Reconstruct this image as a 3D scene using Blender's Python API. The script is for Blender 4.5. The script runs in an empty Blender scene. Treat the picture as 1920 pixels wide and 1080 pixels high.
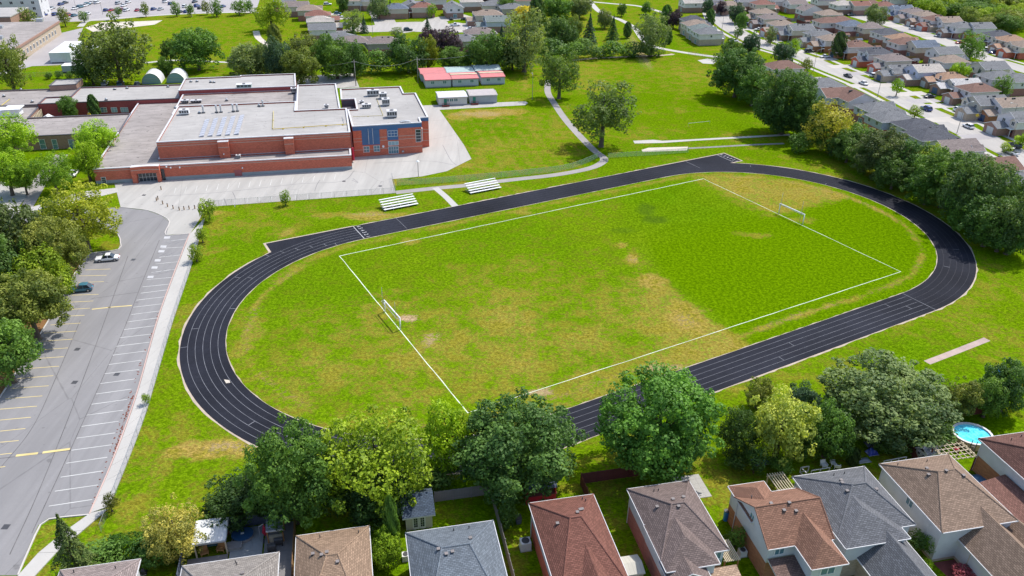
import bpy, bmesh, math, random
import numpy as np
from mathutils import Vector, Matrix

SC = bpy.context.scene
COL = SC.collection
R = math.radians

# ------------------------------------------------------------------ camera
F_PX, PITCH, ROLL, CAM_H = 1469.876, R(28.62485), R(0.93789), 74.0356
cam_data = bpy.data.cameras.new('camera')
cam_data.sensor_width = 36.0
cam_data.lens = F_PX / 1920 * 36.0
cam_data.clip_start = 1.0
cam_data.clip_end = 4000.0
cam = bpy.data.objects.new('camera', cam_data)
COL.objects.link(cam)
cam.matrix_world = (Matrix.Translation((0, 0, CAM_H)) @ Matrix.Rotation(math.pi / 2 - PITCH, 4, 'X')
                    @ Matrix.Rotation(ROLL, 4, 'Z'))
SC.camera = cam

# ------------------------------------------------------------------ sky, sun, exposure
SUN_AZ, SUN_EL = R(43), R(56)          # azimuth from +x, counter-clockwise
world = bpy.data.worlds.new('World')
SC.world = world
world.use_nodes = True
wn = world.node_tree
wn.nodes.clear()
w_out = wn.nodes.new('ShaderNodeOutputWorld')
w_bg = wn.nodes.new('ShaderNodeBackground')
w_sky = wn.nodes.new('ShaderNodeTexSky')
w_sky.sky_type = 'NISHITA'
w_sky.sun_disc = False
w_sky.sun_elevation = SUN_EL
w_sky.sun_rotation = math.pi / 2 - SUN_AZ
w_sky.air_density = 1.0
w_sky.dust_density = 1.6
w_bg.inputs['Strength'].default_value = 0.15
wn.links.new(w_sky.outputs[0], w_bg.inputs[0])
wn.links.new(w_bg.outputs[0], w_out.inputs[0])

sun_data = bpy.data.lights.new('sun', 'SUN')
sun_data.energy = 3.2
sun_data.angle = R(0.6)
sun_data.color = (1.0, 0.955, 0.88)
sun = bpy.data.objects.new('sun', sun_data)
COL.objects.link(sun)
SUN_DIR = Vector((math.cos(SUN_EL) * math.cos(SUN_AZ), math.cos(SUN_EL) * math.sin(SUN_AZ), math.sin(SUN_EL)))
sun.rotation_euler = SUN_DIR.to_track_quat('Z', 'Y').to_euler()
sun.location = (60, 200, 150)

SC.view_settings.view_transform = 'Standard'
SC.view_settings.look = 'None'
SC.view_settings.gamma = 1.0
SC.view_settings.use_curve_mapping = False
SC.view_settings.exposure = 0.66
SC.cycles.max_bounces = 5
SC.cycles.diffuse_bounces = 3
SC.cycles.transparent_max_bounces = 8
SC.cycles.use_denoising = True

# ------------------------------------------------------------------ survey helpers
# The site was surveyed from the photograph: a pixel of the photo plus a height gives a point in metres.
_CM = cam.matrix_world.to_3x3()
def ray(px, py):
    return _CM @ Vector(((px - 960) / F_PX, -(py - 540) / F_PX, -1.0))
def at(px, py, z=0.0):
    d = ray(px, py)
    t = (z - CAM_H) / d.z
    return Vector((d.x * t, d.y * t, z))
def px_per_m(p):
    return F_PX / (p - Vector((0, 0, CAM_H))).length
class Frame:
    """a plan frame: origin, heading; local (u, v, z) <-> world"""
    def __init__(s, ox, oy, deg):
        s.o = Vector((ox, oy, 0)); s.a = R(deg); s.c = math.cos(s.a); s.s = math.sin(s.a)
    def w(s, u, v, z=0.0):
        return Vector((s.o.x + u * s.c - v * s.s, s.o.y + u * s.s + v * s.c, z))
    def l(s, p):
        x, y = p.x - s.o.x, p.y - s.o.y
        return Vector((x * s.c + y * s.s, -x * s.s + y * s.c, p.z))
    def px(s, px, py, z=0.0):
        return s.l(at(px, py, z))
    def on_v(s, px, py, v):
        """(u, z) where the sight line meets the upright plane v = const"""
        d = ray(px, py); n = Vector((-s.s, s.c, 0))
        t = (v + n.dot(s.o)) / n.dot(d)
        p = d * t + Vector((0, 0, CAM_H))
        q = s.l(p)
        return q.x, p.z
SITE = Frame(0, 0, 12.3)               # streets, houses and school share this grid
TRK = Frame(21.8618, 146.5752, 29.7145)
SCH = Frame(-106.36, 187.27, 12.54)

# ------------------------------------------------------------------ mesh building
class MB:
    def __init__(s):
        s.v = []; s.f = []; s.m = []
    def add(s, pts, faces, m=0):
        b = len(s.v)
        s.v += [tuple(p) for p in pts]
        s.f += [tuple(i + b for i in f) for f in faces]
        s.m += [m] * len(faces)
    def quad(s, *pts, m=0):
        s.add(pts, [tuple(range(len(pts)))], m)
    def box(s, x0, y0, z0, x1, y1, z1, m=0, bottom=True):
        p = [(x0, y0, z0), (x1, y0, z0), (x1, y1, z0), (x0, y1, z0), (x0, y0, z1), (x1, y0, z1), (x1, y1, z1), (x0, y1, z1)]
        f = [(4, 5, 6, 7), (0, 1, 5, 4), (1, 2, 6, 5), (2, 3, 7, 6), (3, 0, 4, 7)]
        if bottom: f.append((3, 2, 1, 0))
        s.add(p, f, m)
    def obox(s, a, b, w, z0, z1, m=0):
        """upright box along the plan segment a-b"""
        a = Vector((a[0], a[1])); b = Vector((b[0], b[1])); d = (b - a).normalized(); n = Vector((-d.y, d.x)) * w / 2
        q = [a - n, b - n, b + n, a + n]
        s.prism([(p.x, p.y) for p in q], z0, z1, m)
    def prism(s, poly, z0, z1, m=0, mt=None, cap=True, bottom=False):
        n = len(poly)
        ar = sum(poly[i][0] * poly[(i + 1) % n][1] - poly[(i + 1) % n][0] * poly[i][1] for i in range(n))
        if ar < 0: poly = poly[::-1]
        p = [(x, y, z0) for x, y in poly] + [(x, y, z1) for x, y in poly]
        s.add(p, [(i, (i + 1) % n, n + (i + 1) % n, n + i) for i in range(n)], m)
        if cap: s.add([(x, y, z1) for x, y in poly], [tuple(range(n))], m if mt is None else mt)
        if bottom: s.add([(x, y, z0) for x, y in poly], [tuple(range(n))[::-1]], m)
    def tube(s, a, b, r0, r1=None, n=6, m=0, cap=True):
        r1 = r0 if r1 is None else r1
        a = Vector(a); b = Vector(b); d = (b - a).normalized()
        x = d.orthogonal().normalized(); y = d.cross(x)
        p = []
        for c, r in ((a, r0), (b, r1)):
            for i in range(n):
                t = 2 * math.pi * i / n
                p.append(c + x * (r * math.cos(t)) + y * (r * math.sin(t)))
        f = [(i, (i + 1) % n, n + (i + 1) % n, n + i) for i in range(n)]
        if cap: f += [tuple(range(n))[::-1], tuple(range(n, 2 * n))]
        s.add(p, f, m)
    def strip(s, left, right, m=0):
        n = len(left)
        s.add(list(left) + list(right), [(i, n + i, n + i + 1, i + 1) for i in range(n - 1)], m)
    def mesh(s, name, mats, smooth=False):
        me = bpy.data.meshes.new(name)
        me.from_pydata(s.v, [], s.f)
        for k in (mats if isinstance(mats, (list, tuple)) else [mats]):
            me.materials.append(k)
        if any(s.m): me.polygons.foreach_set('material_index', s.m)
        if smooth: me.polygons.foreach_set('use_smooth', [True] * len(s.f))
        plan_uv(me)
        me.update()
        return me
    def build(s, name, mats, parent=None, smooth=False, loc=None):
        return link(name, s.mesh(name, mats, smooth), parent, loc)
def plan_uv(me):
    """metres along each face: u level, v up the slope - what shingle courses and brick courses follow"""
    uv = me.uv_layers.new(name='UVMap')
    vs = me.vertices
    out = [0.0] * (2 * len(me.loops))
    for p in me.polygons:
        n = p.normal
        if abs(n.z) > 0.999: t = Vector((1, 0, 0)); b = Vector((0, 1, 0))
        else:
            t = Vector((-n.y, n.x, 0)).normalized(); b = n.cross(t)
        for li in p.loop_indices:
            c = vs[me.loops[li].vertex_index].co
            out[2 * li] = c.dot(t); out[2 * li + 1] = c.dot(b)
    uv.data.foreach_set('uv', out)
def link(name, data, parent=None, loc=None, rz=None, scale=None):
    o = bpy.data.objects.new(name, data)
    COL.objects.link(o)
    if parent is not None: o.parent = parent
    if loc is not None: o.location = loc
    if rz is not None: o.rotation_euler = (0, 0, rz)
    if scale is not None: o.scale = scale
    return o
def empty(name, loc=(0, 0, 0), rz=0.0):
    o = link(name, None, None, loc, rz)
    o.empty_display_size = 0.5
    return o
LABELS = {}
def tag(o, label, cat, group=None):
    o['label'] = label; o['category'] = cat
    if group: o['group'] = group
    return o
def structure(o):
    o['kind'] = 'structure'; return o
def ordinal(i):
    w = ['first', 'second', 'third', 'fourth', 'fifth', 'sixth', 'seventh', 'eighth', 'ninth', 'tenth', 'eleventh', 'twelfth',
         'thirteenth', 'fourteenth', 'fifteenth', 'sixteenth', 'seventeenth', 'eighteenth', 'nineteenth', 'twentieth']
    if i < 20: return w[i]
    return {20: 'twenty-', 30: 'thirty-', 40: 'forty-', 50: 'fifty-'}.get((i + 1) // 10 * 10, 'sixty-') + w[(i + 1) % 10 - 1] if (i + 1) % 10 else {30: 'thirtieth', 40: 'fortieth', 50: 'fiftieth'}.get(i + 1, 'sixtieth')
def sheet(name, poly, z, mat, parent=None):
    """a flat paved piece with any outline, triangulated"""
    bm = bmesh.new()
    vs = [bm.verts.new((p[0], p[1], z)) for p in poly]
    f = bm.faces.new(vs)
    f.normal_update()
    if f.normal.z < 0: f.normal_flip()
    bmesh.ops.triangulate(bm, faces=bm.faces[:])
    me = bpy.data.meshes.new(name); bm.to_mesh(me); bm.free()
    me.materials.append(mat); plan_uv(me)
    return link(name, me, parent)
def slab(name, poly, z0, z1, mats, parent=None):
    mb = MB(); mb.prism([(p[0], p[1]) for p in poly], z0, z1); return mb.build(name, mats, parent)
def smooth_line(pts, step=2.0):
    """Catmull-Rom through plan points"""
    P = [Vector((p[0], p[1], 0)) for p in pts]
    P = [P[0] * 2 - P[1]] + P + [P[-1] * 2 - P[-2]]
    out = []
    for i in range(1, len(P) - 2):
        n = max(1, int((P[i + 1] - P[i]).length / step))
        for k in range(n):
            t = k / n; a, b, c, d = P[i - 1:i + 3]
            out.append(0.5 * ((2 * b) + (c - a) * t + (2 * a - 5 * b + 4 * c - d) * t * t + (3 * b - a - 3 * c + d) * t ** 3))
    out.append(P[-2])
    return out
def offset_line(line, d):
    out = []
    for i, p in enumerate(line):
        a = line[max(0, i - 1)]; b = line[min(len(line) - 1, i + 1)]
        t = (b - a).normalized(); n = Vector((-t.y, t.x, 0))
        out.append(p + n * d)
    return out
def ribbon(name, pts, width, z, mat, parent=None, step=2.0):
    ln = smooth_line(pts, step)
    l = offset_line(ln, width / 2); r = offset_line(ln, -width / 2)
    mb = MB(); mb.strip([(p.x, p.y, z) for p in l], [(p.x, p.y, z) for p in r])
    return mb.build(name, mat, parent)

# ------------------------------------------------------------------ materials
def srgb(r, g, b):
    return tuple(((c / 255) / 12.92 if c / 255 <= 0.04045 else ((c / 255 + 0.055) / 1.055) ** 2.4) for c in (r, g, b)) + (1.0,)
class NT:
    def __init__(s, name):
        s.mat = bpy.data.materials.new(name); s.mat.use_nodes = True
        s.t = s.mat.node_tree; s.t.nodes.clear()
        s.out = s.n('ShaderNodeOutputMaterial')
        s.b = s.n('ShaderNodeBsdfPrincipled')
        s.l(s.b.outputs[0], s.out.inputs[0])
    def n(s, t, **kw):
        nd = s.t.nodes.new(t)
        for k, v in kw.items(): setattr(nd, k, v)
        return nd
    def l(s, a, b): s.t.links.new(a, b)
    def set(s, inp, v):
        if hasattr(v, 'links'): s.l(v, inp)
        else: inp.default_value = v
    def coord(s, kind='Object'):
        return s.n('ShaderNodeTexCoord').outputs[kind]
    def mapping(s, vec, scale=(1, 1, 1), rot=(0, 0, 0)):
        m = s.n('ShaderNodeMapping'); s.l(vec, m.inputs[0]); m.inputs['Scale'].default_value = scale; m.inputs['Rotation'].default_value = rot
        return m.outputs[0]
    def noise(s, vec, scale, detail=3, rough=0.55):
        n = s.n('ShaderNodeTexNoise'); s.l(vec, n.inputs['Vector'])
        n.inputs['Scale'].default_value = scale; n.inputs['Detail'].default_value = detail; n.inputs['Roughness'].default_value = rough
        return n.outputs['Fac']
    def ramp(s, fac, lo, hi):
        m = s.n('ShaderNodeMapRange'); s.l(fac, m.inputs[0]); m.inputs[1].default_value = lo; m.inputs[2].default_value = hi
        return m.outputs[0]
    def math(s, op, a, b=0.0):
        m = s.n('ShaderNodeMath', operation=op); s.set(m.inputs[0], a); s.set(m.inputs[1], b); return m.outputs[0]
    def mix(s, fac, a, b, mode='MIX'):
        m = s.n('ShaderNodeMix', data_type='RGBA', blend_type=mode)
        s.set(m.inputs[0], fac); s.set(m.inputs[6], a); s.set(m.inputs[7], b); return m.outputs[2]
    def bump(s, h, strength=0.3, dist=0.05):
        b = s.n('ShaderNodeBump'); b.inputs['Strength'].default_value = strength; b.inputs['Distance'].default_value = dist
        s.l(h, b.inputs['Height']); s.l(b.outputs[0], s.b.inputs['Normal'])
    def done(s, col=None, rough=0.8, spec=0.25, metal=0.0):
        if col is not None: s.set(s.b.inputs['Base Color'], col)
        s.set(s.b.inputs['Roughness'], rough)
        s.b.inputs['Specular IOR Level'].default_value = spec
        s.b.inputs['Metallic'].default_value = metal
        return s.mat
def k(c, f): return (c[0] * f, c[1] * f, c[2] * f, 1.0)
def mottled(name, c, var=0.25, s1=0.15, s2=2.5, rough=0.85, bump=0.0, spec=0.2, c2=None, coord='Object'):
    """a real surface: large blotches, fine grain"""
    t = NT(name); v = t.coord(coord)
    a = t.ramp(t.noise(v, s1, 4), 0.3, 0.7); b = t.ramp(t.noise(v, s2, 3), 0.3, 0.7)
    col = t.mix(a, k(c, 1 - var), c2 if c2 else k(c, 1 + var))
    col = t.mix(t.math('MULTIPLY', b, 0.5), col, k(c, 1 - var * 0.8))
    if bump: t.bump(t.noise(v, s2 * 3, 3), bump, 0.04)
    return t.done(col, rough, spec)
def plain(name, c, rough=0.6, spec=0.4, metal=0.0):
    t = NT(name); v = t.coord()
    col = t.mix(t.ramp(t.noise(v, 1.3, 3), 0.3, 0.7), k(c, 0.9), k(c, 1.08))
    return t.done(col, rough, spec, metal)
def shingle(name, c, var=0.35):
    t = NT(name)
    uv = t.coord('UV')
    br = t.n('ShaderNodeTexBrick'); t.l(uv, br.inputs['Vector'])
    br.inputs['Scale'].default_value = 1.0
    br.inputs['Brick Width'].default_value = 0.42; br.inputs['Row Height'].default_value = 0.21
    br.inputs['Mortar Size'].default_value = 0.032; br.inputs['Mortar Smooth'].default_value = 0.4
    br.inputs['Bias'].default_value = 0.0
    br.inputs['Color1'].default_value = k(c, 1 - var); br.inputs['Color2'].default_value = k(c, 1 + var)
    br.inputs['Mortar'].default_value = k(c, 0.38)
    v = t.coord()
    big = t.ramp(t.noise(v, 0.35, 4), 0.3, 0.7)
    col = t.mix(big, t.mix(0.25, br.outputs[0], k(c, 0.7)), t.mix(0.15, br.outputs[0], k(c, 1.2)))
    oi = t.n('ShaderNodeObjectInfo')
    col = t.mix(1.0, col, oi.outputs['Color'], 'MULTIPLY')
    t.bump(br.outputs['Fac'], 0.25, 0.02)
    return t.done(col, 0.9, 0.15)
def brickwall(name, c, mortar=0.75, band=None):
    t = NT(name); uv = t.coord('UV')
    br = t.n('ShaderNodeTexBrick'); t.l(uv, br.inputs['Vector'])
    br.inputs['Scale'].default_value = 1.0
    br.inputs['Brick Width'].default_value = 0.4; br.inputs['Row Height'].default_value = 0.13
    br.inputs['Mortar Size'].default_value = 0.012
    br.inputs['Color1'].default_value = k(c, 0.8); br.inputs['Color2'].default_value = k(c, 1.2)
    br.inputs['Mortar'].default_value = (c[0] * mortar, c[1] * mortar + 0.03, c[2] * mortar + 0.03, 1)
    v = t.coord()
    col = t.mix(t.ramp(t.noise(v, 0.3, 4), 0.3, 0.7), t.mix(0.3, br.outputs[0], k(c, 0.8)), br.outputs[0])
    return t.done(col, 0.9, 0.15)
def siding(name, c, pitch=0.22, vertical=False):
    """lapped boards or ribbed metal: courses as relief"""
    t = NT(name); uv = t.coord('UV')
    sx = t.n('ShaderNodeSeparateXYZ'); t.l(uv, sx.inputs[0])
    f = t.math('FRACT', t.math('DIVIDE', sx.outputs[0 if vertical else 1], pitch))
    line = t.ramp(f, 0.0, 0.16)
    v = t.coord()
    col = t.mix(t.ramp(t.noise(v, 0.6, 4), 0.3, 0.7), k(c, 0.9), k(c, 1.05))
    col = t.mix(line, k(c, 0.72), col)
    oi = t.n('ShaderNodeObjectInfo')
    col = t.mix(1.0, col, oi.outputs['Color'], 'MULTIPLY')
    t.bump(f, 0.35, 0.03)
    return t.done(col, 0.65, 0.3)
def glassy(name, c=(0.03, 0.04, 0.05, 1), rough=0.12):
    t = NT(name)
    return t.done(c, rough, 0.6)
def painted(name):
    """car paint and the like: colour from the object"""
    t = NT(name); oi = t.n('ShaderNodeObjectInfo')
    t.b.inputs['Coat Weight'].default_value = 0.6
    t.b.inputs['Coat Roughness'].default_value = 0.08
    return t.done(oi.outputs['Color'], 0.35, 0.4)
def see_through(name, c, alpha, pitch=0.3):
    """wire mesh too fine to tell the wires apart: partly open"""
    t = NT(name)
    tr = t.n('ShaderNodeBsdfTransparent'); mx = t.n('ShaderNodeMixShader')
    uv = t.coord('UV')
    nz = t.ramp(t.noise(uv, 3.0, 2), 0.2, 0.8)
    t.set(mx.inputs[0], t.math('MULTIPLY', t.math('ADD', nz, 0.5), alpha))
    t.done(c, 0.6, 0.3)
    t.l(tr.outputs[0], mx.inputs[1]); t.l(t.b.outputs[0], mx.inputs[2]); t.l(mx.outputs[0], t.out.inputs[0])
    return t.mat
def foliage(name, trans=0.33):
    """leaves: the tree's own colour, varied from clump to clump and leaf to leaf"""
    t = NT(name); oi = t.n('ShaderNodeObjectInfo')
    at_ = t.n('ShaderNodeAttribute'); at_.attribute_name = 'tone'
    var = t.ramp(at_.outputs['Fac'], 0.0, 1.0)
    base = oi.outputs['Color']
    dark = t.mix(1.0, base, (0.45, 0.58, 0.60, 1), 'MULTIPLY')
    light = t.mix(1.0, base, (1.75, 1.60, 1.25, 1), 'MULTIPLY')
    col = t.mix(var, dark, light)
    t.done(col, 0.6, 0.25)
    tr = t.n('ShaderNodeBsdfTranslucent'); mx = t.n('ShaderNodeMixShader')
    t.l(t.mix(1.0, col, (1.2, 1.25, 0.6, 1), 'MULTIPLY'), tr.inputs[0])
    mx.inputs[0].default_value = trans
    t.l(t.b.outputs[0], mx.inputs[1]); t.l(tr.outputs[0], mx.inputs[2]); t.l(mx.outputs[0], t.out.inputs[0])
    return t.mat

def membrane(name, c, stain=0.5, roll=2.2):
    """rolled roofing: seams between the sheets, dried ponds and dirt"""
    t = NT(name); v = t.coord(); uv = t.coord('UV')
    a = t.ramp(t.noise(v, 0.05, 5, 0.65), 0.35, 0.65); b = t.ramp(t.noise(t.mapping(v, (1, 2.5, 1)), 0.22, 6, 0.75), 0.42, 0.66); g = t.ramp(t.noise(v, 1.6, 4, 0.8), 0.36, 0.64); s = t.ramp(t.noise(v, 0.9, 2), 0.66, 0.72)
    col = t.mix(a, k(c, 0.86), k(c, 1.10)); col = t.mix(t.math('MULTIPLY', b, stain), col, k(c, 0.62)); col = t.mix(t.math('MULTIPLY', g, 0.28), col, k(c, 0.72)); col = t.mix(t.math('MULTIPLY', s, stain), col, k(c, 0.32))
    br = t.n('ShaderNodeTexBrick'); t.l(uv, br.inputs['Vector']); br.inputs['Scale'].default_value = 1.0; br.inputs['Brick Width'].default_value = 11; br.inputs['Row Height'].default_value = roll; br.inputs['Mortar Size'].default_value = 0.05
    col = t.mix(t.math('MULTIPLY', br.outputs['Fac'], 0.35), col, k(c, 0.55))
    return t.done(col, 0.95, 0.1)
def tarmac(name, c, worn=0.5):
    """driven asphalt: lengthwise tyre bands, sealed cracks, oil spots"""
    t = NT(name); v = t.coord()
    al = t.mapping(v, (1.0, 0.06, 1.0), (0, 0, R(-12.3 - 0)))
    a = t.ramp(t.noise(al, 0.45, 4, 0.6), 0.36, 0.64); b = t.ramp(t.noise(v, 0.12, 5, 0.7), 0.36, 0.64); g = t.ramp(t.noise(v, 3.0, 4, 0.85), 0.36, 0.64); o = t.ramp(t.noise(v, 0.7, 2), 0.68, 0.74)
    col = t.mix(a, k(c, 0.86), k(c, 1.07)); col = t.mix(t.math('MULTIPLY', b, 0.4), col, k(c, 0.84)); col = t.mix(t.math('MULTIPLY', g, 0.3), col, k(c, 0.78)); col = t.mix(t.math('MULTIPLY', o, worn), col, k(c, 0.45))
    vo = t.n('ShaderNodeTexVoronoi'); vo.feature = 'DISTANCE_TO_EDGE'; t.l(t.mapping(v, (1, .45, 1), (0, 0, R(-12.3))), vo.inputs['Vector']); vo.inputs['Scale'].default_value = 0.075
    cr = t.math('SUBTRACT', 1.0, t.ramp(t.math('ADD', vo.outputs['Distance'], t.math('MULTIPLY', t.noise(v, .8, 3), .010)), 0.004, 0.0105))
    col = t.mix(t.math('MULTIPLY', cr, 0.5), col, k(c, 0.4))
    return t.done(col, 0.92, 0.15)
M = {}
M['crack'] = mottled('crack', (0.13, 0.125, 0.125, 1), .3, .5, 3, .9)
M['asphalt'] = tarmac('asphalt', (0.238, 0.232, 0.234, 1))
M['asphalt_patch'] = tarmac('asphalt_patch', (0.250, 0.245, 0.248, 1), .3)
M['track'] = mottled('track', (0.0185, 0.0200, 0.0285, 1), 0.50, 0.05, 1.2, 0.9, spec=0.12)
M['path'] = mottled('path', (0.30, 0.28, 0.27, 1), 0.15, 0.2, 2, 0.9)
M['concrete'] = tarmac('concrete', (0.405, 0.39, 0.365, 1), .35)
M['slab'] = mottled('slab', (0.425, 0.41, 0.385, 1), 0.08, 0.1, 1.5, 0.9)
M['road'] = tarmac('road', (0.40, 0.38, 0.355, 1), .4)
M['drive'] = mottled('drive', (0.43, 0.40, 0.365, 1), 0.12, 0.1, 1, 0.9)
M['lot_far'] = mottled('lot_far', (0.34, 0.32, 0.32, 1), 0.12, 0.05, 0.8, 0.9)
M['gravel_edge'] = mottled('gravel_edge', (0.42, 0.35, 0.28, 1), 0.2, 0.5, 4, 0.95)
M['red_clay'] = mottled('red_clay', (0.40, 0.31, 0.275, 1), 0.2, 0.5, 4, 0.95)
M['sand'] = mottled('sand', (0.52, 0.47, 0.40, 1), 0.15, 0.3, 3, 0.95)
M['mulch'] = mottled('mulch', (0.22, 0.115, 0.045, 1), 0.3, 0.4, 3, 0.95)
M['paint'] = mottled('paint', (0.55, 0.55, 0.53, 1), 0.25, 0.5, 4, 0.7)
M['paint_faint'] = mottled('paint_faint', (0.045, 0.045, 0.055, 1), 0.3, 0.6, 5, 0.8)
M['paint_worn2'] = mottled('paint_worn2', (0.44, 0.44, 0.45, 1), 0.2, 0.6, 5, 0.8)
M['paint_worn'] = mottled('paint_worn', (0.175, 0.18, 0.20, 1), 0.4, 0.6, 5, 0.8)
M['paint_yellow'] = mottled('paint_yellow', (0.62, 0.50, 0.22, 1), 0.2, 0.5, 4, 0.8)
M['paint_grass'] = mottled('paint_grass', (0.62, 0.68, 0.55, 1), 0.25, 0.3, 3, 0.9)
M['kerb'] = mottled('kerb', (0.50, 0.47, 0.44, 1), 0.1, 0.3, 3, 0.9)
M['kerb_pink'] = mottled('kerb_pink', (0.50, 0.36, 0.32, 1), 0.12, 0.3, 3, 0.9)
M['red_stone'] = mottled('red_stone', (0.24, 0.075, 0.05, 1), 0.3, 0.5, 5, 0.9)
M['brick_red'] = brickwall('brick_red', (0.56, 0.15, 0.092, 1))
M['brick_dark'] = brickwall('brick_dark', (0.33, 0.075, 0.07, 1))
M['brick_brown'] = brickwall('brick_brown', (0.33, 0.20, 0.155, 1))
M['brick_orange'] = brickwall('brick_orange', (0.42, 0.19, 0.10, 1))
M['brick_pink'] = brickwall('brick_pink', (0.36, 0.16, 0.13, 1))
M['brick_beige'] = brickwall('brick_beige', (0.46, 0.37, 0.28, 1))
M['block_grey'] = mottled('block_grey', (0.30, 0.32, 0.33, 1), 0.12, 0.2, 2, 0.9)
M['band_stone'] = mottled('band_stone', (0.45, 0.36, 0.31, 1), 0.1, 0.2, 2, 0.9)
M['flat_roof'] = membrane('flat_roof', (0.385, 0.37, 0.355, 1), .45)
M['flat_roof_old'] = membrane('flat_roof_old', (0.33, 0.30, 0.285, 1), .85)
M['coping'] = plain('coping', (0.55, 0.54, 0.55, 1), 0.5)
M['coping_dark'] = plain('coping_dark', (0.10, 0.09, 0.10, 1), 0.6)
M['blue_panel'] = siding('blue_panel', (0.065, 0.145, 0.29, 1), 0.3, True)
M['white_metal'] = plain('white_metal', (0.72, 0.72, 0.72, 1), 0.4)
M['goal_white'] = plain('goal_white', (0.86, 0.86, 0.86, 1), 0.4)
M['alu'] = plain('alu', (0.52, 0.53, 0.56, 1), 0.5)
M['grey_metal'] = plain('grey_metal', (0.36, 0.37, 0.38, 1), 0.45, 0.5, 0.3)
M['dark_metal'] = plain('dark_metal', (0.06, 0.06, 0.065, 1), 0.5)
M['galv'] = plain('galv', (0.45, 0.47, 0.49, 1), 0.4, 0.5, 0.5)
M['green_metal'] = plain('green_metal', (0.23, 0.33, 0.31, 1), 0.5)
M['yellow'] = plain('yellow', (0.60, 0.42, 0.02, 1), 0.5)
M['yellow_gas'] = plain('yellow_gas', (0.52, 0.42, 0.12, 1), 0.5)
M['red_paint'] = plain('red_paint', (0.42, 0.02, 0.05, 1), 0.5)
M['pink_door'] = plain('pink_door', (0.36, 0.10, 0.10, 1), 0.6)
M['green_door'] = plain('green_door', (0.02, 0.22, 0.16, 1), 0.5)
M['glass'] = glassy('glass')
M['glass_blue'] = glassy('glass_blue', (0.10, 0.20, 0.24, 1), 0.15)
M['glass_pale'] = glassy('glass_pale', (0.22, 0.35, 0.40, 1), 0.2)
M['win_white'] = plain('win_white', (0.68, 0.68, 0.67, 1), 0.5)
M['solar'] = plain('solar', (0.40, 0.415, 0.46, 1), 0.7, 0.2)
M['wood'] = mottled('wood', (0.30, 0.18, 0.09, 1), 0.25, 0.5, 5, 0.85)
M['wood_new'] = mottled('wood_new', (0.42, 0.22, 0.09, 1), 0.2, 0.5, 5, 0.8)
M['wood_pale'] = mottled('wood_pale', (0.55, 0.47, 0.34, 1), 0.15, 0.5, 5, 0.8)
M['wood_grey'] = mottled('wood_grey', (0.26, 0.24, 0.24, 1), 0.25, 0.5, 5, 0.9)
M['wood_red'] = mottled('wood_red', (0.16, 0.05, 0.045, 1), 0.25, 0.5, 5, 0.85)
M['wood_slate'] = mottled('wood_slate', (0.10, 0.12, 0.17, 1), 0.2, 0.5, 5, 0.8)
M['bark'] = mottled('bark', (0.12, 0.095, 0.075, 1), 0.35, 0.8, 6, 0.95, 0.4)
M['pole'] = mottled('pole', (0.27, 0.25, 0.24, 1), 0.2, 0.5, 4, 0.9)
M['chain'] = see_through('chain', (0.16, 0.19, 0.26, 1), 0.16)
M['chain_green'] = see_through('chain_green', (0.36, 0.52, 0.30, 1), 0.42)
M['leaf'] = foliage('leaf')
M['needle'] = foliage('needle', 0.08)
M['car_paint'] = painted('car_paint')
M['tyre'] = plain('tyre', (0.02, 0.02, 0.02, 1), 0.9, 0.2)
M['hub'] = plain('hub', (0.4, 0.4, 0.42, 1), 0.3, 0.5, 0.6)
M['head_lamp'] = glassy('head_lamp', (0.6, 0.62, 0.65, 1), 0.1)
M['tail_lamp'] = glassy('tail_lamp', (0.35, 0.02, 0.02, 1), 0.2)
M['shingle'] = shingle('shingle', (1, 1, 1, 1), 0.28)
M['siding'] = siding('siding', (1, 1, 1, 1))
M['ribbed'] = siding('ribbed', (1, 1, 1, 1), 0.45, True)
M['trim'] = plain('trim', (0.58, 0.58, 0.59, 1), 0.5)
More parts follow.
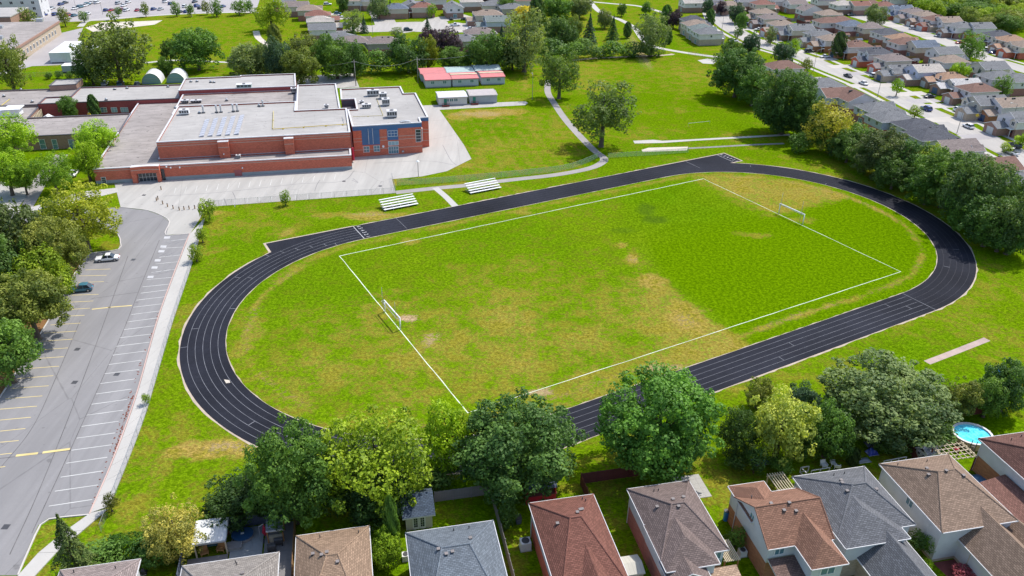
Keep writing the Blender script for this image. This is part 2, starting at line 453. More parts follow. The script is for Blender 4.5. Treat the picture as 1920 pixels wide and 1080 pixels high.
# ------------------------------------------------------------------ ground: one sheet, fine over the field
def ground_material():
    t = NT('grass'); v = t.coord()
    at_ = t.n('ShaderNodeAttribute'); at_.attribute_name = 'turf'
    sp = t.n('ShaderNodeSeparateColor'); t.l(at_.outputs['Color'], sp.inputs[0])
    dry, lush, dirt = sp.outputs[0], sp.outputs[1], sp.outputs[2]
    n_big = t.ramp(t.noise(v, 0.035, 4, 0.6), 0.3, 0.7)
    n_mid = t.ramp(t.noise(v, 0.26, 5, 0.70), 0.41, 0.59)
    n_fine = t.ramp(t.noise(v, 1.5, 4, 0.7), 0.43, 0.57)
    n_blade = t.ramp(t.noise(t.mapping(v, (1.0, 2.2, 1.0), (0, 0, R(25))), 2.4, 3, 0.75), 0.43, 0.58)
    green = t.mix(n_big, (0.086, 0.180, 0.002, 1), (0.124, 0.198, 0.004, 1))
    green = t.mix(t.math('MULTIPLY', n_mid, 0.5), green, (0.070, 0.132, 0.001, 1))
    green = t.mix(t.math('MULTIPLY', lush, 0.85), green, (0.088, 0.170, 0.0006, 1))
    tan_ = t.mix(n_mid, (0.310, 0.215, 0.062, 1), (0.205, 0.185, 0.022, 1))
    # dry turf breaks up along the noise
    d = t.math('ADD', t.math('MULTIPLY', dry, 1.55), t.math('ADD', t.math('MULTIPLY', t.math('SUBTRACT', n_mid, .5), .95), t.math('MULTIPLY', t.math('SUBTRACT', n_fine, .5), .5)))
    d = t.math('MULTIPLY', t.ramp(d, 0.25, 1.20), t.ramp(dry, 0.0, 0.22))
    col = t.mix(d, green, tan_)
    e = t.math('ADD', t.math('MULTIPLY', dirt, 1.6), t.math('SUBTRACT', n_fine, 0.75))
    col = t.mix(t.math('MULTIPLY', t.ramp(e, 0.1, 0.9), t.ramp(dirt, 0.0, 0.2)), col, (0.36, 0.26, 0.16, 1))
    col = t.mix(t.math('MULTIPLY', n_fine, 0.80), col, t.mix(1.0, col, (0.45, 0.52, 0.3, 1), 'MULTIPLY'))
    col = t.mix(t.math('MULTIPLY', n_blade, 0.72), col, t.mix(1.0, col, (1.90, 1.72, 2.0, 1), 'MULTIPLY'))
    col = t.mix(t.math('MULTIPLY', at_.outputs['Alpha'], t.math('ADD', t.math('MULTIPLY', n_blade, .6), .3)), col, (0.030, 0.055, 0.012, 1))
    t.bump(t.math('ADD', n_fine, n_blade), 0.5, 0.08)
    return t.done(col, 1.0, 0.0)
M['grass'] = ground_material()

def lerp_noise(rng, nx, ny, cell):
    """smooth random field"""
    gx, gy = nx // cell + 3, ny // cell + 3
    g = rng.random((gx, gy))
    x = np.arange(nx) / cell; y = np.arange(ny) / cell
    xi = x.astype(int); yi = y.astype(int); fx = (x - xi)[:, None]; fy = (y - yi)[None, :]
    fx = fx * fx * (3 - 2 * fx); fy = fy * fy * (3 - 2 * fy)
    return (g[np.ix_(xi, yi)] * (1 - fx) * (1 - fy) + g[np.ix_(xi + 1, yi)] * fx * (1 - fy)
            + g[np.ix_(xi, yi + 1)] * (1 - fx) * fy + g[np.ix_(xi + 1, yi + 1)] * fx * fy)

def build_ground():
    fine_x = np.arange(-90, 151, 1.0); fine_y = np.arange(60, 291, 1.0)
    xs = np.concatenate([[-3000, -1500, -800, -500, -350, -250, -170, -120], fine_x, [175, 220, 300, 420, 600, 1000, 1800, 3000]])
    ys = np.concatenate([[-1500, -600, -200, -50, 10, 40], fine_y, [315, 350, 420, 500, 620, 800, 1200, 2000, 3500]])
    nx, ny = len(xs), len(ys)
    X, Y = np.meshgrid(xs, ys, indexing='ij')
    co = np.stack([X, Y, np.zeros_like(X)], -1).reshape(-1, 3)
    i = np.arange((nx - 1) * (ny - 1)); a = (i // (ny - 1)) * ny + i % (ny - 1)
    faces = np.stack([a, a + ny, a + ny + 1, a + 1], 1)
    me = bpy.data.meshes.new('ground')
    me.vertices.add(len(co)); me.vertices.foreach_set('co', co.ravel())
    me.loops.add(faces.size); me.loops.foreach_set('vertex_index', faces.ravel().astype(np.int32))
    me.polygons.add(len(faces)); me.polygons.foreach_set('loop_start', np.arange(0, faces.size, 4, dtype=np.int32))
    me.update(calc_edges=True)
    # turf condition
    rng = np.random.default_rng(4)
    N1 = lerp_noise(rng, nx, ny, 14); N2 = lerp_noise(rng, nx, ny, 5); N3 = lerp_noise(rng, nx, ny, 30); N4 = lerp_noise(rng, nx, ny, 2) * .6 + lerp_noise(rng, nx, ny, 4) * .4
    nz = (N1 * .40 + N2 * .25 + N3 * .15 + N4 * .20 - .5) * 2.2
    dry = np.zeros_like(X); lush = np.zeros_like(X); dirt = np.zeros_like(X)
    c, s = math.cos(TRK.a), math.sin(TRK.a)
    U = (X - TRK.o.x) * c + (Y - TRK.o.y) * s; V = -(X - TRK.o.x) * s + (Y - TRK.o.y) * c
    D = np.hypot(np.maximum(np.abs(U) - 42.195, 0), V)
    inside = D < 36.5
    sm = lambda x, a, b: np.clip((x - a) / (b - a), 0, 1)
    # the near left two thirds of the infield is half scorched, with a sharp edge against the watered right side
    edge = 4.5 - 0.05 * V + np.where(V < -8, 0.22 * (V + 8) , 0.9 * (V + 8)) * 0.6
    left = sm(edge - U, -0.6, 1.5)
    fade_far = 1 - sm(V, -6, 16)
    dry = np.where(inside, left * (0.30 + 0.52 * nz) * (0.30 + 0.70 * fade_far), 0)
    dry = np.where(inside & (U < -25), np.maximum(dry, 0.22 + 0.50 * nz - 0.008 * (V + 5)), dry)
    dry = np.where(inside & (U < edge) & (U > edge - 22) & (V < -6), dry + 0.50 * sm(edge - U, 0, 2) * (1 - sm(edge - U, 6, 22)) * sm(-V, 6, 16), dry)
    lush = np.where(inside & (U > edge) & (V < 14), sm(U - edge, 0, 2) * (1 - sm(V, 2, 14)), 0)
    lush = np.where(inside & (U > 50), np.maximum(lush, .9) * (V < 4), lush)
    # scorched far corner beyond the right goal
    t = sm(U, 44, 52) * sm(V, 1.5, 5) * (1 - sm(D, 33, 36))
    dry = np.where(inside, np.maximum(dry, t * (0.66 + .3 * nz)), dry); lush = lush * (1 - t)
    # worn ring just inside the inner kerb
    ring = np.exp(-((D - 33.2 + 1.0 * nz) / 0.75) ** 2) * (V < 30) * (0.35 + 0.6 * N1)
    dry = np.maximum(dry, ring * 0.95); dirt = np.maximum(dirt, ring * 0.30 * (N2 > .45))
    ring2 = np.exp(-((D - 34.6) / 1.2) ** 2) * 0.5 * (V > 25)
    dry = np.maximum(dry, ring2)
    def blob(px, py, w, h, val, arr, sharp=2.0):
        p = at(px, py)
        q = at(px + w / 2, py); r = at(px, py - h / 2)
        a_ = (q - p).length; b_ = (r - p).length
        ux, uy = (q - p).normalized().x, (q - p).normalized().y
        dx = (X - p.x); dy = (Y - p.y)
        e = np.hypot((dx * ux + dy * uy) / a_, (-dx * uy + dy * ux) / b_) + 0.35 * nz + 0.75 * (N4 - .5)
        arr[...] = np.maximum(arr, val * np.clip((1.15 - e) * sharp, 0, 1))
    # worn goal mouth, bare marks, dry streaks (centre px, size px, strength)
    for a in ((765, 598, 42, 14, 1.0), (805, 640, 40, 34, .55), (1005, 735, 60, 12, .8), (1240, 690, 90, 12, .7)): blob(*a, dirt)
    for a in ((1165, 460, 20, 14, .8), (1185, 485, 34, 24, .95), (1230, 530, 60, 40, .9), (1290, 600, 90, 60, .95), (410, 842, 190, 40, 1.0), (700, 405, 150, 18, .8), (535, 437, 30, 26, .8),
              (600, 405, 90, 14, .5), (920, 213, 150, 18, .95), (860, 220, 60, 14, .8), (975, 150, 60, 40, .6), (1290, 135, 90, 40, .45), (770, 452, 40, 14, .6), (985, 398, 60, 10, .6),
              (1390, 730, 60, 14, .5), (400, 400, 60, 14, .8), (930, 280, 90, 12, .5), (870, 310, 80, 14, .6), (760, 342, 60, 12, .6), (1050, 240, 160, 60, .35), (300, 870, 60, 200, .35), (250, 950, 60, 80, .4),
              (1500, 410, 60, 20, .4), (1420, 440, 90, 14, .35), (720, 590, 120, 90, .45), (640, 700, 120, 70, .45), (900, 640, 160, 80, .5), (1100, 640, 140, 60, .55),
              (240, 42, 120, 12, .7), (1100, 55, 120, 30, .4), (960, 610, 120, 60, .4), (470, 630, 50, 90, .5)): blob(*a, dry)
    for a in ((430, 838, 90, 18, .5), (905, 214, 120, 9, .5), (1185, 487, 20, 10, .35), (690, 402, 90, 6, .4), (975, 145, 40, 12, .6), (240, 42, 90, 7, .9), (1205, 105, 30, 6, .9), (700, 150, 40, 6, .8), (775, 139, 40, 6, .8), (985, 128, 40, 10, .8),
              (1288, 602, 50, 26, .25)): blob(*a, dirt)
    out = ~inside
    # mower stripes beside the portables, and long stripes along the lot fence
    c2, s2 = math.cos(R(100)), math.sin(R(100))
    W1 = X * math.cos(R(12.3)) + Y * math.sin(R(12.3))
    p = at(960, 260); m = np.hypot(X - p.x, (Y - p.y)) < 30
    stripes = (np.sin(W1 * 2 * math.pi / 4.2 + 0.05 * Y) > .55) & m & out & (Y > 196) & (X < 26)
    dry = np.maximum(dry, np.where(stripes, 0.34 + 0.3 * nz, 0))
    dry = np.where(out, np.maximum(dry, np.clip(.16 + .38 * nz, 0, .5)), dry)
    # lawns that are kept watered
    for a in ((1270, 190, 420, 130), (380, 70, 240, 70), (1450, 290, 200, 40), (1860, 560, 120, 200)):
        blob(*a, 0.6, lush, 1.0)
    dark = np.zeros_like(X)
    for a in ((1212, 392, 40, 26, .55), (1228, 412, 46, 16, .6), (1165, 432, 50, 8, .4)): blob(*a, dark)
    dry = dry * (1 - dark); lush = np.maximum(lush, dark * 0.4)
    col = np.stack([np.clip(dry, 0, 1), np.clip(lush, 0, 1), np.clip(dirt, 0, 1), np.clip(dark, 0, 1)], -1).reshape(-1)
    ca = me.color_attributes.new('turf', 'FLOAT_COLOR', 'POINT')
    ca.data.foreach_set('color', col.astype(np.float32))
    me.materials.append(M['grass'])
    structure(link('ground', me))
build_ground()

# ------------------------------------------------------------------ running track
L2, R_IN, LANE, NL = 42.195, 36.5, 1.233, 6
R_OUT = R_IN + LANE * NL
def stadium(r, n=56, jag=0.0, seed=1):
    rng = random.Random(seed); pts = []
    def j(): return rng.uniform(-jag, jag) if jag else 0.0
    for i in range(n + 1):
        a = -math.pi / 2 + math.pi * i / n; q = r + j(); pts.append((L2 + q * math.cos(a), q * math.sin(a)))
    m = int(2 * L2 / (1.2 if jag else 6))
    for i in range(1, m): pts.append((L2 - 2 * L2 * i / m, r + j()))
    for i in range(n + 1):
        a = math.pi / 2 + math.pi * i / n; q = r + j(); pts.append((-L2 + q * math.cos(a), q * math.sin(a)))
    for i in range(1, m): pts.append((-L2 + 2 * L2 * i / m, -r + j()))
    return pts
def ring_mesh(name, r0, r1, z, mat, parent=None, jag0=0.0, jag1=0.0, seed=1):
    a = stadium(r0, 72, jag0, seed); b = stadium(r1, 72, jag1, seed + 7)
    if len(a) != len(b):
        a = stadium(r0, 72, jag0 or 1e-6, seed); b = stadium(r1, 72, jag1 or 1e-6, seed + 7)
    A = [TRK.w(u, v, z) for u, v in a]; B = [TRK.w(u, v, z) for u, v in b]
    mb = MB(); mb.strip(A + A[:1], B + B[:1]); mb.m = [0] * len(mb.f)
    mb.f = [f[::-1] for f in mb.f]
    return mb.build(name, mat, parent)
def rect(name, u0, v0, u1, v1, z, mat, parent=None, fr=TRK):
    return sheet(name, [fr.w(u0, v0), fr.w(u1, v0), fr.w(u1, v1), fr.w(u0, v1)], z, mat, parent)

track = structure(ring_mesh('running_track', R_IN, R_OUT, 0.020, M['track']))
edge = ring_mesh('gravel_edge', R_IN - 0.14, R_OUT + 0.28, 0.010, M['gravel_edge'], track, 0.10, 0.20)
ch = rect('sprint_chute', L2 - 2, 36.9, 70.2, R_OUT, 0.016, M['track'], track)
ch = rect('sprint_chute', -62, 37.2, -L2 + 2, R_OUT, 0.016, M['track'], track)
rect('gravel_edge', L2, 36.5, 70.6, R_OUT + .4, 0.006, M['gravel_edge'], track)
rect('gravel_edge', -62.5, 36.6, -L2, R_OUT + .4, 0.006, M['gravel_edge'], track)
def lane_arc(r, wd, part, mat):
    """lane line on the left bend, the near straight, or the worn remainder"""
    def pt(q, s):
        if part == 'left': a = math.pi * .5 + math.pi * s; return (-L2 + q * math.cos(a), q * math.sin(a))
        if part == 'near': return (-L2 + 2 * L2 * s, -q)
        t = s * (math.pi * (R_IN + 4) + 2 * L2); arc = math.pi * (R_IN + 4)
        if t < arc: a = -math.pi / 2 + t / (R_IN + 4); return (L2 + q * math.cos(a), q * math.sin(a))
        return (L2 - (t - arc), q)
    n = 70; A = [TRK.w(*pt(r - wd, i / n), 0.026) for i in range(n + 1)]; B = [TRK.w(*pt(r + wd, i / n), 0.026) for i in range(n + 1)]
    mb = MB(); mb.strip(B, A); mb.build('lane_line', M[mat], track)
for i in range(NL + 1):
    r = R_IN + LANE * i + (0.06 if i == 0 else -0.06 if i == NL else 0)
    wd = 0.036 if i not in (0, NL) else 0.03
    if i in (0, NL): continue
    lane_arc(r, wd, 'left', 'paint_worn'); lane_arc(r, wd * .8, 'near', 'paint_worn'); lane_arc(r, wd * .8, 'rest', 'paint_faint')
# dead-straight lane lines and kerbs already follow the oval; cross marks and staggers
def cross_mark(u, v0, v1, mat='paint_worn2', w=0.10): rect('start_line', u - w / 2, v0, u + w / 2, v1, 0.031, M[mat], track)
cross_mark(-L2, R_IN + .1, R_OUT - .1, w=0.16)
cross_mark(67.4, 37.4, R_OUT - .1, w=0.12)
cross_mark(L2 + .6, -R_OUT + .1, -R_IN - .1, 'paint_worn', 0.12)
cross_mark(-31.8, R_IN + .8, R_OUT - .2, 'paint_worn')
cross_mark(55.5, 37.6, R_OUT - .3, 'paint_worn', .14)
for u, i in ((-26, 2), (-21, 4), (36, 1), (39, 3), (4, 4), (9, 2)):
    cross_mark(u, -R_IN - LANE * (i + 1), -R_IN - LANE * i, 'paint_worn')
def radial_mark(deg, i, side=-1):
    a = R(deg); r0, r1 = R_IN + LANE * i + .06, R_IN + LANE * (i + 1) - .06; w = 0.06
    P = []
    for rr, sg in ((r0, -1), (r1, -1), (r1, 1), (r0, 1)):
        P.append(TRK.w(side * (L2) + rr * math.cos(a) - sg * w * math.sin(a), rr * math.sin(a) + sg * w * math.cos(a)))
    sheet('stagger_mark', P, 0.031, M['paint_worn'], track)
for deg, i in ((100, 0), (103, 1), (107, 2), (111, 3), (115, 4), (119, 5), (132, 2), (133, 4), (160, 4), (168, 5), (150, 0), (205, 3)): radial_mark(deg, i)
for deg, i in ((-60, 1), (-45, 3), (20, 0), (50, 4)): radial_mark(deg, i, 1)
def lane_numbers(u, du, flip, size=1.15):
    for i in range(NL):
        cu = bpy.data.curves.new('lane_number', 'FONT'); cu.body = str(i + 1); cu.size = size; cu.align_x = 'CENTER'; cu.align_y = 'CENTER'
        cu.materials.append(M['paint_worn2'])
        o = link('lane_number', cu, track, TRK.w(u + du, R_IN + LANE * (i + .5), 0.034))
        o.rotation_euler = (0, 0, TRK.a + flip)
lane_numbers(-L2, 1.1, -math.pi / 2, 1.35)
lane_numbers(68.4, 0.3, -math.pi / 2, 1.35)
# drain cover left on the left bend
tag(sheet('rubber_mat', [at(420, 712), at(430, 713), at(432, 718), at(424, 719)], 0.05, M['sand']), 'small pale sheet lying on the left bend of the running track', 'mat')

# ------------------------------------------------------------------ pitch markings
U0, U1, V0, V1 = -49.8, 50.7, -30.2, 30.7
pitch = None
def line_piece(name, a, b, w, z, mat, parent=None, wob=0.05, fr=TRK, step=3.0, seed=0):
    rng = random.Random(seed); n = max(2, int(math.hypot(b[0] - a[0], b[1] - a[1]) / step))
    d = Vector((b[0] - a[0], b[1] - a[1])).normalized(); nn = Vector((-d.y, d.x))
    Lp, Rp = [], []
    for i in range(n + 1):
        t = i / n; c = Vector(a) * (1 - t) + Vector(b) * t + nn * rng.uniform(-wob, wob); ww = w * rng.uniform(.75, 1.2) / 2
        Lp.append(fr.w(*(c + nn * ww), z)); Rp.append(fr.w(*(c - nn * ww), z))
    mb = MB(); mb.strip(Lp, Rp); return mb.build(name, mat, parent)
pl = structure(line_piece('pitch_marking', (U0, V1), (U1, V1), 0.17, 0.012, M['paint_grass'], seed=1))
line_piece('touch_line', (U0, V0), (U1, V0), 0.13, 0.012, M['paint_grass'], pl, seed=2)
line_piece('goal_line', (U0, V0), (U0, V1), 0.15, 0.013, M['paint_grass'], pl, seed=3)
line_piece('goal_line', (U1, V0), (U1, V1), 0.12, 0.013, M['paint_grass'], pl, seed=4)

# ------------------------------------------------------------------ goals: soccer frame with tall rear uprights
def goal(base_l, base_r, out, label):
    a, b = at(*base_l), at(*base_r)
    root = empty('goal_frame', (a + b) / 2)
    o = (a + b) / 2; a = a - o; b = b - o
    up = Vector((0, 0, 2.44)); n = Vector((-(b - a).y, (b - a).x, 0)).normalized() * out
    for p in (a, b):
        mb = MB(); mb.tube(p, p + up, 0.12, n=8); mb.build('goal_post', M['goal_white'], root, True)
    mb = MB(); mb.tube(a + up + (a - b).normalized() * .06, b + up + (b - a).normalized() * .06, 0.13, n=8); mb.build('crossbar', M['goal_white'], root, True)
    q = n * 0.55
    mb = MB(); mb.tube(a + up + q, b + up + q, 0.045, n=6); mb.build('rear_bar', M['grey_metal'], root, True)
    for p in (a, b):
        pp = p + (b - a if p is a else a - b).normalized() * 0.6
        mb = MB(); mb.tube(pp + q, pp + q + Vector((0, 0, 5.6)), 0.045, 0.03, n=6); mb.build('upright', M['grey_metal'], root, True)
        mb = MB(); mb.tube(p + up, p + up + q, 0.04, n=6); mb.build('brace', M['grey_metal'], root)
    return tag(root, label, 'goal', 'goals on the playing field')
goal((722, 584.5), (751, 618.5), -1, 'white goal frame with tall rear uprights on the scorched end of the field')
goal((1460, 399.5), (1505, 420), -1, 'white goal frame with tall rear uprights at the far green end of the field')
# ------------------------------------------------------------------ paved areas round the school
def pxpoly(*pts): return [at(*p) for p in pts]
yard = structure(sheet('school_yard', pxpoly((150, 352), (215, 345), (226, 388), (275, 394), (303, 404), (318, 416), (312, 440), (357, 438), (378, 405), (386, 388), (742, 362), (735, 336),
                                             (790, 331), (838, 321), (884, 298), (870, 272), (824, 206), (985, 197), (990, 193), (985, 190), (790, 198), (640, 262), (620, 318), (300, 335)), 0.022, M['concrete']))
lot = structure(sheet('parking_lot', pxpoly((-260, 1079), (33, 1079), (52, 1030), (72, 985), (90, 972), (168, 965), (215, 860), (258, 740), (300, 592), (345, 470), (357, 438), (312, 440.5), (318, 416.5),
                                            (303, 404.5), (275, 394.5), (226, 389), (60, 396), (-90, 398), (-90, 420), (110, 420), (205, 433), (222, 441), (226, 455), (222, 468), (170, 475), (145, 505),
                                            (98, 590), (60, 650), (0, 745), (-330, 1079)), 0.018, M['asphalt']))
# the bays along the walk were resurfaced: a paler strip with a seam
sheet('bay_strip', pxpoly((92, 968), (168, 964), (215, 860), (258, 740), (300, 592), (345, 470), (356, 439), (312, 441.5), (272, 540), (230, 640), (180, 755), (130, 875)), 0.023, M['asphalt_patch'], lot)
structure(sheet('rear_yard', pxpoly((545, 168), (566, 143), (663, 137), (674, 164)), 0.02, M['concrete']))
structure(sheet('front_drive', pxpoly((28, 396), (70, 345), (20, 338), (-60, 352), (-60, 402)), 0.015, M['concrete']))
structure(sheet('front_drive', pxpoly((40, 388), (62, 388), (84, 350), (128, 290), (104, 290), (62, 338)), 0.028, M['path']))
structure(sheet('front_walk', pxpoly((0, 392), (62, 388), (150, 360), (220, 352), (222, 360), (120, 385), (62, 397), (0, 402)), 0.032, M['slab']))

# bay lines, left row (faded) and right row, plus the wide yellow stop bars
def bay_line(a, b, mat, w=0.12, name='bay_line'):
    p, q = at(*a), at(*b); d = (q - p).normalized(); n = Vector((-d.y, d.x, 0)) * w / 2
    sheet(name, [p - n, q - n, q + n, p + n], 0.029, M[mat], lot)
Z = lambda x, y: (x / 4, 540 + y / 4)
W_ = lambda x, y: (x / 4, 810 + y / 4)
Y_ = lambda x, y: (x / 4, 270 + y / 4)
for a, b in (((1055, 40), (1275, 12)), ((1025, 92), (1248, 65)), ((1000, 145), (1225, 118)), ((985, 200), (1205, 172)), ((955, 255), (1185, 225)), ((930, 313), (1165, 283)), ((900, 374), (1145, 345)),
             ((872, 438), (1122, 407)), ((845, 505), (1100, 472)), ((815, 575), (1072, 541)), ((785, 644), (1045, 612)), ((752, 718), (1015, 683)), ((720, 796), (985, 759)), ((688, 873), (955, 836)),
             ((650, 955), (925, 917)), ((612, 1039), (890, 1000))): bay_line(Z(*a), Z(*b), 'paint')
for a, b in (((575, 47), (862, 8)), ((535, 138), (838, 97)), ((498, 235), (805, 190)), ((455, 340), (770, 293)), ((412, 445), (735, 398)), ((366, 557), (692, 507))): bay_line(W_(*a), W_(*b), 'paint')
for a, b in (((540, 55), (740, 48)), ((510, 108), (700, 98)), ((510, 163), (675, 152)), ((430, 216), (635, 205)), ((380, 278), (605, 264)), ((330, 340), (575, 324)), ((300, 402), (545, 384)), ((285, 466), (510, 450)),
             ((215, 534), (478, 516)), ((190, 607), (443, 587)), ((125, 682), (400, 658)), ((80, 755), (365, 734)), ((40, 832), (318, 810)), ((0, 910), (277, 887)), ((0, 992), (232, 970)), ((0, 1075), (190, 1055))): bay_line(Z(*a), Z(*b), 'paint_yellow', .13)
for a, b in (((0, 78), (140, 65)), ((0, 170), (90, 160)), ((0, 265), (40, 260))): bay_line(W_(*a), W_(*b), 'paint_yellow', .13)
for a, b in (((120, 178), (285, 160)), ((320, 155), (525, 128))): bay_line(W_(*a), W_(*b), 'paint_yellow', .45, 'stop_bar')
for a, b in (((690, 160), (830, 145)), ((810, 146), (990, 132))): bay_line(Z(*a), Z(*b), 'paint_yellow', .3, 'stop_bar')
for a, b in (((595, 990), (800, 985)), ((590, 1040), (780, 1032)), ((640, 945), (830, 938))): bay_line(Y_(*a), Y_(*b), 'paint_yellow', .13)
for a, b in (((1255, 730), (1410, 712)), ((1210, 783), (1400, 772)), ((1195, 850), (1380, 830)), ((1170, 900), (1350, 882)), ((1135, 965), (1330, 937)), ((1100, 1018), (1305, 1000)), ((1070, 1072), (1290, 1050))):
    bay_line(Y_(*a), Y_(*b), 'paint')
for a, b in (((1215, 750), (1300, 720)), ((1260, 752), (1350, 720)), ((1310, 750), (1400, 718)), ((1190, 845), (1260, 815)), ((1240, 845), (1310, 812)), ((1290, 840), (1370, 808)), ((1140, 970), (1200, 945)), ((1190, 968), (1250, 938)), ((1240, 965), (1310, 932))):
    bay_line(Y_(*a), Y_(*b), 'paint_worn', .12, 'hatch_line')
for x, y in ((1252, 703), (1225, 770), (1210, 805), (1182, 874), (1158, 928), (1128, 998)):
    sheet('bay_symbol', [at(*Y_(x - 24, y + 8)), at(*Y_(x + 20, y + 8)), at(*Y_(x + 26, y - 9)), at(*Y_(x - 18, y - 9))], 0.031, M['paint_worn2'], lot)
# yard bay lines by the school front and along the field fence
for i in range(16):
    t = i / 15; a = Vector((330, 352)).lerp(Vector((630, 326)), t); b = a + Vector((-3.5, 11))
    bay_line(tuple(a), tuple(b), 'paint', .1)
    c = Vector((395, 386)).lerp(Vector((735, 361)), t); d = c + Vector((0.8, -9)); bay_line(tuple(c), tuple(d), 'paint', .1)
# asphalt seams in the yard
def seam(pts, w=0.16, mat='dark_metal', name='crack'):
    ribbon(name, [at(*p) for p in pts], w, 0.027, M['asphalt'], yard, 1.0)
for pts in (((305, 368), (420, 360), (560, 345), (640, 340), (665, 320)), ((440, 388), (441, 372), (436, 360)), ((590, 358), (595, 345), (600, 338)), ((830, 272), (845, 300), (855, 309)), ((700, 306), (800, 302), (850, 309)), ((660, 338), (672, 343), (662, 335)), ((905 - 480, 385), (420, 372))): seam(pts)
kr = random.Random(8)
for pts in (((0, 880), (60, 800), (110, 700), (150, 600)), ((20, 1040), (70, 930), (120, 800), (165, 690), (200, 590), (240, 480)), ((60, 1000), (120, 870), (180, 740), (230, 620), (268, 530), (300, 450)), ((0, 700 + 160), (120, 846), (145, 843)), ((170, 560), (230, 552), (262, 548))):
    ribbon('crack', [at(p[0] + kr.uniform(-2, 2), p[1]) for p in pts], 0.12, 0.027, M['crack'], lot, .7)
# catch basins
for x, y, nm in ((140, 717, 'drain'), (145, 655, 'drain'), (219, 702, 'drain'), (11, 988, 'drain'), (250, 487, 'drain'), (270, 366, 'drain'), (645, 340, 'drain'), (713, 349, 'drain')):
    p = at(x, y); o = sheet('catch_basin', [p + Vector((sx * .42, sy * .42, 0)) for sx, sy in ((-1, -1), (1, -1), (1, 1), (-1, 1))], 0.034, M['dark_metal'], lot if x < 260 else yard)

# ------------------------------------------------------------------ walk beside the lot: cast slabs, kerb
def paved_walk(name, left, right, n_mid, z, mat, slab_len=3.0, gap=0.02, parent=None):
    """a walk between two edge lines, each slab its own piece"""
    Ln = smooth_line(left, 0.5); Rn = smooth_line(right, 0.5)
    tot = sum((Ln[i + 1] - Ln[i]).length for i in range(len(Ln) - 1))
    n = max(1, int(tot / slab_len))
    def samp(line, t):
        f = t * (len(line) - 1); i = min(int(f), len(line) - 2); return line[i].lerp(line[i + 1], f - i)
    root = structure(sheet(name, [samp(Ln, i / n) for i in range(n + 1)] + [samp(Rn, i / n) for i in range(n, -1, -1)], z - 0.03, M['kerb'], parent))
    for i in range(n):
        t0, t1 = i / n, (i + 1) / n; e = gap / slab_len / n
        a, b, c, d = samp(Ln, t0 + e), samp(Ln, t1 - e), samp(Rn, t1 - e), samp(Rn, t0 + e)
        slab('paving_slab', [a, b, c, d], 0.0, z + (0.004 if i % 3 == 0 else 0), mat, root)
    return root
walk_l = [at(*p) for p in ((170, 963), (215, 860), (258, 740), (300, 592), (345, 470), (356, 440))]
walk_r = [at(*p) for p in ((205, 950), (238, 870), (275, 770), (322, 610), (360, 495), (384, 410))]
walk = paved_walk('lot_walk', walk_l, walk_r, 0, 0.14, M['slab'])
w2l = [at(*p) for p in ((170, 963), (118, 1000), (72, 1038), (30, 1085))]
w2r = [at(*p) for p in ((203, 955), (160, 992), (108, 1035), (62, 1085))]
paved_walk('corner_walk', w2l, w2r, 0, 0.13, M['slab'])
# kerbs
def kerb(name, pts, mat='kerb', h=0.14, w=0.18, parent=None, step=1.5):
    ln = smooth_line([at(*p) for p in pts], step); a = offset_line(ln, w / 2); b = offset_line(ln, -w / 2)
    mb = MB(); n = len(ln)
    A0 = [(p.x, p.y, 0) for p in a]; A1 = [(p.x, p.y, h) for p in a]; B0 = [(p.x, p.y, 0) for p in b]; B1 = [(p.x, p.y, h) for p in b]
    mb.strip(A1, B1); mb.strip(B1, B0); mb.strip(A0, A1)
    return structure(mb.build(name, mat if not isinstance(mat, str) else M[mat], parent))
kerb('kerb', ((168, 965), (213, 860), (256, 740), (298, 592), (343, 470), (356, 439)), 'kerb_pink', .17, .16)
kerb('kerb', ((168, 965.5), (120, 970), (92, 974), (76, 985), (55, 1030), (34, 1079)), 'kerb')
kerb('kerb', ((205, 433), (222, 441), (226, 455), (222, 468), (172, 475)), 'kerb')
kerb('kerb', ((168, 477), (145, 505), (98, 590), (60, 650), (0, 745), (-80, 850)), 'kerb')
kerb('kerb', ((226, 388.5), (275, 394), (303, 404), (318, 416), (311, 440.5), (357, 438)), 'kerb', .10)
structure(sheet('mulch_bed', pxpoly((165, 478), (143, 505), (96, 590), (58, 650), (-2, 745), (-60, 790), (-60, 760), (20, 650), (80, 560), (130, 490)), 0.012, M['mulch']))
# loose red stones against the kerb
rng = random.Random(3); mb = MB()
for i in range(150):
    t = rng.random() ** .7; p = at(*Vector((213, 862)).lerp(Vector((252, 742)), t)) if rng.random() < .6 else at(*Vector((173, 955)).lerp(Vector((300, 585)), rng.random()))
    p = p + Vector((rng.uniform(-.38, -.1), rng.uniform(-.1, .1), 0)); r = rng.uniform(.07, .17)
    mb.add([(p.x + r * math.cos(a), p.y + r * math.sin(a), .02) for a in (0, 1.6, 3.1, 4.7)] + [(p.x, p.y, r * .9 + .02)], [(0, 1, 4), (1, 2, 4), (2, 3, 4), (3, 0, 4)])
o = mb.build('stones', M['red_stone']); o['kind'] = 'stuff'; tag(o, 'loose red stones along the kerb of the parking lot walk', 'stones')

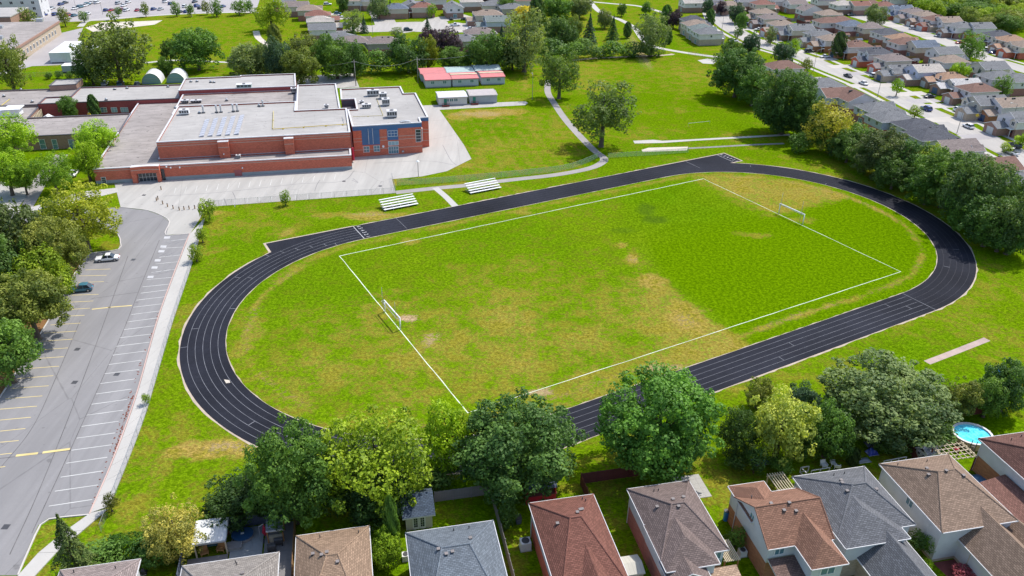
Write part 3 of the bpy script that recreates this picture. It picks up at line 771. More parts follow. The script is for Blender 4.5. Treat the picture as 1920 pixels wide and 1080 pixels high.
# ------------------------------------------------------------------ school building
school = empty('school_building', SCH.o, SCH.a)
tag(school, 'long flat roofed red brick school with blue panelled two storey wing', 'school')
def S_loc(px, py, z): return SCH.px(px, py, z)
def block(poly, z0, z1, wall='brick_red', roof='flat_roof', par=0.35, cop='coping', base=None, bands=(), coat=None):
    """walls with a low parapet and metal coping, roof sheet inside it"""
    n = len(poly); ar = sum(poly[i][0] * poly[(i + 1) % n][1] - poly[(i + 1) % n][0] * poly[i][1] for i in range(n))
    if ar < 0: poly = poly[::-1]
    P = [Vector(p) for p in poly]
    def inset(d):
        out = []
        for i in range(n):
            a, b, c = P[i - 1], P[i], P[(i + 1) % n]
            e1 = (b - a).normalized(); e2 = (c - b).normalized(); n1 = Vector((-e1.y, e1.x)); n2 = Vector((-e2.y, e2.x))
            den = 1 + n1.dot(n2); out.append(b + (n1 + n2) * (d / max(den, .2)))
        return out
    I = inset(0.35)
    mb = MB()
    zb = z0
    for i in range(n):
        a, b = P[i], P[(i + 1) % n]
        if base:
            mb.quad((a.x, a.y, z0), (b.x, b.y, z0), (b.x, b.y, z0 + base), (a.x, a.y, z0 + base), m=1); zb = z0 + base
        mb.quad((a.x, a.y, zb), (b.x, b.y, zb), (b.x, b.y, z1), (a.x, a.y, z1))
        ia, ib = I[i], I[(i + 1) % n]
        mb.quad((ib.x, ib.y, z1 - par - .05), (ia.x, ia.y, z1 - par - .05), (ia.x, ia.y, z1), (ib.x, ib.y, z1))
    mb.build('wall', [M[wall], M['block_grey']], school)
    O = inset(-0.06); I2 = inset(0.42); mb = MB()
    for i in range(n):
        a, b, c, d = O[i], O[(i + 1) % n], I2[(i + 1) % n], I2[i]
        mb.quad((a.x, a.y, z1 + .05), (b.x, b.y, z1 + .05), (c.x, c.y, z1 + .05), (d.x, d.y, z1 + .05))
        mb.quad((a.x, a.y, z1 - .18), (b.x, b.y, z1 - .18), (b.x, b.y, z1 + .05), (a.x, a.y, z1 + .05))
        mb.quad((c.x, c.y, z1 - .1), (d.x, d.y, z1 - .1), (d.x, d.y, z1 + .05), (c.x, c.y, z1 + .05), m=1)
    mb.build('coping', [M[cop], M['coping_dark']], school)
    r = sheet('roof', [(p.x, p.y) for p in I], z1 - par, M[roof], school)
    for zz in bands:
        Ob = inset(-0.02); mb = MB()
        for i in range(n):
            a, b = Ob[i], Ob[(i + 1) % n]; mb.quad((a.x, a.y, zz), (b.x, b.y, zz), (b.x, b.y, zz + .14), (a.x, a.y, zz + .14))
        mb.build('stone_band', M['band_stone'], school)
    return r
ZL, ZG, ZS = 4.05, 8.6, 8.85
mb = MB(); mb.box(62.9, 26.9, .2, 66.85, 38.5, 6.6); mb.build('well_shade_roof', M['coping_dark'], school)  # lower roof of the open well, its shade put into the dark colour
mb = MB(); mb.box(62.9, 38.4, 6.6, 66.85, 38.58, 8.5); mb.build('well_shade_wall', M['coping_dark'], school)  # back wall of the well, coloured dark to stand in for shade
block([(0, 0), (18.6, 0), (18.6, -.02), (64.2, -.02), (64.2, 5.6), (15.1, 5.3), (13.2, 68.5), (-1.0, 68.5)], 0, ZL, roof='flat_roof_old', base=0.9, bands=(3.35,))
block([(15.1, 5.2), (64.5, 5.7), (64.2, 29.3), (49.5, 29.3), (49.4, 39.4), (15.3, 39.6)], 0, ZG, bands=(7.9, 7.25))
block([(13.2, 39.7), (49.3, 39.6), (48.7, 62.5), (13.0, 62.5)], 0, 6.2, roof='flat_roof_old')
block([(11.9, 62.6), (48.6, 62.6), (47.9, 80), (29.5, 80), (29.5, 79), (11.6, 78.5)], 0, 7.5, wall='brick_dark')
block([(49.6, 29.4), (62.4, 29.4), (61.6, 60.5), (49.2, 60.5)], 0, 8.3, wall='brick_dark')
block([(65.2, 9.9), (84.4, 10.6), (84.4, 15.3), (86.9, 15.4), (86.1, 42.5), (82.4, 42.6), (82.1, 51.5), (62.8, 51.2), (62.8, 38.6), (66.9, 38.6), (67.1, 27.0), (64.4, 27.0)], 0, ZS, bands=(1.9, 4.3, 5.2))
block([(-80, 31), (0, 31), (-.6, 50.2), (-29.3, 50.2), (-30, 63.5), (-80, 63.5)], 0, 4.1, wall='brick_brown', roof='flat_roof_old', cop='coping_dark')
block([(-30, 62.0), (11.8, 62.0), (11.5, 80.5), (-22.5, 81.5), (-22.5, 70), (-30, 70)], 0, 5.1, wall='brick_dark', cop='coping_dark')
block([(-80, 63.6), (-30.2, 63.6), (-30.2, 70.1), (-22.7, 70.1), (-22.7, 83), (-80, 84)], 0, 4.5, wall='brick_brown', roof='flat_roof_old', cop='coping_dark')
q = [S_loc(92, 163, 5.6), S_loc(143, 160, 5.6), S_loc(149, 153, 5.6), S_loc(98, 155, 5.6)]
block([(q[0].x, q[0].y), (q[1].x, q[1].y), (q[1].x, q[1].y + 8), (q[0].x, q[0].y + 8)], 4.0, 6.0, wall='brick_brown', cop='coping_dark', par=.1)
# timber slatted courtyard wall at the left, small gabled shelter
mb = MB()
for i in range(9): mb.box(-29.25, 50.6 + i * 1.25, 0, -29.1, 51.4 + i * 1.25, 3.6)
mb.build('timber_cladding', M['wood_pale'], school)

# --- openings, set on the upright planes they belong to
def opening(v, x0, y0, x1, y1, frame='win_white', glass='glass_blue', cols=2, rows=2, name='window', depth=0.08, bar=0.09):
    """window from the photo rectangle on facade plane v: frame, bars, panes"""
    u0, za = SCH.on_v(x0, (y0 + y1) / 2, v); u1, zb = SCH.on_v(x1, (y0 + y1) / 2, v)
    _, zt = SCH.on_v((x0 + x1) / 2, y0, v); _, zl = SCH.on_v((x0 + x1) / 2, y1, v)
    return opening_uz(v, u0, max(zl, .05), u1, zt, frame, glass, cols, rows, name, depth, bar)
def opening_uz(v, u0, z0, u1, z1, frame='win_white', glass='glass_blue', cols=2, rows=2, name='window', depth=0.08, bar=0.09):
    mb = MB(); y0, y1 = v - depth, v + 0.03
    mb.box(u0 - bar, y0, z1, u1 + bar, y1, z1 + bar); mb.box(u0 - bar, y0, z0 - bar, u1 + bar, y1, z0)
    mb.box(u0 - bar, y0, z0, u0, y1, z1); mb.box(u1, y0, z0, u1 + bar, y1, z1)
    for i in range(1, cols):
        x = u0 + (u1 - u0) * i / cols; mb.box(x - bar * .4, y0 + .01, z0, x + bar * .4, y1, z1)
    for i in range(1, rows):
        z = z0 + (z1 - z0) * i / rows; mb.box(u0, y0 + .014, z - bar * .4, u1, y1, z + bar * .4)
    w = mb.build(name, M[frame], school)
    g = (M[glass] if isinstance(glass, str) else glass)
    for i in range(cols):
        for j in range(rows):
            a = u0 + (u1 - u0) * i / cols; b = u0 + (u1 - u0) * (i + 1) / cols; c = z0 + (z1 - z0) * j / rows; d = z0 + (z1 - z0) * (j + 1) / rows
            pm = MB(); pm.quad((a, v - .02, c), (b, v - .02, c), (b, v - .02, d), (a, v - .02, d)); pm.build('pane', g, w)
    return w
q4 = lambda x, y: (640 + x / 8, 190 + y / 8)
q3 = lambda x, y: (160 + x / 6, 230 + y / 6)
VS = 10.15
def panel(v, a, b, mat, name='wall_panel', d=0.05, q=q4):
    u0, z1 = SCH.on_v(*q(*a), v); u1, z0 = SCH.on_v(*q(*b), v)
    mb = MB(); mb.box(u0, v - d, z0, u1, v + .02, z1); return mb.build(name, M[mat], school)
def sv(u): return 9.9 + (u - 65.2) * .7 / 19.2
# blue band along the top of the science wing, blue bay panels
mb = MB(); mb.quad((65.2, 9.9 - .06, 7.55), (84.45, 10.6 - .06, 7.55), (84.45, 10.6 - .06, 8.66), (65.2, 9.9 - .06, 8.66)); mb.quad((84.46, 10.54, 7.55), (84.46, 15.3, 7.55), (84.46, 15.3, 8.66), (84.46, 10.54, 8.66))
mb.quad((84.4, 15.28, 7.75), (86.95, 15.33, 7.75), (86.95, 15.33, 8.66), (84.4, 15.28, 8.66)); mb.build('wall_panel', M['blue_panel'], school)
def bluebox(u0, u1, z0, z1):
    mb = MB(); mb.box(u0, sv(u0) - .05, z0, u1, sv(u1) + .05, z1); mb.build('wall_panel', M['blue_panel'], school)
u_a = SCH.on_v(*q4(312, 600), VS)[0]; u_b = SCH.on_v(*q4(578, 600), VS)[0]; u_c = SCH.on_v(*q4(690, 560), VS)[0]; u_d = SCH.on_v(*q4(855, 560), VS)[0]
bluebox(u_a, u_b, 3.3, 7.55); bluebox(u_c, u_d, 4.3, 7.55)
vv = 10.02
opening(vv, *q4(316, 470), *q4(398, 552), cols=2, rows=2)
opening(vv, *q4(476, 456), *q4(562, 540), cols=2, rows=2)
opening(vv, *q4(332, 678), *q4(418, 760), cols=2, rows=2)
opening(vv, *q4(490, 668), *q4(574, 750), cols=2, rows=2)
opening(vv + .2, *q4(700, 442), *q4(840, 522), glass='glass', cols=3, rows=2)
opening(vv + .2, *q4(706, 602), *q4(855, 655), glass='glass_pale', cols=3, rows=1)
opening(vv + .2, *q4(712, 678), *q4(856, 778), glass='glass_blue', cols=4, rows=2, name='entrance_door')
opening(vv + .5, *q4(1118, 425), *q4(1192, 605), glass='glass', cols=1, rows=4)
mb = MB(); mb.box(84.38, 10.8, 3.3, 84.62, 12.4, 7.0); w = mb.build('window', M['win_white'], school)
for i in range(4):
    pm = MB(); pm.quad((84.64, 10.9, 3.4 + i * .9), (84.64, 12.3, 3.4 + i * .9), (84.64, 12.3, 4.2 + i * .9), (84.64, 10.9, 4.2 + i * .9)); pm.build('pane', M['glass_blue'], w)
for x in (405, 470):
    u, _ = SCH.on_v(*q4(x, 500), VS); mb = MB(); mb.tube((u, 9.85, 3.6), (u, 9.85, 8.0), .05, n=5); mb.build('downpipe', M['white_metal'], school)
u, z = SCH.on_v(*q4(628, 672), VS); mb = MB(); mb.tube((u, 9.8, z), (u, 10.1, z), .33, n=14); mb.build('wall_clock', M['white_metal'], school)
u, z = SCH.on_v(*q4(925, 752), VS); mb = MB(); mb.box(u - .3, 10.0, z - .2, u + .3, 10.3, z + .25); mb.build('wall_vent', M['galv'], school)
# gym front: piers, low wall openings, entrance porch
def pier(pa, pb):
    u0 = SCH.on_v(160 + pa / 6, 130 + 900 / 6, 5)[0]; u1 = SCH.on_v(160 + pb / 6, 130 + 900 / 6, 5)[0]
    mb = MB(); mb.box(u0, 4.1, ZL - .4, u1, 5.3, ZG - .55); mb.box(u0 - .05, 4.05, ZG - .55, u1 + .05, 5.4, ZG - .42, m=1)
    mb.build('pier', [M['brick_red'], M['coping']], school)
    mb = MB(); mb.box(u0 - .02, 4.07, 6.55, u1 + .02, 4.12, 6.68); mb.build('stone_band', M['band_stone'], school)
pier(1505, 1625); pier(2250, 2355)
# low parapet cover along the base of the gym wall
opening(0.0, *q3(185, 615), *q3(232, 678), glass='glass', cols=1, rows=3)
# entrance porch with curved head
u0 = SCH.on_v(*q3(525, 600), -.9)[0]; u1 = SCH.on_v(*q3(850, 600), -.9)[0]
mb = MB(); n = 10
for i in range(n):
    t0, t1 = i / n, (i + 1) / n
    a, b = u0 + (u1 - u0) * t0, u0 + (u1 - u0) * t1; va, vb = -1.2 + .45 * math.sin(math.pi * t0), -1.2 + .45 * math.sin(math.pi * t1)
    mb.quad((a, va, 2.45), (b, vb, 2.45), (b, vb, ZL + .25), (a, va, ZL + .25))
    mb.quad((a, va, ZL + .25), (b, vb, ZL + .25), (b, .5, ZL + .25), (a, .5, ZL + .25), m=1)
    mb.quad((a, .05, 2.45), (b, .05, 2.45), (b, vb, 2.45), (a, va, 2.45))
    mb.quad((a, va - .03, 3.35), (b, vb - .03, 3.35), (b, vb - .03, 3.5), (a, va - .03, 3.5), m=2)
mb.box(u0, -1.2, 0, u0 + 1.1, -.2, 2.45); mb.box(u1 - .9, -1.2, 0, u1, -.2, 2.45)
mb.quad((u0, -1.2, 2.45), (u0, -1.2, ZL + .25), (u0, .5, ZL + .25), (u0, .5, 2.45)); mb.quad((u1, -1.2, 2.45), (u1, .5, 2.45), (u1, .5, ZL + .25), (u1, -1.2, ZL + .25))
mb.build('entrance_porch', [M['brick_red'], M['coping'], M['band_stone']], school)
opening_uz(-.05, u0 + 1.4, .1, u1 - 1.2, 2.3, 'galv', 'glass', 5, 2, 'entrance_door', .1)
opening_uz(-.04, u1 + .15, .05, u1 + .75, 3.0, 'dark_metal', 'glass', 1, 1, 'side_door')
opening(-.02, *q3(1685, 535), *q3(1760, 615), frame='pink_door', glass=M['pink_door'], cols=2, rows=1, name='service_door')
for x, y in ((912, 497), (960, 507), (1062, 504), (1767, 510)):
    u, z = SCH.on_v(*q3(x, y), -.3); mb = MB(); mb.box(u - .14, -.45, z - .16, u + .14, -.02, z + .16); mb.build('wall_lamp', M['white_metal'], school)
for x, y in ((1558, 353), (1032, 435)):
    u, z = SCH.on_v(*q3(x, y), 4.0); mb = MB(); mb.box(u - .14, 3.8, z - .14, u + .14, 4.15, z + .14); mb.build('wall_lamp', M['white_metal'], school)
# red corner pipe between gym and science wing, with a yellow gas run on the roof
mb = MB(); mb.tube((64.75, 5.5, 0.6), (64.75, 5.5, 4.2), .32, n=8); mb.build('red_drainpipe', M['red_paint'], school)
mb = MB(); mb.tube((64.7, 5.55, 4.2), (64.7, 5.55, ZG + .1), .08, n=6); mb.build('drainpipe', M['pink_door'], school)
def pipe_run(pts, z, mat, r=0.09):
    mb = MB(); P = [SCH.px(480 + x / 6, 130 + y / 6, z) for x, y in pts]
    for a, b in zip(P, P[1:]): mb.tube((a.x, a.y, z), (b.x, b.y, z), r, n=5)
    for a, b in zip(P, P[1:]):
        m_ = (a + b) / 2; mb.box(m_.x - .2, m_.y - .15, z - .35, m_.x + .2, m_.y + .15, z - .05)
    mb.build('gas_pipe', M[mat], school)
pipe_run(((195, 470), (188, 665)), ZG - .05, 'yellow_gas'); pipe_run(((185, 672), (420, 655), (650, 640), (920, 622), (1030, 615), (1045, 690)), ZG - .05, 'yellow')
pipe_run(((1090, 530), (1430, 520)), ZS - .2, 'yellow_gas', .06); pipe_run(((1355, 325), (1430, 515)), ZS - .2, 'yellow_gas', .06); pipe_run(((970, 525), (990, 600)), ZG - .1, 'grey_metal', .05)
# courtyard windows of the back wing
for x0, x1, gl in ((1515, 1600, 'glass_blue'), (1672, 1755, 'glass_pale'), (1815, 1885, 'glass_pale'), (1890, 1920, 'glass_pale')):
    opening(61.9, x0 / 8, 130 + 575 / 8, x1 / 8, 130 + 640 / 8, glass=gl, cols=2, rows=2)
for x0, x1 in ((300, 340), (395, 430), (520, 555)):
    opening(30.9, x0 / 4, 262, x1 / 4, 279, glass='glass_blue', cols=1, rows=2)
# solar rows
for i in range(5):
    a = SCH.px(160 + (1345 + 98 * i) / 6, 130 + (560 - 12 * i) / 6, ZG); b = SCH.px(160 + (1275 + 98 * i) / 6, 130 + (752 - 6 * i) / 6, ZG)
    n = 8
    for j in range(n):
        v0 = a.y + (b.y - a.y) * j / n; v1 = a.y + (b.y - a.y) * (j + .9) / n; u = a.x + (b.x - a.x) * j / n
        mb = MB(); mb.add([(u, v0, ZG - .15), (u + 1.25, v0, ZG + .12), (u + 1.25, v1, ZG + .12), (u, v1, ZG - .15), (u + 1.25, v0, ZG - .3), (u + 1.25, v1, ZG - .3), (u, v0, ZG - .3), (u, v1, ZG - .3)], [(0, 1, 2, 3), (1, 4, 5, 2), (0, 6, 4, 1), (3, 2, 5, 7)])
        mb.build('solar_panel', [M['solar']], school)
# rooftop plant
def roof_unit(px, py, z, w, d, h, mat='white_metal', top='coping', legs=True):
    p = SCH.px(px, py, z); mb = MB()
    mb.box(p.x - w / 2, p.y - d / 2, z + .35, p.x + w / 2, p.y + d / 2, z + h); mb.box(p.x - w / 2 - .06, p.y - d / 2 - .06, z + h, p.x + w / 2 + .06, p.y + d / 2 + .06, z + h + .08, m=1)
    mb.box(p.x - w / 2 + .2, p.y - d / 2 + .2, z - .1, p.x + w / 2 - .2, p.y + d / 2 - .2, z + .35, m=2)
    for i in range(4):
        x = p.x - w / 2 + w * (i + .5) / 4; mb.box(x - w * .09, p.y - d / 2 - .03, z + h * .45, x + w * .09, p.y - d / 2, z + h * .9, m=2)
    mb.tube((p.x, p.y, z + h + .05), (p.x, p.y, z + h + .2), min(w, d) * .28, n=10, m=2)
    mb.build('roof_unit', [M[mat], M[top], M['dark_metal']], school)
g = lambda x, y: (480 + x / 6, 130 + y / 6)
h = lambda x, y: (160 + x / 6, 130 + y / 6)
zr = ZS - .4
for (x, y), w, d, hh in (((1318, 300), 3.6, 1.6, 1.9), ((1430, 330), 2.2, 1.8, 1.8), ((1462, 408), 2.2, 2.0, 2.1), ((1530, 540), 2.8, 2.2, 2.0), ((1245, 435), 2.6, 1.6, 1.2), ((1190, 385), 1.2, .9, .8)): roof_unit(*g(x, y), zr, w, d, hh, 'galv')
roof_unit(*g(795, 435), 8.0, 1.2, 1.0, 1.0); roof_unit(*h(1120, 510), ZG - .4, 2.6, 1.6, 1.5, 'white_metal'); roof_unit(*h(1790, 210), 7.2, 4.6, 2.0, 1.3, 'green_metal', 'white_metal'); roof_unit(*h(1725, 1000), ZL - .4, 1.1, .8, .9)
roof_unit(*h(1125, 378), 5.9, 2.2, 1.4, .9, 'grey_metal'); roof_unit(*h(1250, 375), 5.9, 3.2, 1.2, .8, 'grey_metal'); roof_unit(*g(430, 265), 6, 1.8, 1.8, 1.6, 'galv')
def vent(px, py, z, hgt=1.0, r=.22):
    p = SCH.px(px, py, z); mb = MB(); mb.tube((p.x, p.y, z - .3), (p.x, p.y, z + hgt), r, n=8); mb.tube((p.x, p.y, z + hgt), (p.x, p.y, z + hgt + .25), r * 1.7, r * .8, n=8)
    mb.box(p.x - .45, p.y - .4, z - .1, p.x + .45, p.y + .4, z + .22, m=1); mb.build('roof_vent', [M['galv'], M['dark_metal']], school)
for (x, y), hg in (((1330, 490), 1.9), ((1478, 485), 1.9), ((1527, 483), 1.9), ((1665, 475), 2.0), ((1712, 472), 1.9), ((1285, 492), .3), ((1072, 470), .4)): vent(*h(x, y), ZG - .3, hg)
for x, y, z, hg in ((35, 415, ZG - .3, .5), (78, 415, ZG - .3, 1.6)): vent(*g(x, y), z, hg)
for x, y, z, hg in ((330, 228, 4.8, .3), (470, 215, 4.8, .3), (930, 200, 4.8, .3), (235, 348, 4.8, .5), (1188, 142, 7.2, .3), (1257, 140, 7.2, .3), (1448, 150, 7.2, .3), (1410, 148, 7.2, .5), (1590, 355, 5.9, .6), (955, 295, ZL, .3), (1015, 435, ZG - .2, .2)): vent(*h(x, y), z, hg)
for x, y in ((60, 410), (485, 495), (320, 318)): vent(x / 8, 130 + y / 8, 4.2, .5)
mb = MB(); mb.tube(tuple(SCH.px(0, 200, 4.3)), tuple(SCH.px(18, 186, 4.3)), .12, n=5); mb.build('gas_pipe', M['yellow_gas'], school)
p = SCH.px(18, 217, 4.0); mb = MB(); mb.box(p.x - 6, p.y - 1, 4.0, p.x + 3, p.y + 3, 6.0); mb.box(p.x - 1, p.y - 1.6, 6.0, p.x + 3.6, p.y + 3.4, 6.25); mb.build('rooftop_box', M['white_metal'], school)
# curved skylight on the science wing
p = SCH.px(*g(1680, 595), ZS - .3); mb = MB()
for i in range(8):
    a, b = math.pi * i / 8, math.pi * (i + 1) / 8
    mb.quad((p.x - 1.6 * math.cos(a), p.y + 1.2, zr + .9 * math.sin(a) * .4), (p.x - 1.6 * math.cos(b), p.y + 1.2, zr + .9 * math.sin(b) * .4), (p.x - 1.6 * math.cos(b), p.y - .2, zr + .9 * math.sin(b) * .4), (p.x - 1.6 * math.cos(a), p.y - .2, zr + .9 * math.sin(a) * .4))
mb.build('skylight', M['grey_metal'], school)
# courtyard shelter and slide
p = SCH.px(345 / 4 - 0, 216, 0); p = SCH.px(86, 217, 0); sh = empty('play_shelter', SCH.w(-26.0, 55.5), SCH.a)
mb = MB(); mb.add([(-1.6, -1.2, 2.4), (1.6, -1.2, 2.4), (1.6, 1.2, 2.4), (-1.6, 1.2, 2.4), (0, -1.2, 3.3), (0, 1.2, 3.3)], [(0, 4, 5, 3), (1, 2, 5, 4), (0, 1, 4), (2, 3, 5)]); mb.build('roof', M['white_metal'], sh)
for x in (-1.4, 1.4):
    for y in (-1, 1): mb = MB(); mb.box(x - .1, y - .1, 0, x + .1, y + .1, 2.4); mb.build('post', M['wood_pale'], sh)
mb = MB(); mb.quad((-1.3, .8, 0), (1.3, .8, 0), (1.3, .8, 2.3), (-1.3, .8, 2.3)); mb.build('back_panel', M['dark_metal'], sh)
tag(sh, 'small white roofed shelter in the school courtyard', 'shelter')
sl = empty('tent_slide', SCH.w(-14.0, 55), SCH.a)
mb = MB(); mb.add([(-1.3, -.9, 0), (1.3, -.9, 0), (1.3, .9, 0), (-1.3, .9, 0), (-.2, 0, 3.6), (.3, 0, 3.6)], [(0, 1, 5, 4), (1, 2, 5), (2, 3, 4, 5), (3, 0, 4)]); mb.build('canopy', M['yellow'], sl)
mb = MB(); mb.tube((0, 0, 0), (0, 0, 3.7), .08); mb.build('pole', M['galv'], sl)
tag(sl, 'yellow play tent in the school courtyard', 'tent')

# ------------------------------------------------------------------ bollards, bleachers, yard lamps
for i, (x, y) in enumerate(((302.5, 356), (296.5, 374), (294, 377), (305.5, 383), (314.5, 388), (325, 391.5), (336.5, 394.5), (345.5, 393.5), (355, 392.5), (365.5, 391.5), (375.5, 390.5))):
    b = empty('bollard', at(x, y)); mb = MB(); mb.tube((0, 0, 0), (0, 0, .85), .13, .12, n=8); mb.build('post', M['wood'], b)
    mb = MB(); mb.tube((0, 0, .85), (0, 0, .95), .16, .10, n=8); mb.build('cap', M['dark_metal'], b)
    tag(b, f'dark bollard before the school entrance, {ordinal(i)} in its row counting from the porch', 'bollard', 'bollards before the school entrance')
def bleacher(u, v, label):
    root = empty('bleacher', TRK.w(u, v), TRK.a)
    for i in range(5):
        z = 0.42 + .34 * i; y = -2.2 + i * .8
        mb = MB(); mb.box(-4.4, y, z, 4.4, y + .42, z + .06); mb.build('seat_plank', M['white_metal'], root)
        if i: mb = MB(); mb.box(-4.4, y - .36, z - .36, 4.4, y - .02, z - .32); mb.build('foot_plank', M['alu'], root)
    for x in (-4.0, -2, 0, 2, 4.0):
        mb = MB(); mb.tube((x, -2.1, .02), (x, 1.6, .02), .04); mb.tube((x, -2.0, .38), (x, 1.3, 1.75), .04); mb.tube((x, -2.0, 0), (x, -2.0, .4), .04); mb.tube((x, 1.3, 0), (x, 1.3, 1.75), .04); mb.tube((x, -.4, 0), (x, -.4, 1.05), .035); mb.build('frame', M['galv'], root)
    return tag(root, label, 'bleacher', 'bleachers along the track')
bleacher(-28.4, 50.7, 'aluminium bleacher beside the track, the one closer to the parking lot')
bleacher(-5.3, 51.0, 'aluminium bleacher beside the track, the one beyond the short footpath')
structure(ribbon('footpath', [at(*p) for p in ((1028, 150), (1027, 172), (1038, 192), (1060, 224), (1090, 258), (1115, 283), (1133, 297), (1126, 307), (1100, 317), (1040, 328), (960, 337), (880, 347), (815, 353), (742, 361))], 2.3, 0.011, M['path']))
structure(ribbon('footpath', [at(*p) for p in ((816, 352), (835, 368), (854, 387))], 1.7, 0.015, M['slab']))
# long jump runways
structure(sheet('jump_runway', pxpoly((1187, 264), (1225, 262), (1243, 264), (1300, 261), (1480, 251), (1482, 254), (1300, 264), (1243, 268), (1190, 269)), 0.012, M['slab']))
structure(sheet('sand_pit', pxpoly((1203, 281), (1216, 277), (1290, 275), (1288, 282), (1205, 285)), 0.012, M['sand']))
structure(ribbon('jump_track', [at(*p) for p in ((1268, 279), (1330, 276), (1400, 272), (1470, 269))], 1.2, 0.009, M['asphalt']))
structure(ribbon('jump_runway', [at(*p) for p in ((1738, 680), (1790, 660), (1851, 636))], 1.25, 0.012, M['red_clay']))

# ------------------------------------------------------------------ chain link fences
def chain_fence(pts, label, h=1.5, step=3.0, mesh='chain', smooth=False):
    line = [at(*p) for p in pts]
    if smooth: line = smooth_line(line, step)
    root = empty('chain_link_fence', line[0]); o = line[0]
    P = []
    for a, b in zip(line, line[1:]):
        n = 1 if smooth else max(1, round((b - a).length / step)); P += [a.lerp(b, i / n) for i in range(n)]
    P.append(line[-1]); P = [p - o for p in P]
    for p in P:
        mb = MB(); mb.tube(p, p + Vector((0, 0, h + .06)), .028, n=5); mb.build('post', M['grey_metal'], root)
    mb = MB()
    for a, b in zip(P, P[1:]): mb.tube(a + Vector((0, 0, h)), b + Vector((0, 0, h)), .022, n=4, cap=False)
    mb.build('top_rail', M['grey_metal'], root)
    for a, b in zip(P, P[1:]):
        mb = MB(); mb.quad(a + Vector((0, 0, .05)), b + Vector((0, 0, .05)), b + Vector((0, 0, h)), a + Vector((0, 0, h))); mb.build('wire_panel', M[mesh], root)
    return tag(root, label, 'fence')
chain_fence(((386, 388), (742, 362), (735, 334)), 'low chain link fence between the school yard and the field')
chain_fence(((384, 412), (361, 495), (323, 610), (276, 772), (240, 868), (206, 955), (190, 998)), 'chain link fence along the walk beside the parking lot', 1.3)
chain_fence(((745, 348), (830, 343), (960, 331), (1050, 321), (1090, 310), (1121, 296)), 'pale green mesh fence curving along the footpath', 1.6, 3.0, 'chain_green', True)
chain_fence(((1140, 296), (1210, 292), (1290, 286)), 'short pale green mesh fence beyond the footpath bend', 1.4, 3.0, 'chain_green')
# ------------------------------------------------------------------ vegetation
def leaf_mesh(name, P, N, size, tone, mat, rng, aspect=0.7, fold=0.25):
    """many small leaf sprays: one bent diamond each"""
    n = len(P)
    N = N / np.linalg.norm(N, axis=1, keepdims=True)
    A = rng.normal(size=(n, 3)); T = np.cross(N, A); T /= np.linalg.norm(T, axis=1, keepdims=True); B = np.cross(N, T)
    s = size[:, None]
    v = np.stack([P - T * s, P - B * s * aspect + N * s * fold, P + T * s, P + B * s * aspect + N * s * fold], 1).reshape(-1, 3)
    me = bpy.data.meshes.new(name)
    me.vertices.add(4 * n); me.vertices.foreach_set('co', v.ravel())
    me.loops.add(4 * n); me.loops.foreach_set('vertex_index', np.arange(4 * n, dtype=np.int32))
    me.polygons.add(n); me.polygons.foreach_set('loop_start', np.arange(0, 4 * n, 4, dtype=np.int32))
    me.update(calc_edges=True)
    a = me.attributes.new('tone', 'FLOAT', 'FACE'); a.data.foreach_set('value', np.clip(tone, 0, 1).astype(np.float32))
    me.materials.append(M[mat])
    return me
def sphere_pts(rng, n):
    p = rng.normal(size=(n, 3)); return p / np.linalg.norm(p, axis=1, keepdims=True)
def crown_lobed(name, seed, n_lobes=26, lobe=(0.26, 0.44), n_leaf=6500, leaf=0.045, gap=0.0, flat=1.0, mat='leaf', spread=0.70, skew=0.0):
    """unit crown: lobes of leaves over an uneven ellipsoid"""
    rng = np.random.default_rng(seed)
    C = sphere_pts(rng, n_lobes * 3)
    C = C[C[:, 2] > -0.85][:n_lobes]
    rad = rng.uniform(lobe[0], lobe[1], len(C))
    C = C * (spread * rng.uniform(0.72, 1.12, (len(C), 1)))
    C[:, 0] += skew * C[:, 2]
    C = np.vstack([C, rng.normal(size=(5, 3)) * .18]); rad = np.concatenate([rad, np.full(5, .42)])
    # ragged twigs of leaves standing out of the outline
    E = sphere_pts(rng, n_lobes * 2); E = E[E[:, 2] > -.7][:int(n_lobes * 1.1)]; E = E * (spread + rng.uniform(.12, .36, (len(E), 1)))
    C = np.vstack([C, E]); rad = np.concatenate([rad, rng.uniform(.05, .13, len(E))])
    ltone = rng.uniform(0.18, 0.85, len(C))
    w = rad ** 2; idx = rng.choice(len(C), n_leaf, p=w / w.sum())
    D = sphere_pts(rng, n_leaf)
    rr = rad[idx] * (1.08 - 0.40 * rng.random(n_leaf) ** 1.7)
    wob = 1 + 0.16 * np.sin(D[:, 0] * 9 + idx * 3) * np.cos(D[:, 1] * 8 + idx)
    P = C[idx] + D * (rr * wob)[:, None]
    # drop leaves buried well inside another lobe
    keep = np.ones(n_leaf, bool)
    for c, r in zip(C, rad):
        keep &= ~((np.linalg.norm(P - c, axis=1) < r * 0.62))
    if gap > 0: keep &= rng.random(n_leaf) > gap * (np.sin(P[:, 0] * 7 + seed) * np.cos(P[:, 1] * 6) * np.sin(P[:, 2] * 8 + 1) > 0.12)
    P, D, idx = P[keep], D[keep], idx[keep]
    N = D + rng.normal(size=P.shape) * 0.55 + np.array([0, 0, .25])
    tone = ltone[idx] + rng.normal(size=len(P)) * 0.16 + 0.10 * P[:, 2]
    size = leaf * rng.uniform(0.5, 1.4, len(P))
    P = P / np.array([np.percentile(np.abs(P[:, 0]), 99), np.percentile(np.abs(P[:, 1]), 99), np.percentile(np.abs(P[:, 2]), 99)])
    return leaf_mesh(name, P, N, size, tone, mat, rng)
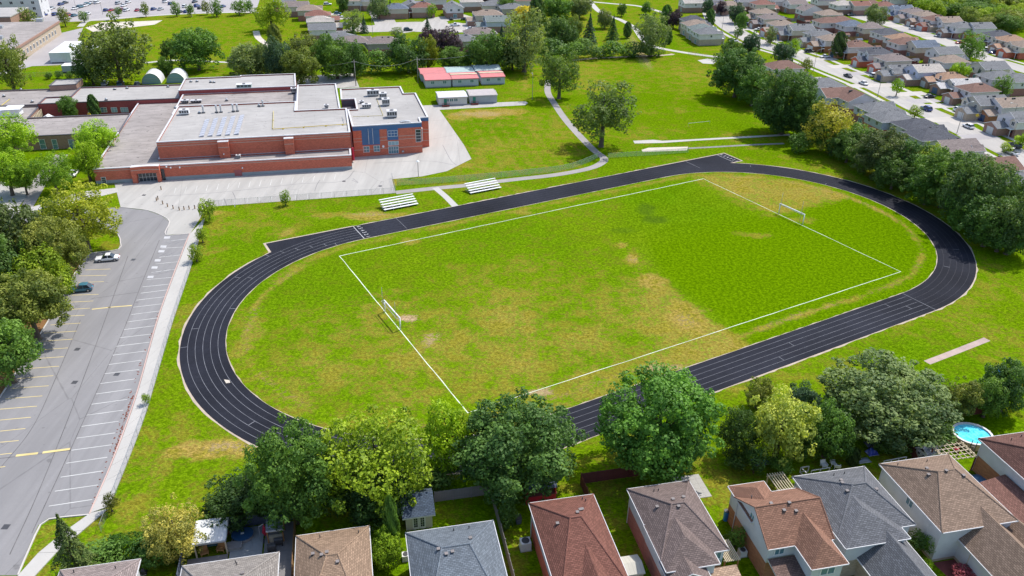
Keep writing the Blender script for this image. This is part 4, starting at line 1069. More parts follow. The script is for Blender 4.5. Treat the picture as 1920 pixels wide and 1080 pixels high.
def crown_conifer(name, seed, tiers=11, n_leaf=5200, leaf=0.05, sparse=False, power=1.0):
    """unit cone: drooping boughs in whorls; z from -1 to 1"""
    rng = np.random.default_rng(seed); P, N, tone = [], [], []
    for t in range(tiers):
        f = t / (tiers - 1); z = -1 + 1.9 * f; r = (1 - f) ** power * 1.0 + 0.05
        nb = max(4, int((9 if not sparse else 6) * (1 - f * .5)))
        a0 = rng.random() * 6.28
        for b in range(nb):
            a = a0 + 6.283 * b / nb + rng.normal() * .15; rl = r * rng.uniform(.78, 1.1); bt = rng.uniform(.2, .8)
            m = int(n_leaf / tiers / nb * (0.5 + 1.3 * (1 - f)))
            s = rng.random(m) ** .7
            x = s * rl; dz = -0.16 * s ** 1.5 * (1.4 if sparse else 1.0); wv = (0.16 * rl + .02) * rng.normal(size=m) * .6 * (1.2 - s * .6)
            P.append(np.stack([x * math.cos(a) - wv * math.sin(a), x * math.sin(a) + wv * math.cos(a), z + dz + rng.normal(size=m) * .035], 1))
            N.append(np.stack([.4 * math.cos(a) * np.ones(m), .4 * math.sin(a) * np.ones(m), np.ones(m)], 1) + rng.normal(size=(m, 3)) * .45)
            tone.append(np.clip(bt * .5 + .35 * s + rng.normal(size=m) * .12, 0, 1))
    P = np.vstack(P); N = np.vstack(N); tone = np.concatenate(tone)
    return leaf_mesh(name, P, N, leaf * rng.uniform(.6, 1.3, len(P)), tone, 'needle', rng, .5)
def crown_column(name, seed, n_leaf=4200, leaf=0.07):
    rng = np.random.default_rng(seed)
    z = rng.uniform(-1, 1, n_leaf); a = rng.uniform(0, 6.283, n_leaf)
    r = np.sqrt(np.clip(1 - np.abs(z) ** 3.0, 0, 1)) * (1 - 0.25 * (z + 1) / 2) * (0.82 + .18 * np.sin(a * 5 + z * 7)) * (1 - .35 * rng.random(n_leaf) ** 2)
    P = np.stack([r * np.cos(a), r * np.sin(a), z], 1); N = np.stack([np.cos(a), np.sin(a), .5 * np.ones(n_leaf)], 1) + rng.normal(size=(n_leaf, 3)) * .5
    tone = .5 + .25 * np.sin(a * 5 + z * 7) + rng.normal(size=n_leaf) * .14
    return leaf_mesh(name, P, N, leaf * rng.uniform(.6, 1.3, n_leaf), tone, 'leaf', rng)
def crown_box(name, seed, n_leaf=5200, leaf=0.055):
    """hedge: unit block -1..1"""
    rng = np.random.default_rng(seed); f = rng.integers(0, 5, n_leaf); p = rng.uniform(-1, 1, (n_leaf, 3)); ax = np.array([0, 0, 1, 1, 2])[f]; sg = np.array([-1, 1, -1, 1, 1])[f]
    p[np.arange(n_leaf), ax] = sg * (1 - .3 * rng.random(n_leaf) ** 2)
    p += .07 * np.sin(p[:, [1, 2, 0]] * 9)
    N = rng.normal(size=(n_leaf, 3)) * .6; N[np.arange(n_leaf), ax] += sg
    tone = .5 + .2 * np.sin(p[:, 0] * 6) * np.cos(p[:, 1] * 5) + rng.normal(size=n_leaf) * .16
    return leaf_mesh(name, p, N, leaf * rng.uniform(.6, 1.4, n_leaf), tone, 'leaf', rng)
CROWNS = {
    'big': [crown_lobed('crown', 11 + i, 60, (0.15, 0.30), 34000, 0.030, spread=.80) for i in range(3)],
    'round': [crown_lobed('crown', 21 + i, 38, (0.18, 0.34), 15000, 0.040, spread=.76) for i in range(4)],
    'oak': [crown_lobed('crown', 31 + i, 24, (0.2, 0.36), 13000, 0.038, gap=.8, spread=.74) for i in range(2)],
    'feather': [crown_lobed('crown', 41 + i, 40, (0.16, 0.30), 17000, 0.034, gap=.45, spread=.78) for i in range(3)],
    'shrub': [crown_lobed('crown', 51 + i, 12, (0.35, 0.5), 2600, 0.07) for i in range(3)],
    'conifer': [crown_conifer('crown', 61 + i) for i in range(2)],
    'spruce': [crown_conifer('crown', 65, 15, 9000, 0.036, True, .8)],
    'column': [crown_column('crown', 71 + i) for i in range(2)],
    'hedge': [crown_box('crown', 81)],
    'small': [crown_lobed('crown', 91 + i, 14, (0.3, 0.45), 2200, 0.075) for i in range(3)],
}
def trunk_mesh(seed):
    """unit height trunk with limbs reaching into the crown"""
    rng = random.Random(seed); mb = MB()
    pts = [Vector((0, 0, 0)), Vector((rng.uniform(-.02, .02), rng.uniform(-.02, .02), .35)), Vector((rng.uniform(-.04, .04), rng.uniform(-.04, .04), .62)), Vector((0, 0, .86))]
    rad = [.05, .034, .024, .008]
    mb.tube(Vector((0, 0, -.02)), Vector((0, 0, .03)), .07, .05, n=8)
    for i in range(3): mb.tube(pts[i], pts[i + 1], rad[i], rad[i + 1], n=8, cap=False)
    for i in range(6):
        z = .3 + .07 * i; a = i * 2.4 + rng.random(); ln = rng.uniform(.18, .3); b = pts[1].lerp(pts[2], min(1, (z - .35) / .27)) if z > .35 else pts[0].lerp(pts[1], z / .35)
        e = b + Vector((math.cos(a) * ln, math.sin(a) * ln, ln * .8)); mb.tube(b, e, .018, .006, n=5, cap=False)
    return mb.mesh('trunk', M['bark'], True)
TRUNKS = [trunk_mesh(i) for i in range(3)]
TREE_N = [0]
C_DARK = (0.060, 0.118, 0.028); C_MID = (0.080, 0.155, 0.028); C_OLIVE = (0.135, 0.170, 0.036); C_LIME = (0.19, 0.31, 0.014); C_YEL = (0.27, 0.33, 0.065)
C_BLUE = (0.050, 0.095, 0.055); C_PURPLE = (0.055, 0.036, 0.060); C_VIV = (0.085, 0.195, 0.030); C_GOLD = (0.42, 0.38, 0.03); C_YG = (0.165, 0.245, 0.016); C_GREY = (0.125, 0.170, 0.065)
def tree(box, kind, col, label, cat='tree', group=None, clear=1.5, name='tree', amax=1.45, jitter=.12):
    """a tree whose crown fills the given box of the photo; stands at its surveyed place"""
    x0, y0, x1, y1 = box; i = TREE_N[0]; TREE_N[0] += 1; rng = random.Random(i * 7 + 3)
    cx, cy = (x0 + x1) / 2, (y0 + y1) / 2; hc = 5.0; r = a = 3
    for _ in range(12):
        p = at(cx, cy, hc); s = px_per_m(p); dv = p - Vector((0, 0, CAM_H)); phi = math.asin(-dv.z / dv.length)
        r = (x1 - x0) / 2 / s; hh = (y1 - y0) / 2 / s
        a = math.sqrt(max(hh * hh - (r * math.sin(phi)) ** 2, (0.5 * r * math.cos(phi)) ** 2)) / math.cos(phi)
        a = min(a, amax * r); hc = clear + a
    root = empty(name, (p.x, p.y, 0))
    v = CROWNS[kind][i % len(CROWNS[kind])]; fit = .93 if y1 > 165 else 1.03
    c = link('crown', v, root, (0, 0, hc * .97), rng.uniform(0, 6.28) if kind != 'hedge' else 0, (r * fit, r * fit, a * (fit - .02)))
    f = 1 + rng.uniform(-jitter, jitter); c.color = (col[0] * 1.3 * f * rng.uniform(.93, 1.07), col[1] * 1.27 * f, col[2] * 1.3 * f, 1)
    if kind not in ('hedge', 'shrub'):
        h = hc + a * .75
        t = link('trunk', TRUNKS[i % 3], root, (0, 0, 0), rng.uniform(0, 6.28), (min(h * .9, r * (2.0 if kind not in ('conifer', 'spruce', 'column') else .8)),) * 2 + (h,))
    else:
        mb = MB()
        for q in range(4): mb.tube((0, 0, 0), (rng.uniform(-.4, .4) * r, rng.uniform(-.4, .4) * r, hc), .05, .02, n=5)
        mb.build('stem', M['bark'], root)
    tag(root, label, cat, group)
    return root
def hedge(p0, p1, w, h, col, label, name='hedge'):
    a, b = at(*p0), at(*p1); root = empty(name, (a + b) / 2, math.atan2((b - a).y, (b - a).x)); n = max(1, round((b - a).length / (h * 2.2)))
    for i in range(n):
        c = link('foliage', CROWNS['hedge'][0] if i % 2 == 0 else CROWNS['hedge'][0], root, ((i + .5 - n / 2) * (b - a).length / n, 0, h / 2), math.pi * (i % 2), ((b - a).length / n / 2 * 1.05, w / 2, h / 2)); c.color = (*col, 1)
        mb = MB(); mb.tube((0, 0, 0), (0, 0, h * .8), .05, .02, n=5); mb.build('stem', M['bark'], root, False, c.location * 1 - Vector((0, 0, h / 2)))
    return tag(root, label, 'hedge')

G = 'trees between the field and the back gardens'
# --- behind the gardens in front
tree((465, 795, 630, 985), 'big', C_MID, 'round mid green tree beside the grey canopy gardens, lower left of the track', group=G, clear=0.5)
tree((600, 765, 805, 965), 'feather', C_YG, 'broad yellow green tree just left of the garden shed with dark roof', group=G, clear=0.8)
tree((785, 750, 890, 890), 'round', C_LIME, 'bright lime tree touching the corner of the pitch line', group=G, clear=0.4)
tree((858, 738, 1084, 935), 'big', C_DARK, 'large dark green tree behind the garden with the slatted fence', group=G, clear=0.5)
tree((1128, 690, 1352, 898), 'big', C_VIV, 'largest vivid green maple overhanging the near straight of the track', group=G, clear=0.5)
tree((1406, 733, 1526, 866), 'round', C_YEL, 'pale yellow green tree in the row behind the gardens', group=G, clear=0.4)
tree((1556, 668, 1766, 822), 'big', C_GREY, 'huge olive green tree beside the swimming pool garden', group=G, clear=0.5)
tree((1772, 708, 1836, 776), 'round', C_OLIVE, 'olive tree just left of the round pool', group=G, clear=.8)
tree((1828, 706, 1888, 774), 'round', C_MID, 'dark green tree above the round pool', group=G, clear=.8)
tree((1852, 648, 1932, 800), 'round', C_DARK, 'tall dark tree cut by the photo edge beyond the pool', group=G, clear=0.4, amax=1.1)
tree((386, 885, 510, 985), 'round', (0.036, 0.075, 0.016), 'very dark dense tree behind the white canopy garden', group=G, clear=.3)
tree((78, 952, 178, 1100), 'spruce', (0.075, 0.115, 0.03), 'tall ragged spruce at the parking lot corner', group=G, clear=.2, name='spruce_tree', amax=1.7)
tree((276, 945, 376, 1045), 'feather', (0.30, 0.30, 0.075), 'golden yellow shrubby tree beside the white canopy garden', group=G, clear=.5)
tree((1472, 718, 1534, 790), 'round', C_BLUE, 'bluish green tree behind the pale yellow green tree', group=G, clear=.6)
tree((1350, 758, 1420, 860), 'round', C_DARK, 'dark tree between the vivid maple and the pale yellow green tree', group=G, clear=.5)
tree((1398, 705, 1450, 765), 'round', C_OLIVE, 'small olive tree at the edge of the field by the near straight', group=G, clear=.3)
tree((1515, 758, 1600, 858), 'round', C_MID, 'mid green tree under the left flank of the huge olive tree', group=G, clear=.3)
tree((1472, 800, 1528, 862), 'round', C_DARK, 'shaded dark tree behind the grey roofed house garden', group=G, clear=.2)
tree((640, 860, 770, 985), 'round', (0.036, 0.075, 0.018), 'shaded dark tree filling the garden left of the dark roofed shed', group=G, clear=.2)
tree((715, 925, 752, 1040), 'column', C_MID, 'narrow tall cedar against the dark roofed shed', group=G, clear=.1, name='cedar_tree', amax=4)
tree((693, 990, 752, 1070), 'round', C_YG, 'leafy green bush between the tan and the blue grey roofs', cat='bush', clear=.1, name='bush')
tree((932, 938, 972, 990), 'shrub', C_DARK, 'dark bush beside the side fence of the blue grey house', cat='bush', clear=.1, name='bush')
tree((1395, 835, 1440, 890), 'shrub', C_DARK, 'low dark bush with a blue tarpaulin beside it', cat='bush', clear=.1, name='bush')
tree((1588, 832, 1616, 880), 'column', (0.03, 0.06, 0.014), 'dark cedar bush behind the grey roofed house', cat='bush', clear=.0, name='bush')
tree((1622, 1053, 1652, 1085), 'conifer', (0.05, 0.09, 0.02), 'small pointed cedar before the grey roofed house', cat='bush', clear=.0, name='bush', amax=3)
tree((1700, 995, 1735, 1035), 'shrub', C_DARK, 'round bush by the white bay window house', cat='bush', clear=0, name='bush')
tree((1727, 1000, 1760, 1040), 'shrub', C_MID, 'second round bush by the white bay window house', cat='bush', clear=0, name='bush')
tree((1725, 1040, 1748, 1075), 'shrub', C_LIME, 'flowering light green bush by the grey house porch', cat='bush', clear=0, name='bush')
tree((1790, 1062, 1830, 1090), 'shrub', (0.25, 0.06, 0.09), 'pink leaved bush on the lawn of the bay window house', cat='bush', clear=0, name='bush')
tree((1360, 985, 1400, 1030), 'shrub', C_MID, 'garden bush beside the orange brick wall', cat='bush', clear=0, name='bush')
tree((255, 1005, 345, 1050), 'shrub', C_MID, 'leafy green bush below the golden tree', cat='bush', clear=0, name='bush')
tree((160, 1010, 235, 1065), 'shrub', C_MID, 'leafy bush between the spruce and the hedge', cat='bush', clear=0, name='bush')
hedge((210, 1040), (345, 1022), 2.2, 2.2, (0.05, 0.13, 0.014), 'clipped leafy hedge along the bottom of the field')
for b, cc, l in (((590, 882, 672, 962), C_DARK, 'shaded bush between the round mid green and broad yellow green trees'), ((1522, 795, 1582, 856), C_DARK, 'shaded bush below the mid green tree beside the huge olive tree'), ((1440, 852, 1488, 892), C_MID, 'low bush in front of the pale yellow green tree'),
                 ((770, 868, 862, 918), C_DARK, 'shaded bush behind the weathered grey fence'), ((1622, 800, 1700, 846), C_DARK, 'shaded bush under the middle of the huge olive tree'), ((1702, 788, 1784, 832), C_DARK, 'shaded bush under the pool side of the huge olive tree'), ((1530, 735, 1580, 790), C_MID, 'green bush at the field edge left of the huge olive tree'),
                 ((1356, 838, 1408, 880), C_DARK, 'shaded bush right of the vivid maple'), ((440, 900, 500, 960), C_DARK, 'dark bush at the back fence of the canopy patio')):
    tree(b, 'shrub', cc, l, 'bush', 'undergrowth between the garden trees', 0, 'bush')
# --- saplings by the lot fence and yard
for b, l in (((373, 371, 406, 412), 'small bushy tree at the corner of the yard fence'), ((365, 425, 390, 453), 'little tree, second below the yard corner on the lot walk'), ((352, 456, 380, 488), 'little tree, third below the yard corner on the lot walk'),
             ((265, 732, 280, 760), 'sapling alone halfway down the lot fence'), ((192, 912, 218, 968), 'wispy sapling at the bottom end of the lot fence'), ((524, 356, 544, 384), 'small round tree in the middle of the yard fence')):
    tree(b, 'small', C_YG if 'wispy' not in l else (0.12, 0.13, 0.03), l, clear=.25, group='young trees along the fences')
# --- left of the lot and before the school
G = 'trees beside the parking lot'
for b, kd, cc, l, cl in (((-14, 512, 114, 622), 'big', C_OLIVE, 'broad olive tree over the left parking bays', 1.8), ((-50, 598, 56, 706), 'round', C_MID, 'dark green tree lowest on the left edge of the lot', 1.2), ((42, 412, 148, 522), 'big', C_OLIVE, 'broad olive tree behind the white parked car', 1.8),
                     ((30, 465, 128, 560), 'round', C_YG, 'lighter green tree between the two olive trees by the lot', 1.0), ((88, 348, 206, 450), 'feather', (0.21, 0.26, 0.022), 'yellow green tree with leaning trunk on the grass island', 2.5), ((-30, 378, 78, 520), 'round', (0.055, 0.085, 0.03), 'dark pine like tree at the left edge of the lot', 1.0),
                     ((-60, 440, 40, 560), 'round', C_DARK, 'dark tree half out of frame beside the lot', 1.0), ((70, 380, 130, 450), 'round', C_DARK, 'dark tree behind the island tree', 1)):
    tree(b, kd, cc, l, group=G, clear=cl)
G = 'bright trees in front of the school'
for b, l, kd in (((-24, 222, 56, 288), 'bright lime tree at the left edge by the brown brick wing', 'feather'), ((-28, 286, 46, 350), 'bright lime tree lower left by the front drive', 'feather'), ((62, 290, 130, 348), 'bright green tree standing by the front drive', 'feather'),
             ((144, 230, 212, 286), 'lime tree against the corner of the low school roof', 'feather'), ((132, 266, 186, 326), 'lime tree with visible trunk below the low roof corner', 'feather'), ((20, 305, 60, 350), 'small round green tree beside the front drive', 'round')):
    tree(b, kd, (0.20, 0.32, 0.014) if 'lime' in l else (0.13, 0.24, 0.02), l, group=G, clear=1.8)
hedge((22, 353), (58, 347), 1.2, .9, (0.16, 0.2, 0.02), 'low yellow green hedge beside the front drive')
tree((112, 182, 144, 220), 'round', C_MID, 'green tree inside the school courtyard', clear=.5, group='courtyard trees')
tree((163, 178, 186, 220), 'column', C_DARK, 'narrow dark tree inside the school courtyard', clear=.2, group='courtyard trees', amax=3)
# --- far left park
G = 'park trees behind the school'
for b, kd, cc, l, cl in (((160, 48, 266, 140), 'oak', (0.10, 0.14, 0.035), 'great spreading oak behind the school', 2.5), ((142, 95, 192, 150), 'round', C_DARK, 'dark tree at the foot of the great oak', .8), ((328, 60, 405, 122), 'round', C_MID, 'round dark tree alone on the far lawn', 1.2), ((303, 78, 330, 110), 'round', C_DARK, 'small round tree alone on the far lawn', 1.0),
                     ((298, 108, 322, 136), 'round', C_MID, 'tree behind the two hoop greenhouses', .6), ((430, 85, 506, 138), 'feather', C_GREY, 'grey green willow like tree at the lawn corner', .5), ((-15, 78, 38, 155), 'oak', C_OLIVE, 'tree cut by the left edge beside the grey depot', 1.5), ((478, -8, 534, 46), 'oak', C_YG, 'bright tree at the top beside the row houses', 2.0),
                     ((478, 85, 520, 138), 'round', C_GREY, 'grey green tree behind the back classroom roof', .6)):
    tree(b, kd, cc, l, group=G, clear=cl)
for i, (x, y) in enumerate(((90, 142), (110, 141), (130, 141), (146, 141))):
    tree((x - 6, y - 7, x + 6, y + 5), 'shrub', C_DARK, f'{ordinal(i)} low bush from the left along the fence behind the school', 'bush', 'bushes behind the school', 0, 'bush')
G = 'tree belt behind the school'
for b, kd, cc, l, cl in (((500, 78, 548, 146), 'round', C_BLUE, 'bluish dark tree, leftmost of the belt behind the school', .5), ((532, 96, 594, 156), 'round', C_OLIVE, 'olive tree low in the belt behind the back roof corner', .5), ((540, 68, 608, 116), 'feather', (0.10, 0.12, 0.03), 'olive topped tree below the row houses', 1),
                     ((594, 70, 664, 142), 'round', C_MID, 'large mid green tree of the belt below the grey row house', .5), ((640, 82, 684, 140), 'round', C_DARK, 'dark tree of the belt left of the power pole', .5), ((664, 78, 692, 132), 'column', C_YG, 'narrow yellow green tree of the belt beside the power pole', .2),
                     ((684, 96, 738, 136), 'shrub', C_MID, 'low hedge like bush below the two storey brown house', .0), ((732, 70, 798, 132), 'round', C_DARK, 'dark broad tree right of the two storey brown house', .5), ((782, 72, 820, 126), 'round', (0.14, 0.17, 0.014), 'yellow green tree beside the purple trees', .3),
                     ((786, 56, 824, 92), 'round', C_PURPLE, 'purple leaved tree, the left of two', .8), ((812, 56, 862, 100), 'round', C_PURPLE, 'purple leaved tree, the right of two', .8), ((826, 88, 884, 130), 'round', C_MID, 'green tree below the purple trees', .2), ((876, 64, 948, 130), 'round', C_MID, 'light green domed tree behind the portables', .4),
                     ((932, 74, 990, 128), 'round', C_DARK, 'dark tree behind the right end of the portables', .3), ((944, 26, 1024, 122), 'oak', C_GREY, 'tallest grey green tree behind the portables', 2.0)):
    tree(b, kd, cc, l, group=G, clear=cl)
G = 'park trees along the footpath'
for b, kd, cc, l, cl in (((1012, 94, 1088, 172), 'oak', (0.09, 0.14, 0.03), 'spreading tree at the top of the footpath', 2.2), ((1072, 152, 1192, 256), 'oak', (0.08, 0.12, 0.032), 'great solitary oak beside the footpath', 3.2), ((1194, 28, 1252, 92), 'oak', C_GREY, 'open crowned tree beside the far concrete path', 2.5),
                     ((1088, 26, 1124, 78), 'conifer', C_BLUE, 'dark pointed spruce on the far slope', .3), ((1136, 26, 1164, 72), 'conifer', (0.06, 0.12, 0.03), 'green pointed tree on the far slope', .8), ((1022, 34, 1080, 90), 'round', C_DARK, 'dark bushy tree left of the pointed spruce', .3), ((1060, 30, 1092, 84), 'round', C_OLIVE, 'olive tree touching the pointed spruce', .3),
                     ((1238, -6, 1262, 62), 'column', C_MID, 'tall narrow tree beside the small purple tree', .5), ((1252, 20, 1276, 48), 'round', C_PURPLE, 'small purple leaved tree by the white walled house', .8), ((1122, 20, 1148, 50), 'round', C_GREY, 'small grey tree behind the green pointed tree', .5), ((968, 12, 1014, 36), 'round', C_GOLD, 'golden flowering tree on the far slope', .8),
                     ((990, -10, 1024, 50), 'column', C_DARK, 'dark tall poplar behind the golden tree', .5), ((1020, -6, 1070, 34), 'round', C_MID, 'green tree at the top left of the far slope', .6), ((1066, -8, 1108, 30), 'round', C_GREY, 'grey green tree at the top of the far slope', .6), ((1158, 8, 1174, 28), 'round', C_MID, 'small round tree inside the far path fork', .5), ((1204, 5, 1220, 24), 'round', C_MID, 'second small round tree inside the far path fork', .5),
                     ((1246, 45, 1262, 92), 'column', C_DARK, 'dark bush tree behind the decks of the white walled house', .2), ((1168, 40, 1186, 70), 'column', C_DARK, 'slim dark tree beside the far concrete path', .5)):
    tree(b, kd, cc, l, group=G, clear=cl)
for i, (x0, x1, y0, y1) in enumerate(((1010, 1062, 74, 112), (1050, 1095, 80, 110), (1088, 1135, 80, 109), (1128, 1172, 78, 107), (1164, 1206, 80, 106), (1198, 1240, 82, 105), (1030, 1060, 68, 86), (1070, 1110, 72, 90))):
    tree((x0, y0, x1, y1), 'shrub', C_MID if i % 2 else C_DARK, f'{ordinal(i)} leafy bush from the left in the thicket above the far field', 'bush', 'thicket bushes above the far field', 0, 'bush')
# --- belt between field and the houses on the far right
G = 'tree belt beside the houses'
BELT = [((1334, 94, 1434, 178), 'big', C_DARK, .3), ((1410, 138, 1472, 196), 'round', C_OLIVE, .3), ((1420, 134, 1530, 246), 'big', C_DARK, .3), ((1486, 186, 1550, 258), 'round', C_DARK, .3), ((1518, 194, 1614, 278), 'oak', (0.20, 0.21, 0.03), .8),
        ((1574, 236, 1650, 298), 'round', C_MID, .3), ((1604, 246, 1712, 330), 'big', (0.085, 0.12, 0.04), .3), ((1676, 268, 1760, 345), 'round', C_DARK, .3), ((1700, 272, 1768, 330), 'round', C_YG, 1.5), ((1724, 284, 1836, 384), 'big', C_MID, .3), ((1776, 300, 1890, 420), 'big', (0.075, 0.13, 0.04), .3),
        ((1812, 372, 1905, 458), 'round', C_DARK, .2), ((1866, 372, 1945, 470), 'round', (0.07, 0.11, 0.035), .2), ((1640, 280, 1700, 340), 'round', C_DARK, .2), ((1383, 128, 1446, 195), 'round', C_MID, .2), ((1438, 196, 1500, 250), 'round', C_DARK, .2), ((1528, 228, 1590, 284), 'round', C_MID, .2), ((1560, 246, 1626, 302), 'round', C_DARK, .2), ((1590, 264, 1660, 320), 'feather', C_MID, .2), ((1642, 292, 1716, 352), 'feather', C_DARK, .2), ((1702, 322, 1782, 382), 'round', C_MID, .2), ((1772, 352, 1852, 424), 'feather', C_MID, .2), ((1842, 394, 1922, 468), 'round', C_MID, .2), ((1884, 332, 1944, 424), 'feather', C_DARK, .2)]
BELT.sort(key=lambda q: q[0][0] + q[0][2])
for i, (b, kd, cc, cl) in enumerate(BELT):
    nm = {'big': 'broad dark tree', 'round': 'leafy tree', 'oak': 'yellowing open tree', 'feather': 'loose leafy tree'}[kd]
    tree(b, kd, cc, f'{nm}, {ordinal(i)} from the far end of the belt beside the houses', group=G, clear=cl)
tree((1478, 246, 1526, 284), 'shrub', C_MID, 'low green bush at the field edge of the tree belt', 'bush', clear=0, name='bush')
tree((1366, 288 - 180, 1378, 128), 'small', C_MID, 'thin sapling at the top corner of the far field', clear=.3)
# --- street trees among the houses
G = 'street trees among the houses'
for b, kd, cc, l in (((1354, 76, 1388, 114), 'round', C_DARK, 'dark tree left of the corner of the near street'), ((1394, 64, 1424, 102), 'round', C_BLUE, 'dome shaped dark tree on the verge of the near street'), ((1452, 82, 1488, 116), 'round', C_BLUE, 'dark tree beside the brown roof at the near street'),
                     ((1560, 54, 1588, 112), 'column', (0.06, 0.10, 0.03), 'tall poplar in the front gardens of the near street'), ((1480, 74, 1502, 98), 'small', C_LIME, 'lime young tree before the grey dormer house'), ((1436, 52, 1458, 78), 'small', C_GREY, 'thin tree before the red garage house'), ((1380, 26, 1402, 54), 'round', C_MID, 'round tree at the street bend'), ((1376, 52, 1392, 70), 'small', C_MID, 'little tree on the verge island'),
                     ((1368, 8, 1394, 38), 'round', C_BLUE, 'dark tree at the top of the near street'), ((1322, 14, 1342, 52), 'column', C_DARK, 'dark cedar beside the dark blue roof'), ((1318, 0, 1336, 24), 'round', C_BLUE, 'dark blue tree above the dark blue roof'), ((1344, 4, 1362, 24), 'round', C_PURPLE, 'purple tree at the head of the near street'),
                     ((1628, 12, 1662, 42), 'round', C_GREY, 'grey green tree on the second street'), ((1674, 148, 1695, 174), 'small', C_LIME, 'bright lime sapling before the pale roofed house'), ((1706, 198, 1730, 218), 'small', C_YG, 'small tree behind the dark roofs by the near street'), ((1804, 64, 1844, 106), 'oak', C_MID, 'open green tree on the second street'),
                     ((1786, 120, 1814, 152), 'round', C_LIME, 'lime tree in the back gardens between the streets'), ((1803, 108, 1814, 134), 'column', C_DARK, 'narrow dark cedar beside the lime tree'), ((1826, 122, 1842, 158), 'conifer', C_BLUE, 'pointed dark cedar in the back gardens'), ((1844, 128, 1864, 162), 'conifer', C_BLUE, 'bluish spruce in the back gardens'), ((1866, 144, 1898, 178), 'small', C_MID, 'light green round tree in the back gardens'),
                     ((1598, 46, 1608, 70), 'column', C_DARK, 'dark cedar behind the white backed houses'), ((1794, 194, 1814, 206), 'shrub', C_DARK, 'dark round bush by the white parked car'), ((1905, 250, 1930, 275), 'shrub', C_LIME, 'lime bush at the right edge by the near street'), ((1878, 268, 1898, 284), 'shrub', C_YG, 'bush beside the dark car at the right edge'), ((1500, 108, 1520, 134), 'shrub', C_OLIVE, 'light bush behind the brown roof'),
                     ((1440, 56, 1446, 92), 'column', C_GREY, 'slim street tree by the kerb')):
    tree(b, kd, cc, l, group=G, clear=.4 if kd not in ('small', 'round', 'oak') else .9)
# --- wood at the top right and trees at the top edge
rng = random.Random(12)
for rw, (y, xs) in zip(('farthest', 'third', 'second', 'nearest'), ((6, range(1722, 1930, 20)), (18, range(1736, 1930, 22)), (30, range(1790, 1930, 24)), (42, range(1836, 1930, 26)))):
    i = 0
    for x in xs:
        w = rng.uniform(26, 40); hgt = rng.uniform(18, 28); xx = x + rng.uniform(-6, 6); yy = y + rng.uniform(-4, 4)
        if yy > (xx - 1660) * .22 + 2: continue
        tree((xx - w / 2, yy - hgt / 2, xx + w / 2, yy + hgt / 2), rng.choice(['round', 'round', 'oak', 'shrub']), rng.choice([C_YG, C_MID, C_OLIVE, (0.2, 0.26, 0.025), C_MID]), f'{ordinal(i)} tree from the left in the {rw} row of the wood beyond the houses', group='wood beyond the last houses', clear=.2)
        i += 1
G = 'small trees of the far car park'
for j, (x0, y0, x1, y1) in enumerate(((264, 6, 278, 27), (321, 4, 336, 26), (350, 8, 363, 27), (379, 3, 393, 23), (394, 1, 414, 26), (434, 1, 460, 24), (109, 17, 128, 43), (149, 22, 163, 37), (14, 20, 40, 42), (36, 18, 66, 44), (214, 14, 226, 26), (460, 0, 474, 20))):
    tree((x0, y0, x1, y1), 'small', C_MID if j % 3 else C_OLIVE, f'small tree, {ordinal(j)} along the edge of the far car park', group=G, clear=.8)
G = 'garden trees of the upper left street'
for b, kd, cc, l in (((644, 22, 680, 56), 'oak', C_GREY, 'open round tree before the pale grey row house'), ((672, 26, 692, 62), 'conifer', C_BLUE, 'dark spruce at the street corner'), ((655, 46, 669, 64), 'conifer', C_DARK, 'small dark cedar below the open round tree'), ((632, -6, 654, 18), 'round', C_DARK, 'dark tree at the top of the row houses'), ((692, -6, 728, 32), 'round', C_GREY, 'grey green tree across the upper left street'),
                     ((722, -8, 742, 36), 'conifer', C_BLUE, 'blue spruce across the upper left street'), ((799, 8, 818, 30), 'small', C_LIME, 'lime tree beside the white two storey house'), ((789, 32, 814, 64), 'conifer', C_BLUE, 'dark pointed tree on the turning circle'), ((732, 52, 754, 66), 'shrub', C_GREY, 'low bush beside the green car'), ((934, 46, 948, 66), 'conifer', C_BLUE, 'pointed blue spruce right of the brown roof'),
                     ((880, 0, 905, 14), 'round', C_MID, 'green tree above the white two storey house'), ((905, -8, 940, 14), 'round', C_PURPLE, 'purple tree at the top above the tan hip roof'), ((934, -4, 966, 24), 'round', C_MID, 'green tree right of the tan hip roof'), ((560, 75, 600, 96), 'round', C_YG, 'yellow green tree at the foot of the row houses'), ((500, 45, 528, 90), 'column', C_OLIVE, 'narrow tree beside the row house gardens')):
    tree(b, kd, cc, l, group=G, clear=.5)
